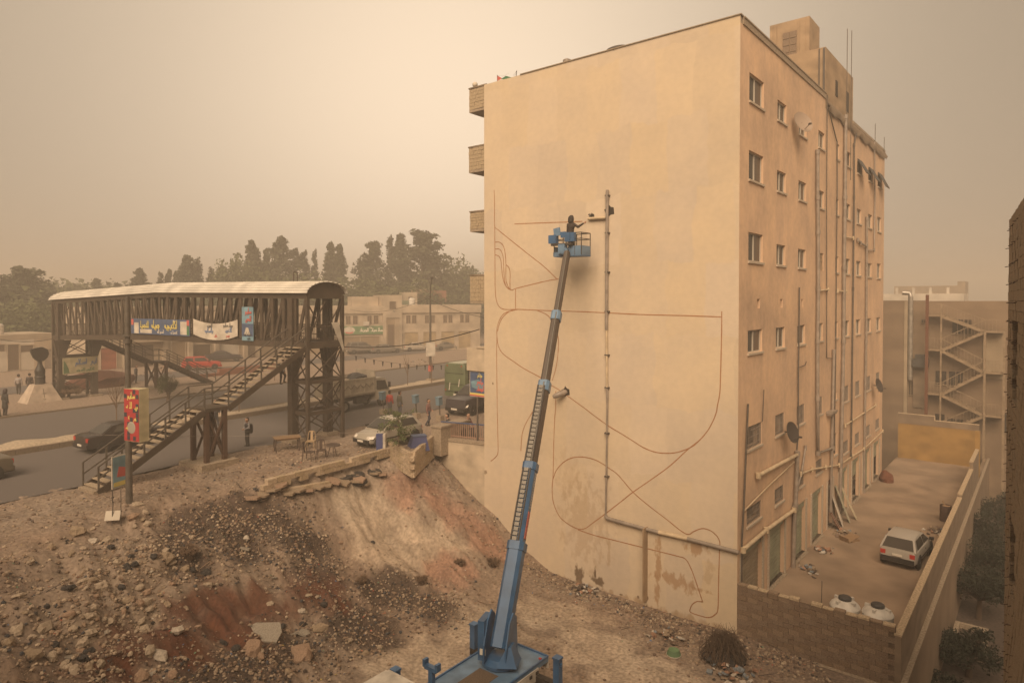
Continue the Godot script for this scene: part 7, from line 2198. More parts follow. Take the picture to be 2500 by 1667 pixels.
func street_things() -> void:
	var b := MB.new()
	# cream wall that carries the building's front on to the left
	var t := lthing("low_cream_wall", "low cream wall continuing the building's front towards the stone planter", "wall", -13.65, 0, 0)
	b = MB.new()
	b.hexa([Vector3(-3.6, 2.5, 0), Vector3(-0.002, 0.5, 0), Vector3(-0.002, 0.5, -0.3), Vector3(-3.6, 2.5, -0.3), Vector3(-3.6, 5.2, 0), Vector3(-0.002, 5.38, 0), Vector3(-0.002, 5.38, -0.3), Vector3(-3.6, 5.2, -0.3)])
	obj("wall", b, M.front_plaster_plain, t)
	b = MB.new(); b.hexa([Vector3(-3.62, 5.2, 0.04), Vector3(-0.002, 5.38, 0.04), Vector3(-0.002, 5.38, -0.5), Vector3(-3.62, 5.2, -0.5), Vector3(-3.62, 5.34, 0.04), Vector3(-0.002, 5.54, 0.04), Vector3(-0.002, 5.54, -0.5), Vector3(-3.62, 5.34, -0.5)]); obj("coping", b, M.concrete, t)
	t = lthing("iron_fence", "blue-railed iron fence with thin pinkish bars on top of the low cream wall", "fence", -13.65, 5.36, -0.25)
	b = MB.new()
	b.beam(Vector3(-3.5, 0.85, 0), Vector3(-0.03, 1.05, 0), 0.07, 0.06); obj("top_rail", b, M.rail_blue, t)
	b = MB.new(); b.beam(Vector3(-3.5, 0.1, 0), Vector3(-0.03, 0.3, 0), 0.04, 0.04); obj("bottom_rail", b, M.rail_pink, t)
	for i in 24: b = MB.new(); b.mm(Vector3(-3.45 + i * 0.147, 0.0 + i * 0.008, -0.014), Vector3(-3.42 + i * 0.147, 0.84 + i * 0.008, 0.014)); obj("bar", b, M.rail_pink, t)
	# stone planter and the block walls along the crest
	var cuts := [M.stone, mat("cut_stone", 0.46, 0.35, 0.24, 0.9, "grain", 0.6), mat("cut_stone_pale", 0.5, 0.39, 0.275, 0.9, "grain", 0.6)]
	t = thing("stone_planter", "white cut-stone planter wall forming a corner beside the low cream wall", "planter", P(-5.0, 4.2, 33.2))
	block_run(t, "stone_block", Vector3.ZERO, P(0.7, 0.15, 4.55), 6, 0.5, 0.21, 0.2, cuts, 50)
	block_run(t, "stone_block", Vector3(-0.02, 0, 0), P(-1.45, 0.25, 1.75), 6, 0.45, 0.2, 0.2, cuts, 60)
	b = MB.new(); b.prism(PackedVector2Array([Vector2(-1.3, 1.7), Vector2(0.0, 0.15), Vector2(0.65, 4.3)]), Transform3D(Basis(Vector3.RIGHT, Vector3(0, 0, -1), Vector3.UP), Vector3(0, 0.2, 0)), 0.9); obj("earth", b, M.dirt, t)
	t = thing("crest_block_wall", "low broken wall of pale stone blocks along the top of the slope", "wall", P(-10.9, 4.78, 28.9))
	block_run(t, "stone_block", Vector3.ZERO, P(4.45, 0.1, 6.1), 2, 0.46, 0.22, 0.26, cuts, 70, 0.08)
	t = thing("lower_block_row", "short row of pale blocks lying just below the low broken wall", "wall", P(-10.9, 4.42, 29.9))
	block_run(t, "stone_block", Vector3(0.6, 0, 0.45), P(2.3, -0.1, 1.4), 1, 0.5, 0.24, 0.25, cuts, 80)
	t = thing("grey_planter_box", "grey concrete planter box with a dark painted arch behind the stone planter", "planter", rw(12.3, -7.9), RT)
	b = MB.new(); b.mm(Vector3(-1.4, -0.6, -0.35), Vector3(1.2, 0.95, 0.35)); b.mm(Vector3(-1.45, 0.95, -0.4), Vector3(1.25, 1.05, 0.4)); obj("box", b, M.concrete, t)
	b = MB.new(); b.prism(PackedVector2Array([Vector2(0.4, 0.1), Vector2(0.9, 0.1), Vector2(0.9, 0.5), Vector2(0.65, 0.7), Vector2(0.4, 0.5)]), Transform3D(Basis.IDENTITY, Vector3(0, 0, 0.345)), 0.012); obj("recess", b, M.pipe_dark, t)  # flat dark plate on the box face, no depth behind it
	# tyres half buried in the crest
	var k := 0
	for q in [[-8.2, 32.35, 4.36, "half-buried tyre below the crest wall, leftmost"], [-7.72, 32.85, 4.38, "half-buried tyre below the crest wall, second from left, upper"], [-7.5, 32.5, 4.16, "half-buried tyre below the crest wall, lower one in the middle"], [-7.0, 33.5, 4.38, "half-buried tyre below the crest wall, rightmost"]]:
		b = MB.new(); b.lathe([Vector2(0.2, -0.09), Vector2(0.3, -0.11), Vector2(0.36, -0.06), Vector2(0.36, 0.06), Vector2(0.3, 0.11), Vector2(0.2, 0.09), Vector2(0.19, 0), Vector2(0.2, -0.09)], Vector3.ZERO, 18)
		b.lathe([Vector2(0.3, 0.06), Vector2(0.001, 0.08)], Vector3.ZERO, 14)
		var o := put("buried_tyre", b.mesh(), M.rubber, self, P(q[0], q[2], q[1]))
		o.rotation = Vector3(0.1 * sin(k * 2.0), k, 0.12); k += 1
		tag(o, q[3], "tyre", "tyres under the crest wall")
	# table and chairs under the bridge
	t = thing("wooden_table", "brown wooden table on the dirt by the bridge foot", "table", rw(5.4, -2.2), RT - 0.5)
	b = MB.new(); b.box(Vector3(0, 0.74, 0), Vector3(1.35, 0.05, 0.75)); b.box(Vector3(0, 0.67, 0), Vector3(1.2, 0.09, 0.6)); obj("tabletop", b, M.wood, t)
	for q in [[-0.58, -0.28], [0.58, -0.28], [-0.58, 0.28], [0.58, 0.28]]: b = MB.new(); b.tube([Vector3(q[0], 0.7, q[1]), Vector3(q[0] * 1.08, 0.3, q[1] * 1.05), Vector3(q[0], 0.0, q[1])], [0.045, 0.03, 0.03]); obj("leg", b, M.chair_brown, t)
	chair("wood-legged chair pulled up to the right end of the wooden table", rw(6.4, -2.9), RT - 0.9, M.chair_wood)
	chair("brown plastic chair standing alone near the crest wall", rw(4.6, -4.9), RT + 0.4, M.chair_brown)
	chair("dark plastic chair beside the small dark table", rw(5.25, -5.1), RT - 0.6, M.chair_brown)
	t = thing("small_dark_table", "small dark tilted table next to the plastic chairs by the crest", "table", rw(5.75, -5.35), RT)
	b = MB.new(); b.lathe([Vector2(0.001, 0.62), Vector2(0.36, 0.62), Vector2(0.37, 0.64), Vector2(0.36, 0.66), Vector2(0.001, 0.66)], Vector3.ZERO, 14, Basis(Vector3.RIGHT, 0.06)); obj("tabletop", b, M.chair_brown, t)
	for i in 3: b = MB.new(); b.tube([Vector3(cos(i * 2.1) * 0.1, 0.62, sin(i * 2.1) * 0.1), Vector3(cos(i * 2.1) * 0.28, 0, sin(i * 2.1) * 0.28)], 0.018); obj("leg", b, M.chair_brown, t)
	# sapling, bins
	t = thing("potted_sapling", "thin leafy sapling on the crest in front of the silver hatchback", "tree", P(-5.9, 4.2, 34.2))
	var q := RandomNumberGenerator.new(); q.seed = 15
	b = MB.new(); b.tube([Vector3(0, -0.1, 0), Vector3(0.02, 1.2, 0), Vector3(0.0, 2.7, 0)], [0.05, 0.04, 0.02], 6)
	var lf := MB.new()
	for i in 24:
		var y := q.randf_range(1.6, 3.0); var a := q.randf() * TAU; var l := q.randf_range(0.5, 1.15)
		var e := Vector3(cos(a) * l, q.randf_range(-0.1, 0.45), sin(a) * l)
		b.tube([Vector3(0, y, 0), Vector3(0, y, 0) + e * 0.6 + Vector3(0, 0.12, 0), Vector3(0, y, 0) + e], [0.014, 0.009, 0.004], 4, false)
		for s in 3: leaf_cloud(lf, q, Vector3(0, y, 0) + e * (0.45 + 0.27 * s), Vector3(0.2, 0.13, 0.2), 22, 0.045)
	obj("trunk", b, M.twig, t); obj("crown", lf, M.leaf_sapling, t)
	t = thing("blue_box_sign", "dark blue upright box with a white side standing before the silver hatchback", "sign", P(-6.9, 4.95, 34.9), -0.2)
	b = MB.new(); b.mm(Vector3(-0.28, 0, -0.1), Vector3(0.1, 1.1, 0.1)); obj("panel", b, M.bin_blue, t)
	b = MB.new(); b.mm(Vector3(0.1, 0, -0.1), Vector3(0.24, 1.12, 0.1)); obj("white_side", b, M.sign_white, t)
	t = thing("blue_bin", "dark blue slanted bin standing inside the stone planter", "bin", P(-5.0, 5.1, 35.3), 0.4)
	b = MB.new(); b.hexa([Vector3(-0.6, 0, 0.4), Vector3(0.5, 0, 0.4), Vector3(0.5, 0, -0.4), Vector3(-0.6, 0, -0.4), Vector3(-0.35, 0.75, 0.25), Vector3(0.35, 0.75, 0.25), Vector3(0.35, 0.75, -0.25), Vector3(-0.35, 0.75, -0.25)]); obj("body", b, M.bin_blue, t)
	b = MB.new(); b.mm(Vector3(-0.38, 0.75, -0.28), Vector3(0.38, 0.81, 0.28)); obj("lid", b, M.rail_blue, t)
	# three small light-blue boxes on posts
	for e in [[16.5, 1.6, "small light-blue box on a leaning post, the one by the truck"], [16.6, -1.4, "small light-blue box on a post between the truck and the van"], [16.8, -3.3, "small light-blue box on a post nearest the fence"]]:
		t = thing("post_box", e[2], "post box", rw(e[0], e[1]), RT, "light-blue post boxes")
		b = MB.new(); b.mm(Vector3(-0.2, -0.05, -0.2), Vector3(0.2, 0.35, 0.2)); obj("base", b, M.concrete, t)
		b = MB.new(); b.tube([Vector3(0, 0.3, 0), Vector3(-0.08, 1.1, 0)], 0.04); obj("post", b, M.pipe_dark, t)
		b = MB.new(); b.box(Vector3(-0.1, 1.3, 0), Vector3(0.36, 0.5, 0.3), Basis(Vector3(0, 0, 1), 0.1)); b.box(Vector3(-0.12, 1.57, 0), Vector3(0.42, 0.06, 0.36), Basis(Vector3(0, 0, 1), 0.1)); obj("box", b, M.sky_blue, t)
	sign_things()
	monument()
	# lamp post between the carriageways
	t = thing("street_lamp", "tall double-armed street lamp on the median with a white notice on its pole", "street lamp", rw(31.8, 10.3, STREET + 0.15), RT)
	b = MB.new(); b.tube([Vector3.ZERO, Vector3(0, 4, 0), Vector3(0, 8.3, 0)], [0.14, 0.11, 0.08], 10); obj("pole", b, M.rail, t)
	for s in [-1, 1]:
		b = MB.new(); b.tube(spline([Vector3(0, 8.0, 0), Vector3(s * 0.35, 9.0, s * -0.35), Vector3(s * 0.9, 9.75, s * -0.9), Vector3(s * 1.6, 9.95, s * -1.6)], 4), 0.045, 6); obj("arm", b, M.rail, t)
		b = MB.new(); b.beam(Vector3(s * 1.45, 9.96, s * -1.45), Vector3(s * 2.0, 10.05, s * -2.0), 0.22, 0.12); obj("lamp_head", b, M.rail, t)
	b = MB.new(); b.box(Vector3(-0.15, 3.15, 0.15), Vector3(0.9, 1.35, 0.12), Basis(Vector3.UP, -0.6)); obj("white_notice", b, M.sign_white, t)
	b = MB.new(); b.mm(Vector3(-0.15, 1.0, -0.15), Vector3(0.15, 1.6, 0.15)); obj("red_tape", b, M.ink_red, t)
	b = MB.new(); b.mm(Vector3(-0.3, -0.15, -0.3), Vector3(0.3, 0.3, 0.3)); obj("base", b, M.concrete, t)
	var bt := [[10.5, 9.5, 2.7, "bare young tree on the median seen right of the near stair landing"], [15.2, 9.4, 3.6, "tall bare young tree on the median left of the bridge tower"], [28.0, 9.8, 3.2, "bare young tree on the median behind the truck's cab"], [30.4, 9.0, 3.0, "bare young tree on the median left of the lamp post"], [2.3, 9.3, 4.6, "tall thin bare sapling on the median by the red sign box"], [23.4, 22.8, 2.6, "twiggy bare tree on the far kerb behind the dump truck"]]
	for i in bt.size(): bare_tree("bare_tree", bt[i][3], rw(bt[i][0], bt[i][1], STREET + 0.25), bt[i][2], 30 + i)
	plant("kerb_bush", "small leafy bush on a thin trunk on the far kerb beyond the near stair", "shrub", rw(11.3, 19.9, STREET), crown("bush", 2.3, 0.75, 8), M.leaf_bush)
	plant("dry_bush", "dry brown bush at the foot of the far bridge column", "shrub", rw(7.6, 28.0, STREET), crown("bush", 1.2, 0.9, 9), M.twig)
	# wires
	wire("overhead_wire", "black overhead wire sagging from the bridge tower to the cream building", P(-9.8, 10.4, 38.6), P(-1.75, 11.55, 35.6), 0.35, 0.028)
	wire("overhead_wire", "black overhead wire running in from the left edge to the far bridge tower", P(-47, 9.7, 60), P(-37.4, 10.0, 54), 0.3, 0.028)
	wire("overhead_wire", "thin slack wire between the lamp post and the shop row", P(-8.2, 13.3, 64.2), P(-24.0, 11.8, 98), 0.8, 0.022)
	wire("overhead_wire", "thin wire from the lamp post out to the right behind the balconies", P(-8.2, 13.3, 64.2), P(-1.5, 11.4, 60), 0.3, 0.022)
	wire("fence_wire", "thin pale wire strung along the crest in front of the stair", P(-19.5, 6.9, 30.5), P(-4.3, 6.2, 36.0), 0.25, 0.007)
	t = thing("pennant_rope", "sagging rope of little dark pennants strung above the far carriageway", "pennants", P(-14.0, 8.6, 56.0))
	b = MB.new()
	var p0 := Vector3.ZERO; var p1 := Vector3(11.0, -1.2, -6.0)
	var pts := []
	for i in 17: pts.append(p0.lerp(p1, i / 16.0) - Vector3(0, 1.1 * 4 * (i / 16.0) * (1 - i / 16.0) * 0.6, 0))
	b.tube(pts, 0.012, 4); obj("rope", b, M.pipe_dark, t)
	for i in range(1, 16): b = MB.new(); b.hexa([pts[i] + Vector3(-0.03, -0.42, 0.01), pts[i] + Vector3(0.03, -0.42, 0.01), pts[i] + Vector3(0.03, -0.42, -0.01), pts[i] + Vector3(-0.03, -0.42, -0.01), pts[i] + Vector3(-0.08, 0, 0.01), pts[i] + Vector3(0.08, 0, 0.01), pts[i] + Vector3(0.08, 0, -0.01), pts[i] + Vector3(-0.08, 0, -0.01)]); obj("pennant", b, M.black, t)
	# reddish things across the street
	b = MB.new(); blob(b, Vector3(0, 0.5, 0), Vector3(3.0, 1.0, 1.2), 14, 0.5, 8); b.smooth(50)
	tag(put("red_soil_heap", b.mesh(), mat("red_soil", 0.15, 0.06, 0.038, 0.97, "coarse", 0.5), self, rw(12.5, 33.5), RT), "long heap of reddish-brown earth behind the far bridge columns", "soil heap")
	t = thing("red_kerb_wall", "low faded red wall across the street beyond the near stair", "wall", rw(27.5, 33.0), RT)
	b = MB.new(); b.mm(Vector3(-3.5, 0, -0.2), Vector3(4.5, 0.75, 0.2)); b.mm(Vector3(-6.5, 0, -0.2), Vector3(-3.5, 0.35, 0.2)); obj("wall", b, mat("faded_red", 0.30, 0.13, 0.085, 0.9, "mottle", 0.3), t)
	litter_pile("far_rubble", "pile of pale rubble by the road far behind the green bus", rw(46.0, 24.0), 2.2, 40, 13)
	litter_pile("far_rubble", "pale rubble on the ground between the far stair and the red car", rw(22.0, 40.0), 2.6, 60, 14)
	b = MB.new(); b.tinted = true


func wire(called: String, label: String, p: Vector3, q: Vector3, sag: float, r: float) -> void:
	var pts := []
	for i in 21: pts.append((p - p).lerp(q - p, i / 20.0) - Vector3(0, sag * 4 * (i / 20.0) * (1 - i / 20.0), 0))
	var b := MB.new(); b.tube(pts, r, 5)
	tag(put(called, b.mesh(), M.black if r > 0.01 else M.pipe, self, p), label, "wire")


func sign_things() -> void:
	# tall pole with the red box sign
	var t := thing("sign_pole", "tall dark steel pole rising from the rubble in front of the stair", "pole", P(-15.25, 4.8, 26.2))
	var b := MB.new(); b.tube([Vector3(0, -0.2, 0), Vector3(0, 4.2, 0), Vector3(0, 8.45, 0)], [0.13, 0.11, 0.09], 12); obj("pole", b, M.rail, t)
	b = MB.new(); b.tube([Vector3(0, 6.6, 0), Vector3(0, 6.75, 0)], 0.17, 10); b.box(Vector3(0, 6.9, 0.1), Vector3(0.3, 0.06, 0.1)); obj("clamp", b, M.rail, t)
	var yaw := 0.43  # box turned so that its red face looks towards the lot
	t = thing("red_box_sign", "tall red patterned box sign with a cream side, fixed on the steel pole", "sign", P(-14.98, 7.55, 25.95), -yaw)
	b = MB.new(); b.mm(Vector3(-0.42, 0, -0.42), Vector3(0.45, 2.08, 0.0)); obj("box", b, M.sign_cream, t)
	b = MB.new(); b.mm(Vector3(-0.415, 0.02, 0.0), Vector3(0.445, 2.06, 0.012)); obj("red_face", b, M.sign_red, t)
	var darks := MB.new(); var reds := MB.new(); var q := RandomNumberGenerator.new(); q.seed = 4
	for j in 11:
		for i in 5:
			if q.randf() < 0.38: darks.mm(Vector3(-0.41 + i * 0.17, 0.05 + j * 0.183, 0.012), Vector3(-0.25 + i * 0.17, 0.22 + j * 0.183, 0.0145))
	obj("dark_checks", darks, M.ink_dark, t)
	lettering("yellow_script", t, M.ink_yellow, [["slym", Vector3(0.22, 1.72, 0.018), 0.28, 0.04], ["Al", Vector3(0.05, 1.32, 0.018), 0.3, 0.04], ["wb", Vector3(0.4, 1.3, 0.018), 0.26, 0.035], ["b", Vector3(-0.2, 1.35, 0.018), 0.26, 0.035], ["hr", Vector3(0.3, 0.85, 0.018), 0.26, 0.035], ["d", Vector3(-0.1, 0.9, 0.018), 0.26, 0.035], ["ws", Vector3(-0.15, 0.5, 0.018), 0.16, 0.03]], Vector3.RIGHT, Vector3.UP)
	b = MB.new(); b.lathe([Vector2(0.24, 0), Vector2(0.2, 0.012), Vector2(0.001, 0.014)], Vector3(0.0, 0.55, 0.012), 20, Basis(Vector3.RIGHT, PI / 2)); obj("silver_disc", b, M.silver, t)
	# small framed poster on two legs, and the white plate nearer
	t = thing("framed_poster", "small white-framed poster on thin legs leaning left of the steel pole", "sign", P(-15.75, 4.85, 26.5), 1.3)
	b = MB.new(); b.mm(Vector3(-0.42, 0.75, -0.03), Vector3(0.42, 2.05, 0.0)); obj("frame", b, M.sign_white, t)
	b = MB.new(); b.mm(Vector3(-0.37, 0.8, 0.0), Vector3(0.37, 2.0, 0.012)); obj("picture", b, M.sign_cyan, t)
	b = MB.new(); b.prism(PackedVector2Array([Vector2(-0.2, 1.2), Vector2(0.25, 1.15), Vector2(0.28, 1.5), Vector2(-0.1, 1.6)]), Transform3D(Basis.IDENTITY, Vector3(0, 0, 0.012)), 0.004); obj("red_shape", b, M.ink_red, t)
	b = MB.new(); b.mm(Vector3(-0.36, 0.82, 0.012), Vector3(0.36, 1.0, 0.015)); obj("yellow_strip", b, M.ink_yellow, t)
	for x in [-0.38, 0.38]: b = MB.new(); b.tube([Vector3(x, -0.3, -0.03), Vector3(x, 0.8, -0.03)], 0.02); obj("leg", b, M.pipe_dark, t)
	t = thing("white_notice_plate", "small whitish plate on a thin rod standing in the rubble, nearest the viewer", "sign", P(-15.0, 4.65, 24.7), 0.2)
	b = MB.new(); b.box(Vector3(0, 0.38, 0), Vector3(0.52, 0.36, 0.02), Basis(Vector3.RIGHT, -0.5)); obj("plate", b, M.shop_white, t)
	b = MB.new(); b.tube([Vector3(-0.02, -0.4, 0.1), Vector3(0, 0.9, -0.05)], 0.018); b.tube([Vector3(0.28, -0.1, 0), Vector3(0.28, 1.4, -0.02)], 0.015); obj("rod", b, M.pipe_dark, t)
	# blue poster hanging below the canopy box
	t = lthing("blue_poster", "blue poster with yellow and red script hanging below the canopy box at the building's corner", "sign", -14.3, 7.9, -0.12)
	b = MB.new(); b.mm(Vector3(-0.52, 0, -0.04), Vector3(0.6, 1.38, 0)); obj("frame", b, M.sign_white, t)
	b = MB.new(); b.mm(Vector3(-0.48, 0.2, 0), Vector3(0.56, 1.34, 0.01)); obj("picture", b, M.sign_blue, t)
	b = MB.new(); b.prism(PackedVector2Array([Vector2(-0.35, 0.5), Vector2(0.5, 0.3), Vector2(0.52, 0.75), Vector2(0.1, 0.95), Vector2(-0.4, 0.8)]), Transform3D(Basis.IDENTITY, Vector3(0, 0, 0.01)), 0.004); obj("light_patch", b, M.sign_cyan, t)
	b = MB.new(); b.mm(Vector3(-0.5, 0.03, 0), Vector3(0.58, 0.1, 0.012)); obj("red_strip", b, M.ink_red, t)
	b = MB.new(); b.mm(Vector3(-0.5, 0.1, 0), Vector3(0.58, 0.2, 0.012)); obj("yellow_strip", b, M.ink_yellow, t)
	lettering("yellow_script", t, M.ink_yellow, [["mTam".replace("T", "t"), Vector3(0.4, 1.1, 0.016), 0.26, 0.035]], Vector3.RIGHT, Vector3.UP)
	lettering("red_script", t, M.ink_red, [["mAhw", Vector3(0.48, 0.72, 0.02), 0.34, 0.05], ["AjhAn", Vector3(0.52, 0.34, 0.02), 0.34, 0.05]], Vector3.RIGHT, Vector3.UP)
	b = MB.new(); b.tube([Vector3(0, -2.6, -0.06), Vector3(0, 0.0, -0.06)], 0.05, 8); obj("post", b, M.pipe_dark, t)


func monument() -> void:
	var t := thing("monument", "dark map-shaped sculpture on a drum above a white tapering plinth", "monument", rw(5.6, 28.0), RT)
	var b := MB.new(); b.hexa([Vector3(-1.25, 0, 0.9), Vector3(1.25, 0, 0.9), Vector3(1.25, 0, -0.9), Vector3(-1.25, 0, -0.9), Vector3(-0.55, 1.45, 0.45), Vector3(0.6, 1.45, 0.45), Vector3(0.6, 1.45, -0.45), Vector3(-0.55, 1.45, -0.45)]); obj("plinth", b, M.marble, t)
	b = MB.new(); b.lathe([Vector2(0.36, 1.45), Vector2(0.34, 1.9), Vector2(0.37, 2.0), Vector2(0.33, 2.1), Vector2(0.36, 2.5), Vector2(0.26, 2.75), Vector2(0.17, 2.95), Vector2(0.15, 3.2), Vector2(0.2, 3.35)], Vector3.ZERO, 18); obj("drum", b, M.bronze, t)
	b = MB.new(); b.prism(PackedVector2Array([Vector2(-0.1, 3.2), Vector2(0.22, 3.25), Vector2(0.5, 3.5), Vector2(0.6, 3.8), Vector2(0.5, 4.15), Vector2(0.15, 4.35), Vector2(-0.2, 4.3), Vector2(-0.62, 4.2), Vector2(-0.6, 3.95), Vector2(-0.42, 3.5)]), Transform3D(Basis.IDENTITY, Vector3(0, 0, -0.14)), 0.28); obj("map_slab", b, M.bronze, t)
	b = MB.new(); b.beam(Vector3(0, 0.35, 0.78), Vector3(0, 1.1, 0.56), 0.03, 0.02); b.beam(Vector3(-0.15, 0.75, 0.67), Vector3(0.15, 0.75, 0.67), 0.03, 0.02); b.tube([Vector3(-0.1, 0.35, 0.8), Vector3(0, 0.28, 0.82), Vector3(0.1, 0.35, 0.8)], 0.012); obj("relief_mark", b, M.bronze, t)


# ---- far buildings -----------------------------------------------------------------
func hole_in(t: Node3D, called: String, x0: float, y0: float, x1: float, y1: float, m: Material, z := 0.0) -> MeshInstance3D:
	var b := MB.new()
	b.mm(Vector3(x0, y0, z - 0.3), Vector3(x1, y1, z + 0.012))
	var o := obj(called, b, m, t)
	b = MB.new()
	b.mm(Vector3(x0 - 0.08, y1, z), Vector3(x1 + 0.08, y1 + 0.1, z + 0.1)); b.mm(Vector3(x0 - 0.08, y0, z), Vector3(x0, y1, z + 0.08)); b.mm(Vector3(x1, y0, z), Vector3(x1 + 0.08, y1, z + 0.08))
	obj("surround", b, M.shop_stone, o)
	return o


func far_buildings() -> void:
	var t := thing("stone_shop_row", "two-storey pale stone row with a central stair tower, green sign and closed shutters", "building", P(-25.5, STREET, 99.5), 0.4522)
	var b := MB.new(); b.mm(Vector3(-6.5, 0, -9), Vector3(6.3, 6.0, 0)); b.mm(Vector3(9.05, 0, -9), Vector3(22.5, 6.05, 0)); obj("wall", b, M.shop_stone, t)
	b = MB.new(); b.mm(Vector3(-6.6, 6.0, -9.1), Vector3(6.3, 7.2, 0.25)); b.mm(Vector3(9.05, 6.05, -9.1), Vector3(22.6, 7.3, 0.25)); obj("parapet", b, M.shop_stone, t)
	b = MB.new(); b.mm(Vector3(6.1, 0, -6), Vector3(9.1, 8.85, 0.35)); obj("stair_tower", b, M.shop_stone, t)
	hole_in(t, "window", 7.1, 6.67, 8.1, 7.83, M.shop_window, 0.35)
	var d := hole_in(t, "entrance", 6.6, 0.3, 8.66, 5.33, M.shop_stone_dark, 0.35)
	b = MB.new(); b.mm(Vector3(6.8, 0.3, 0.3), Vector3(7.8, 4.3, 0.375)); obj("glass_door", b, M.shop_window, d)
	b = MB.new()
	for i in 4: b.mm(Vector3(8.0 + i * 0.17, 0.3, 0.36), Vector3(8.08 + i * 0.17, 5.2, 0.38))
	obj("mullions", b, M.shop_stone, d)
	lettering("house_number", t, M.ink_dark, [["bdr", Vector3(8.0, 6.3, 0.37), 0.4, 0.05]], Vector3.RIGHT, Vector3.UP)
	for q in [[-4.9, -4.2], [-3.9, -3.2], [-2.3, -1.6], [0.48, 1.19], [1.54, 2.25], [3.75, 4.41], [4.71, 5.44], [9.86, 10.56], [10.82, 11.52], [12.95, 13.6], [13.93, 14.58], [16.04, 16.65], [16.91, 17.59], [18.95, 19.56], [19.84, 20.53]]:
		var w := hole_in(t, "window", q[0], 4.4, q[1], 5.68, M.shop_window)
		b = MB.new(); b.mm(Vector3((q[0] + q[1]) / 2 - 0.03, 4.4, 0.0), Vector3((q[0] + q[1]) / 2 + 0.03, 5.68, 0.03)); obj("frame", b, M.shop_stone_dark, w)
	for q in [[9.6, 11.77], [12.68, 14.78], [15.7, 17.85], [18.67, 20.73]]:
		var s := hole_in(t, "shutter_door", q[0], 0.25, q[1], 3.0, mat("shutter_sand", 0.38, 0.275, 0.155, 0.8, "mottle", 0.2))
		b = MB.new()
		for i in 13: b.mm(Vector3(q[0] + 0.02, 0.3 + i * 0.2, 0.012), Vector3(q[1] - 0.02, 0.48 + i * 0.2, 0.02))
		obj("slats", b, M.shutter_sand, s)
	for q in [[-5.8, -0.4], [0.0, 2.55], [2.7, 5.6]]: hole_in(t, "shop_front", q[0], 0.2, q[1], 2.5, M.shop_stone_dark)
	b = MB.new(); b.mm(Vector3(3.08, 4.15, 0.0), Vector3(3.95, 4.8, 0.4)); b.lathe([Vector2(0.24, 0.0), Vector2(0.24, 0.03), Vector2(0.001, 0.03)], Vector3(3.65, 4.48, 0.4), 14, Basis(Vector3.RIGHT, PI / 2)); obj("cooling_unit", b, M.shop_white, t)
	b = MB.new(); b.mm(Vector3(0.0, 2.85, 0.0), Vector3(6.5, 4.1, 0.2)); var sg := obj("green_sign", b, M.sign_green, t)
	var el := PackedVector2Array()
	for i in 20: el.append(Vector2(0.95 + cos(TAU * i / 20) * 0.85, 3.5 + sin(TAU * i / 20) * 0.55))
	b = MB.new(); b.prism(el, Transform3D(Basis.IDENTITY, Vector3(0, 0, 0.2)), 0.01); obj("white_oval", b, M.sign_white, sg)
	b = MB.new(); b.prism(PackedVector2Array([Vector2(0.3, 3.3), Vector2(0.95, 3.15), Vector2(1.6, 3.3), Vector2(1.4, 3.05), Vector2(0.95, 2.98), Vector2(0.5, 3.05)]), Transform3D(Basis.IDENTITY, Vector3(0, 0, 0.21)), 0.008); obj("red_arc", b, M.ink_red, sg)
	lettering("white_script", sg, M.ink_white, [["nsAl dhyAt", Vector3(6.2, 3.3, 0.215), 0.62, 0.09], ["AljdydAt", Vector3(3.9, 3.3, 0.215), 0.6, 0.09], ["mrkz".replace("z", "n"), Vector3(4.4, 3.8, 0.215), 0.34, 0.05]], Vector3.RIGHT, Vector3.UP)
	b = MB.new(); b.mm(Vector3(1.8, 7.2, -5), Vector3(6.0, 8.6, -2)); obj("rooftop_room", b, M.shop_stone, t)
	b = MB.new(); b.mm(Vector3(9.4, 7.3, -4), Vector3(11.2, 8.0, -3)); obj("green_roof_box", b, mat("dull_green", 0.16, 0.18, 0.12, 0.8), t)
	b = MB.new(); b.lathe([Vector2(0.55, 0), Vector2(0.55, 0.9), Vector2(0.25, 1.15), Vector2(0.001, 1.18)], Vector3(11.8, 7.3, -3.2), 14); obj("white_tank", b, M.tank_white, t)
	b = MB.new(); b.mm(Vector3(9.0, 7.3, -3), Vector3(9.3, 8.1, -2.7)); obj("white_tank", b, M.tank_white, t)
	# houses on the hillside behind
	for q in [[13.5, 0, 2.6, 9.3, -16, "pale small house on the hill just right of the lamp arms", M.shop_stone], [15.8, 0, 2.0, 9.9, -18, "darker house on the hill right of the lamp post", M.shop_stone_dark], [19.0, 0, 4.2, 9.7, -20, "long reddish house on the hill beside the balconies", M.faded_red]]:
		var h := thing("hill_house", q[5], "building", t.position + Basis(Vector3.UP, 0.4522) * Vector3(q[0] * 1.15, 0, q[4]), 0.4522)
		b = MB.new(); b.mm(Vector3(-q[2] / 2, -2, -3), Vector3(q[2] / 2, q[3] + 0.2, 0)); obj("wall", b, q[6], h)
		b = MB.new(); b.mm(Vector3(-0.4, q[3] - 1.6, -0.1), Vector3(0.4, q[3] - 0.6, 0.03)); obj("window", b, M.shop_window, h)
	# shops behind the bridge
	t = thing("dusty_shop_block", "long dusty shop block behind the footbridge with open dark bays", "building", rw(0, 50), RT)
	b = MB.new(); b.mm(Vector3(19.1, 0, -8), Vector3(46, 6.7, 0)); obj("wall", b, M.shop_stone, t)
	b = MB.new(); b.mm(Vector3(23.3, 3.0, 0), Vector3(27.0, 3.4, 0.9)); b.mm(Vector3(19.0, 6.7, -8.1), Vector3(46.1, 7.2, 0.2)); obj("cornice", b, M.shop_stone, t)
	hole_in(t, "red_door", 20.2, 0.0, 21.9, 2.5, M.door_red)
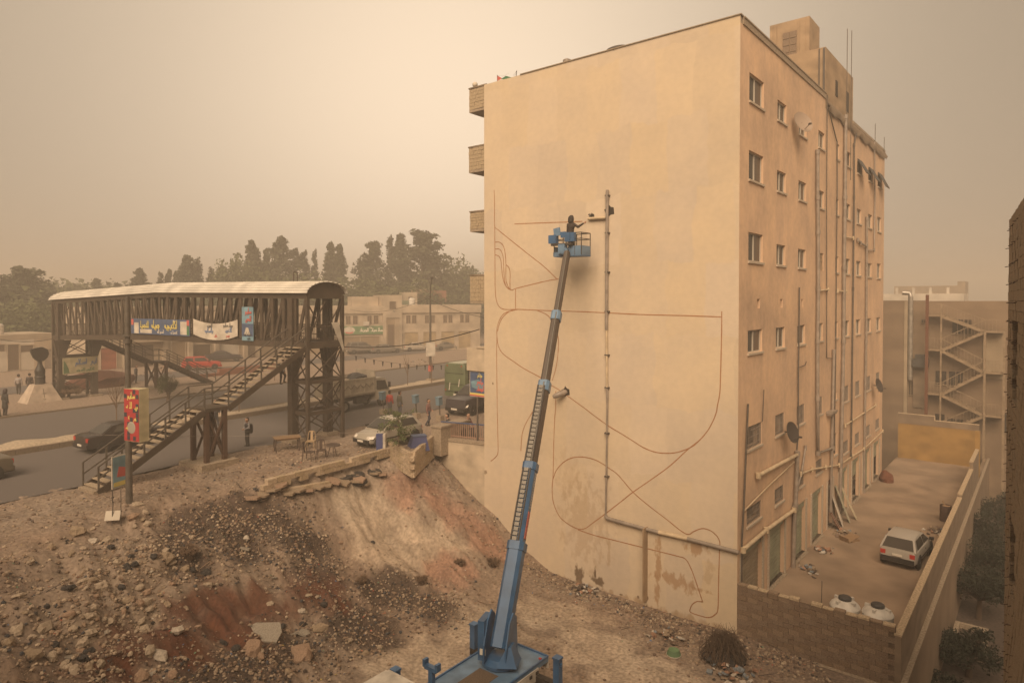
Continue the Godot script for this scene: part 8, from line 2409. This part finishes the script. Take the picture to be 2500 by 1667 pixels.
	for q in [[23.63, 26.24, 2.6, "shop_window"], [28.6, 30.3, 2.8, "shop_stone_dark"], [31.1, 33.8, 2.25, "shop_window"], [35.04, 37.97, 2.5, "shop_white"], [39.3, 40.6, 2.1, "shop_window"], [41.5, 44.2, 2.3, "shop_stone_dark"]]: hole_in(t, "bay", q[0], 0.05, q[1], q[2], M[q[3]])
	b = MB.new()
	for x in [22.6, 27.3, 30.6, 34.3, 38.6]: b.mm(Vector3(x, 0, 0), Vector3(x + 0.6, 6.6, 0.35))
	obj("pillars", b, M.shop_stone, t)
	for i in 8: hole_in(t, "window", 20.5 + i * 3.1, 4.3, 21.8 + i * 3.1, 5.6, M.shop_window)
	# low white house at the left
	t = thing("low_white_house", "low white house with dark doorways at the picture's left edge", "building", rw(0, 57), RT)
	b = MB.new(); b.mm(Vector3(-2, 0, -7), Vector3(16.2, 3.6, 0)); obj("wall", b, M.shop_white, t)
	b = MB.new(); b.mm(Vector3(16.2, 0, -7), Vector3(18.4, 3.6, 0.01)); b.mm(Vector3(-2, 3.6, -7), Vector3(18.4, 4.15, 0.05)); obj("tan_part", b, M.shop_stone, t)
	for q in [[12.4, 13.33, 2.3, 3.05], [13.62, 14.68, 0.1, 3.0], [14.88, 16.1, 2.1, 2.85]]: hole_in(t, "opening", q[0], q[2], q[1], q[3], M.shop_window)
	hole_in(t, "grey_door", 17.25, 0.0, 17.95, 2.25, M.pipe)
	t = thing("rooftop_water_tank", "white water tank on the roof of the low white house", "water tank", rw(13.3, 59.0, STREET + 4.15))
	b = MB.new(); b.lathe([Vector2(0.65, 0), Vector2(0.65, 1.0), Vector2(0.5, 1.2), Vector2(0.001, 1.22)], Vector3.ZERO, 16); obj("body", b, M.tank_white, t)
	b = MB.new(); b.lathe([Vector2(0.2, 1.2), Vector2(0.2, 1.3), Vector2(0.001, 1.3)], Vector3.ZERO, 12); obj("lid", b, M.tank_white, t)


# ---- rubble --------------------------------------------------------------------------
const ROCKS := [-14.92,23.38,0.425,5,
	-14.52,23.58,0.4675,0,
	-14.13,23.11,0.2975,3,
	-15.44,23.38,0.595,1,
	-13.19,21.05,0.4675,0,
	-13.43,22.36,0.425,0,
	-13.08,22.90,0.34,0,
	-12.51,23.82,0.6375,1,
	-13.48,23.91,0.357,0,
	-12.03,21.48,0.527,0,
	-11.79,21.28,0.306,0,
	-12.13,20.48,0.272,2,
	-12.06,19.49,0.34,5,
	-13.14,18.34,0.51,0,
	-10.80,19.50,0.4675,0,
	-10.60,19.65,0.527,5,
	-11.45,18.21,0.3825,0,
	-11.84,17.45,0.306,0,
	-12.17,18.00,0.357,4,
	-12.56,22.84,0.238,5,
	-10.54,20.63,0.425,5,
	-12.23,21.96,0.357,2,
	-12.47,21.98,0.357,0,
	-13.54,20.04,0.425,3,
	-13.58,19.15,0.255,3,
	-13.00,17.75,0.272,0,
	-13.48,17.81,0.425,0,
	-13.11,17.09,0.425,1,
	-12.52,17.10,0.51,1,
	-12.30,17.52,0.357,0,
	-14.29,19.03,0.357,0,
	-15.31,20.87,0.255,0,
	-15.62,22.27,0.2975,1,
	-14.62,22.45,0.238,0,
	-13.61,20.86,0.357,0,
	-12.21,18.96,0.442,0,
	-12.20,18.61,0.3825,0,
	-14.44,25.03,0.408,2,
	-14.87,26.08,0.425,0,
	-14.31,25.66,0.323,0,
	-14.15,24.67,0.2975,0,
	-13.13,22.35,0.3825,3,
	-13.02,22.60,0.34,3,
	-12.81,21.52,0.2975,3,
	-13.44,21.00,0.34,1,
	-12.99,21.32,0.34,0,
	-11.96,18.54,0.34,3,
	-12.51,17.90,0.34,3,
	-11.88,18.09,0.3825,3,
	-12.01,17.56,0.2975,0,
	-11.67,17.45,0.34,0,
	-11.59,17.91,0.306,1,
	-13.37,23.00,0.2975,3,
	-12.74,23.31,0.34,3,
	-10.45,18.92,0.2975,4,
	-10.51,18.58,0.425,2,
	-9.92,19.10,0.34,2,
	-14.75,21.99,0.2975,1,
	-12.15,18.72,0.2975,0,
	-12.14,19.78,0.306,0,
	-12.29,19.42,0.255,2,
	-12.50,19.58,0.2975,0,
	-10.83,26.78,0.3825,5,
	-10.68,26.34,0.51,4,
	-8.95,24.25,0.323,0,
	-7.79,25.18,0.306,0,
	-7.55,25.37,0.255,0,
	-7.86,24.50,0.306,5,
	-8.53,21.49,0.8075,2,
	-7.16,22.27,1.105,2,
	-5.94,24.00,0.272,0,
	-5.33,23.67,0.34,1,
	-4.83,24.03,0.272,0,
	-9.32,25.67,0.2975,4,
	-7.80,23.46,0.425,4,
	-7.49,23.61,0.4675,4,
	-7.14,24.30,0.765,1,
	-9.01,21.36,0.425,3,
	-9.46,21.43,0.34,3,
	-8.28,23.51,0.3825,3,
	-7.72,24.19,0.34,3,
	-7.63,29.31,0.255,2,
	-8.45,27.37,0.2975,1,
	-6.40,30.19,0.2975,3,
	-7.04,27.21,0.255,2,
	-8.15,21.26,0.34,2,
	-7.26,21.29,0.34,1,
	-7.21,25.20,0.34,3,
	-11.33,24.33,0.425,3,
	-11.72,24.06,0.34,3,
	-8.53,21.81,0.34,1]  # x, d, size, tone


func rubble() -> void:
	var q := RandomNumberGenerator.new(); q.seed = 11
	var rock := []
	for i in 8:
		var b := MB.new(); blob(b, Vector3.ZERO, Vector3(0.5, 0.34, 0.42), 40 + i, 0.75, 4)
		rock.append(b.mesh())
	var slab := []
	for i in 4:
		var b := MB.new()
		var poly := PackedVector2Array()
		var n := 5 + i % 3
		for k in n: poly.append(Vector2(cos(TAU * k / n), sin(TAU * k / n)) * q.randf_range(0.38, 0.6))
		b.prism(poly, Transform3D(Basis(Vector3.RIGHT, Vector3(0, 0, -1), Vector3.UP), Vector3.ZERO), 0.16)
		slab.append(b.mesh())
	var tones := [mat("rock_pale", 0.40, 0.315, 0.23, 0.95, "grain", 0.9), mat("rock_tan", 0.31, 0.23, 0.155, 0.95, "grain", 0.9), mat("rock_pink", 0.33, 0.22, 0.15, 0.95, "grain", 0.9), mat("rock_dark", 0.045, 0.038, 0.034, 0.9, "grain", 0.9), mat("rock_grey", 0.33, 0.285, 0.23, 0.9, "grain", 0.9), mat("rock_white", 0.48, 0.41, 0.33, 0.9, "grain", 0.9)]
	var named := []
	var kinds := ["limestone_rock", "tan_rock", "pink_rock", "burnt_lump", "broken_slab", "white_block"]
	for i in range(0, ROCKS.size(), 4):
		var x: float = ROCKS[i]; var d: float = ROCKS[i + 1]; var s: float = ROCKS[i + 2]; var k: int = ROCKS[i + 3]
		var o := put(kinds[k], slab[q.randi() % 4] if k == 4 else rock[q.randi() % 8], tones[k], self, P(x, ground_y(x, d) + s * (0.04 if k != 4 else 0.02), d))
		o.rotation = Vector3(q.randf_range(-0.35, 0.35), q.randf() * TAU, q.randf_range(-0.35, 0.35)); o.scale = Vector3(s, s * q.randf_range(0.7, 1.1), s * q.randf_range(0.7, 1.1))
		named.append([o, k, x / d])
	var k := 0
	while k < 70:  # more rocks of the same sort where the photograph is stoniest
		var x := q.randf_range(-16.5, -9.0); var d := q.randf_range(17.0, 26.5)
		var c := Vector2(x + 12.4 + (d - 21) * 0.1, (d - 21.0) * 0.5).length()
		if q.randf() > exp(-c * c * 0.35): continue
		var s := 0.14 + 0.3 * pow(q.randf(), 2)
		var j: int = [0, 0, 1, 2][k % 4]
		var o := put(kinds[j], rock[q.randi() % 8], tones[j], self, P(x, ground_y(x, d) + s * 0.03, d))
		o.rotation = Vector3(q.randf_range(-0.5, 0.5), q.randf() * TAU, q.randf_range(-0.5, 0.5)); o.scale = Vector3(s, s * q.randf_range(0.6, 1.0), s)
		named.append([o, j, x / d])
		k += 1
	name_rocks(named)
	# chips and scraps too many to count
	var chip := MB.new(); blob(chip, Vector3.ZERO, Vector3(0.5, 0.36, 0.45), 3, 0.8, 3)
	scatter("stone_chips", "small stones and chips spread over the lot", chip.mesh(), 24000, 21, [Color(0.31, 0.235, 0.168), Color(0.27, 0.197, 0.135), Color(0.26, 0.18, 0.12), Color(0.20, 0.135, 0.09), Color(0.15, 0.1, 0.07), Color(0.36, 0.28, 0.2)], 0.022, 0.16, 0.0)
	scatter("dark_scraps", "dark charred scraps mixed into the trash on the slope", chip.mesh(), 6500, 22, [Color(0.04, 0.032, 0.028), Color(0.075, 0.052, 0.038), Color(0.11, 0.07, 0.048), Color(0.05, 0.05, 0.055)], 0.03, 0.15, 1.0)
	var flake := MB.new(); flake.box(Vector3.ZERO, Vector3(0.8, 0.12, 0.55))
	scatter("coloured_litter", "scattered bits of plastic, brick and paper on the slope", flake.mesh(), 1500, 23, [Color(0.32, 0.08, 0.05), Color(0.34, 0.10, 0.06), Color(0.5, 0.46, 0.4), Color(0.42, 0.16, 0.09), Color(0.1, 0.15, 0.26), Color(0.12, 0.2, 0.12), Color(0.55, 0.5, 0.44), Color(0.4, 0.3, 0.1)], 0.03, 0.11, 2.0)
	var stick := MB.new(); stick.beam(Vector3(-0.5, 0, 0), Vector3(0.5, 0.1, 0.05), 0.035)
	scatter("dry_sticks", "dry sticks and wires lying about the lot", stick.mesh(), 900, 24, [Color(0.16, 0.1, 0.065), Color(0.24, 0.16, 0.1), Color(0.07, 0.05, 0.04)], 0.15, 0.6, 1.5)
	brush_heap()


const PLACES := [[-15.2, 25.2, "around the foot of the steel pole"], [-16.0, 21.0, "at the picture's left edge, halfway down the slope"], [-13.6, 17.3, "in the lower left corner of the slope"], [-13.6, 23.4, "on the stony bank below the steel pole"], [-12.9, 20.6, "on the stony bank left of the red mud"], [-11.6, 18.4, "below the red mud at the lower edge"], [-11.2, 21.3, "along the left rim of the red mud"], [-12.0, 25.6, "in the dark trash right of the steel pole"], [-9.8, 26.8, "in the trash at mid slope"], [-9.2, 23.2, "just above the big pale slab"], [-9.0, 20.6, "below the big pale slab"], [-7.4, 22.4, "right of the big pale slab"], [-6.0, 25.0, "where the trash meets the pale slope"], [-5.0, 28.5, "on the pale slope"], [-9.5, 18.5, "at the lower edge, left of the truck"]]


func name_rocks(named: Array) -> void:  # each label says kind, place and order from the left
	var word := ["pale limestone rock", "tan rock", "pinkish rock", "black burnt lump", "grey broken slab", "whitish block"]
	var order := ["leftmost", "second from left", "third from left", "fourth from left", "fifth from left", "sixth from left", "seventh from left", "eighth from left", "ninth from left", "tenth from left", "eleventh from left", "twelfth from left", "thirteenth from left", "fourteenth from left", "fifteenth from left"]
	var sets := {}
	for e in named:
		var o: Node3D = e[0]
		var best := 0
		for i in PLACES.size():
			if Vector2(o.position.x - PLACES[i][0], -o.position.z - PLACES[i][1]).length() < Vector2(o.position.x - PLACES[best][0], -o.position.z - PLACES[best][1]).length(): best = i
		var key := Vector2i(e[1], best)
		if not sets.has(key): sets[key] = []
		sets[key].append(e)
	for key in sets:
		var l: Array = sets[key]
		l.sort_custom(func(a, b): return a[2] < b[2])
		for i in l.size():
			var w: String = word[key.x] + " " + PLACES[key.y][2]
			tag(l[i][0], w if l.size() == 1 else w + ", " + order[mini(i, 14)], "rubbish" if key.x == 3 else "rock", word[key.x] + "s strewn on the slope")


func scatter(called: String, label: String, mesh: Mesh, count: int, seed_: int, inks: Array, lo: float, hi: float, mode: float) -> void:
	var q := RandomNumberGenerator.new(); q.seed = seed_
	var at := []; var tint := []
	var tries := 0
	while at.size() < count and tries < count * 12:
		tries += 1
		var x := q.randf_range(-20.0, 11.5); var d := q.randf_range(15.5, 37.0)
		if x < -d * 0.8 - 0.5: continue
		var b := bloc(x, d)
		if b.y < 0.05 or b.x > 5.5 or rloc(x, d).y > -0.6: continue
		var w := 0.10
		for z in range(0, ZONES.size(), 4):
			var e: float = Vector2(x - ZONES[z], d - ZONES[z + 1]).length() / ZONES[z + 2]
			if e > 1.6: continue
			var g := exp(-e * e)
			var kind: int = ZONES[z + 3]
			if mode == 0.0: w += g * [0.2, -0.05, 0.55, -0.06, 0.05, 0.25, 1.0][kind]
			elif mode == 1.0: w += g * [0.1, -0.02, 0.9, -0.1, 0.0, 0.2, 0.1][kind]
			else: w += g * [0.1, 0.0, 0.7, -0.08, 0.05, 0.3, 0.15][kind]
		if mode == 1.0: w -= 0.07
		var foot := exp(-pow((b.y - 0.7) / 0.6, 2)) * clampf((b.x + 11.5) / 2.0, 0, 1)  # rubble gathered along the wall's foot
		w += foot * 0.45
		w *= 0.55 + 0.9 * clampf(patch.get_noise_2d(x * 4.0 + 7, d * 4.0) + 0.35, 0, 1)
		if q.randf() > w: continue
		var s := lo + (hi - lo) * pow(q.randf(), 3.4)
		at.append(Transform3D(Basis.from_euler(Vector3(q.randf_range(-0.6, 0.6), q.randf() * TAU, q.randf_range(-0.6, 0.6))).scaled(Vector3(s, s * q.randf_range(0.6, 1.1), s)), P(x, ground_y(x, d) + s * 0.12, d)))
		var c: Color = inks[q.randi() % inks.size()]
		var k := q.randf_range(0.8, 1.2)
		tint.append(Color(c.r * k, c.g * k, c.b * k))
	var mm := MultiMesh.new()
	mm.transform_format = MultiMesh.TRANSFORM_3D
	mm.use_colors = true
	mm.mesh = mesh
	mm.instance_count = at.size()
	for i in at.size():
		mm.set_instance_transform(i, at[i]); mm.set_instance_color(i, tint[i])
	var o := MultiMeshInstance3D.new()
	o.name = called; o.multimesh = mm; o.material_override = M.flat_tint
	add_child(o)
	tag(o, label, "rubble" if mode < 1.2 else "litter", "", "stuff")


func brush_heap() -> void:
	var q := RandomNumberGenerator.new(); q.seed = 5
	var t := thing("brush_heap", "dark burnt heap of brushwood on the lot below the wall's right corner", "brush heap", bench_mark(7.95, 24.6))
	var b := MB.new(); blob(b, Vector3(0, 0.1, 0), Vector3(0.75, 0.34, 0.6), 7, 0.6, 7); obj("char", b, M.rock_dark if M.has("rock_dark") else M.black, t)
	b = MB.new()
	for i in 260:
		var a := q.randf() * TAU; var r := q.randf_range(0.2, 0.95)
		var p := Vector3(cos(a) * r, q.randf_range(0.0, 0.35), sin(a) * r * 0.8)
		b.tube([p, p * 0.6 + Vector3(q.randfn() * 0.15, 0.45 + q.randf() * 0.3, q.randfn() * 0.15), p * 0.25 + Vector3(q.randfn() * 0.3, 0.7 + q.randf() * 0.55, q.randfn() * 0.25)], [0.016, 0.011, 0.004], 4, false)
	obj("branches", b, M.bark, t)
	litter_pile("rubbish_pile", "rubbish spilling in front of the burnt brush heap", bench_mark(7.9, 23.8), 0.8, 50, 31)
	litter_pile("rubbish_pile", "rubbish with green scraps on the lot left of the brush heap", bench_mark(6.3, 26.2), 0.9, 40, 32)
	litter_pile("rubbish_pile", "rubble heaped against the foot of the painted wall", bench_mark(3.3, 30.6), 0.7, 50, 33)
	var tb := thing("upturned_basin", "small green basin upside down on the lot", "basin", bench_mark(6.15, 24.9))
	b = MB.new(); b.lathe([Vector2(0.26, 0.0), Vector2(0.27, 0.03), Vector2(0.2, 0.2), Vector2(0.001, 0.21)], Vector3.ZERO, 14); obj("shell", b, M.sign_green, tb)
	b = MB.new(); b.lathe([Vector2(0.28, 0), Vector2(0.28, 0.03), Vector2(0.26, 0.03)], Vector3.ZERO, 14); obj("rim", b, M.sign_white, tb)
	# pale slab lying in the mud
	var poly := PackedVector2Array([Vector2(-0.75, 0.05), Vector2(-0.25, 0.5), Vector2(0.55, 0.55), Vector2(0.7, 0.1), Vector2(0.62, -0.35), Vector2(0.1, -0.3), Vector2(-0.5, -0.2)])
	b = MB.new(); b.prism(poly, Transform3D(Basis(Vector3.RIGHT, Vector3(0, 0, -1), Vector3.UP), Vector3.ZERO), 0.07)
	var o := put("pale_slab", b.mesh(), M.rock_grey, self, P(-8.6, ground_y(-8.6, 22.35) + 0.03, 22.35)); o.rotation = Vector3(0.3, 0.1, -0.1)
	tag(o, "large pale flat slab lying in the reddish mud, biggest on the slope", "slab")
	# ledges of broken paving sticking out below the crest wall
	for i in 16:
		var x := -11.2 + i * 0.3; var d := 28.2 + i * 0.36 + q.randf_range(-0.25, 0.25)
		b = MB.new()
		var pl := PackedVector2Array()
		for k in 6: pl.append(Vector2(cos(TAU * k / 6) * q.randf_range(0.4, 0.7), sin(TAU * k / 6) * q.randf_range(0.2, 0.4)))
		b.prism(pl, Transform3D(Basis(Vector3.RIGHT, Vector3(0, 0, -1), Vector3.UP), Vector3.ZERO), 0.09)
		var e := put("paving_ledge", b.mesh(), M.rock_tan if i % 3 else M.rock_pink, self, P(x, ground_y(x, d) + 0.08, d)); e.rotation = Vector3(q.randf_range(-0.1, 0.2), -0.9 + q.randf_range(-0.3, 0.3), q.randf_range(-0.15, 0.15))
		tag(e, "broken paving ledge below the crest wall, %s" % ["leftmost", "second from left", "third from left", "fourth from left", "fifth from left", "sixth from left", "seventh from left", "eighth from left", "eighth from right", "seventh from right", "sixth from right", "fifth from right", "fourth from right", "third from right", "second from right", "rightmost"][i], "paving slab", "broken paving ledges under the crest")
	dup_bushes(q)


func dup_bushes(q: RandomNumberGenerator) -> void:
	var made := crown("bush", 0.5, 0.3, 91)
	var k := 0
	for e in [[-0.9, 31.2, "small dry weed on the pale slope, upper one beside the boom"], [-2.4, 30.4, "small dry weed on the pale slope, left of the boom"], [-3.9, 28.4, "small dry weed at the foot of the pale slope"], [-6.3, 27.6, "dry weed between the trash and the pale slope"], [-12.0, 24.4, "dry weed on the dark trash below the steel pole"]]:
		plant("dry_weed", e[2], "weed", P(e[0], ground_y(e[0], e[1]) - 0.05, e[1]), made, M.twig, k * 1.1, q.randf_range(0.7, 1.2)); k += 1


func _ready() -> void:
	rng.seed = 7
	environment()
	materials()
	ground()
	building_extras()
	footbridge()
	boom_lift()
	yard()
	trees()
	vehicles()
	street_things()
	far_buildings()
	rubble()
	people()
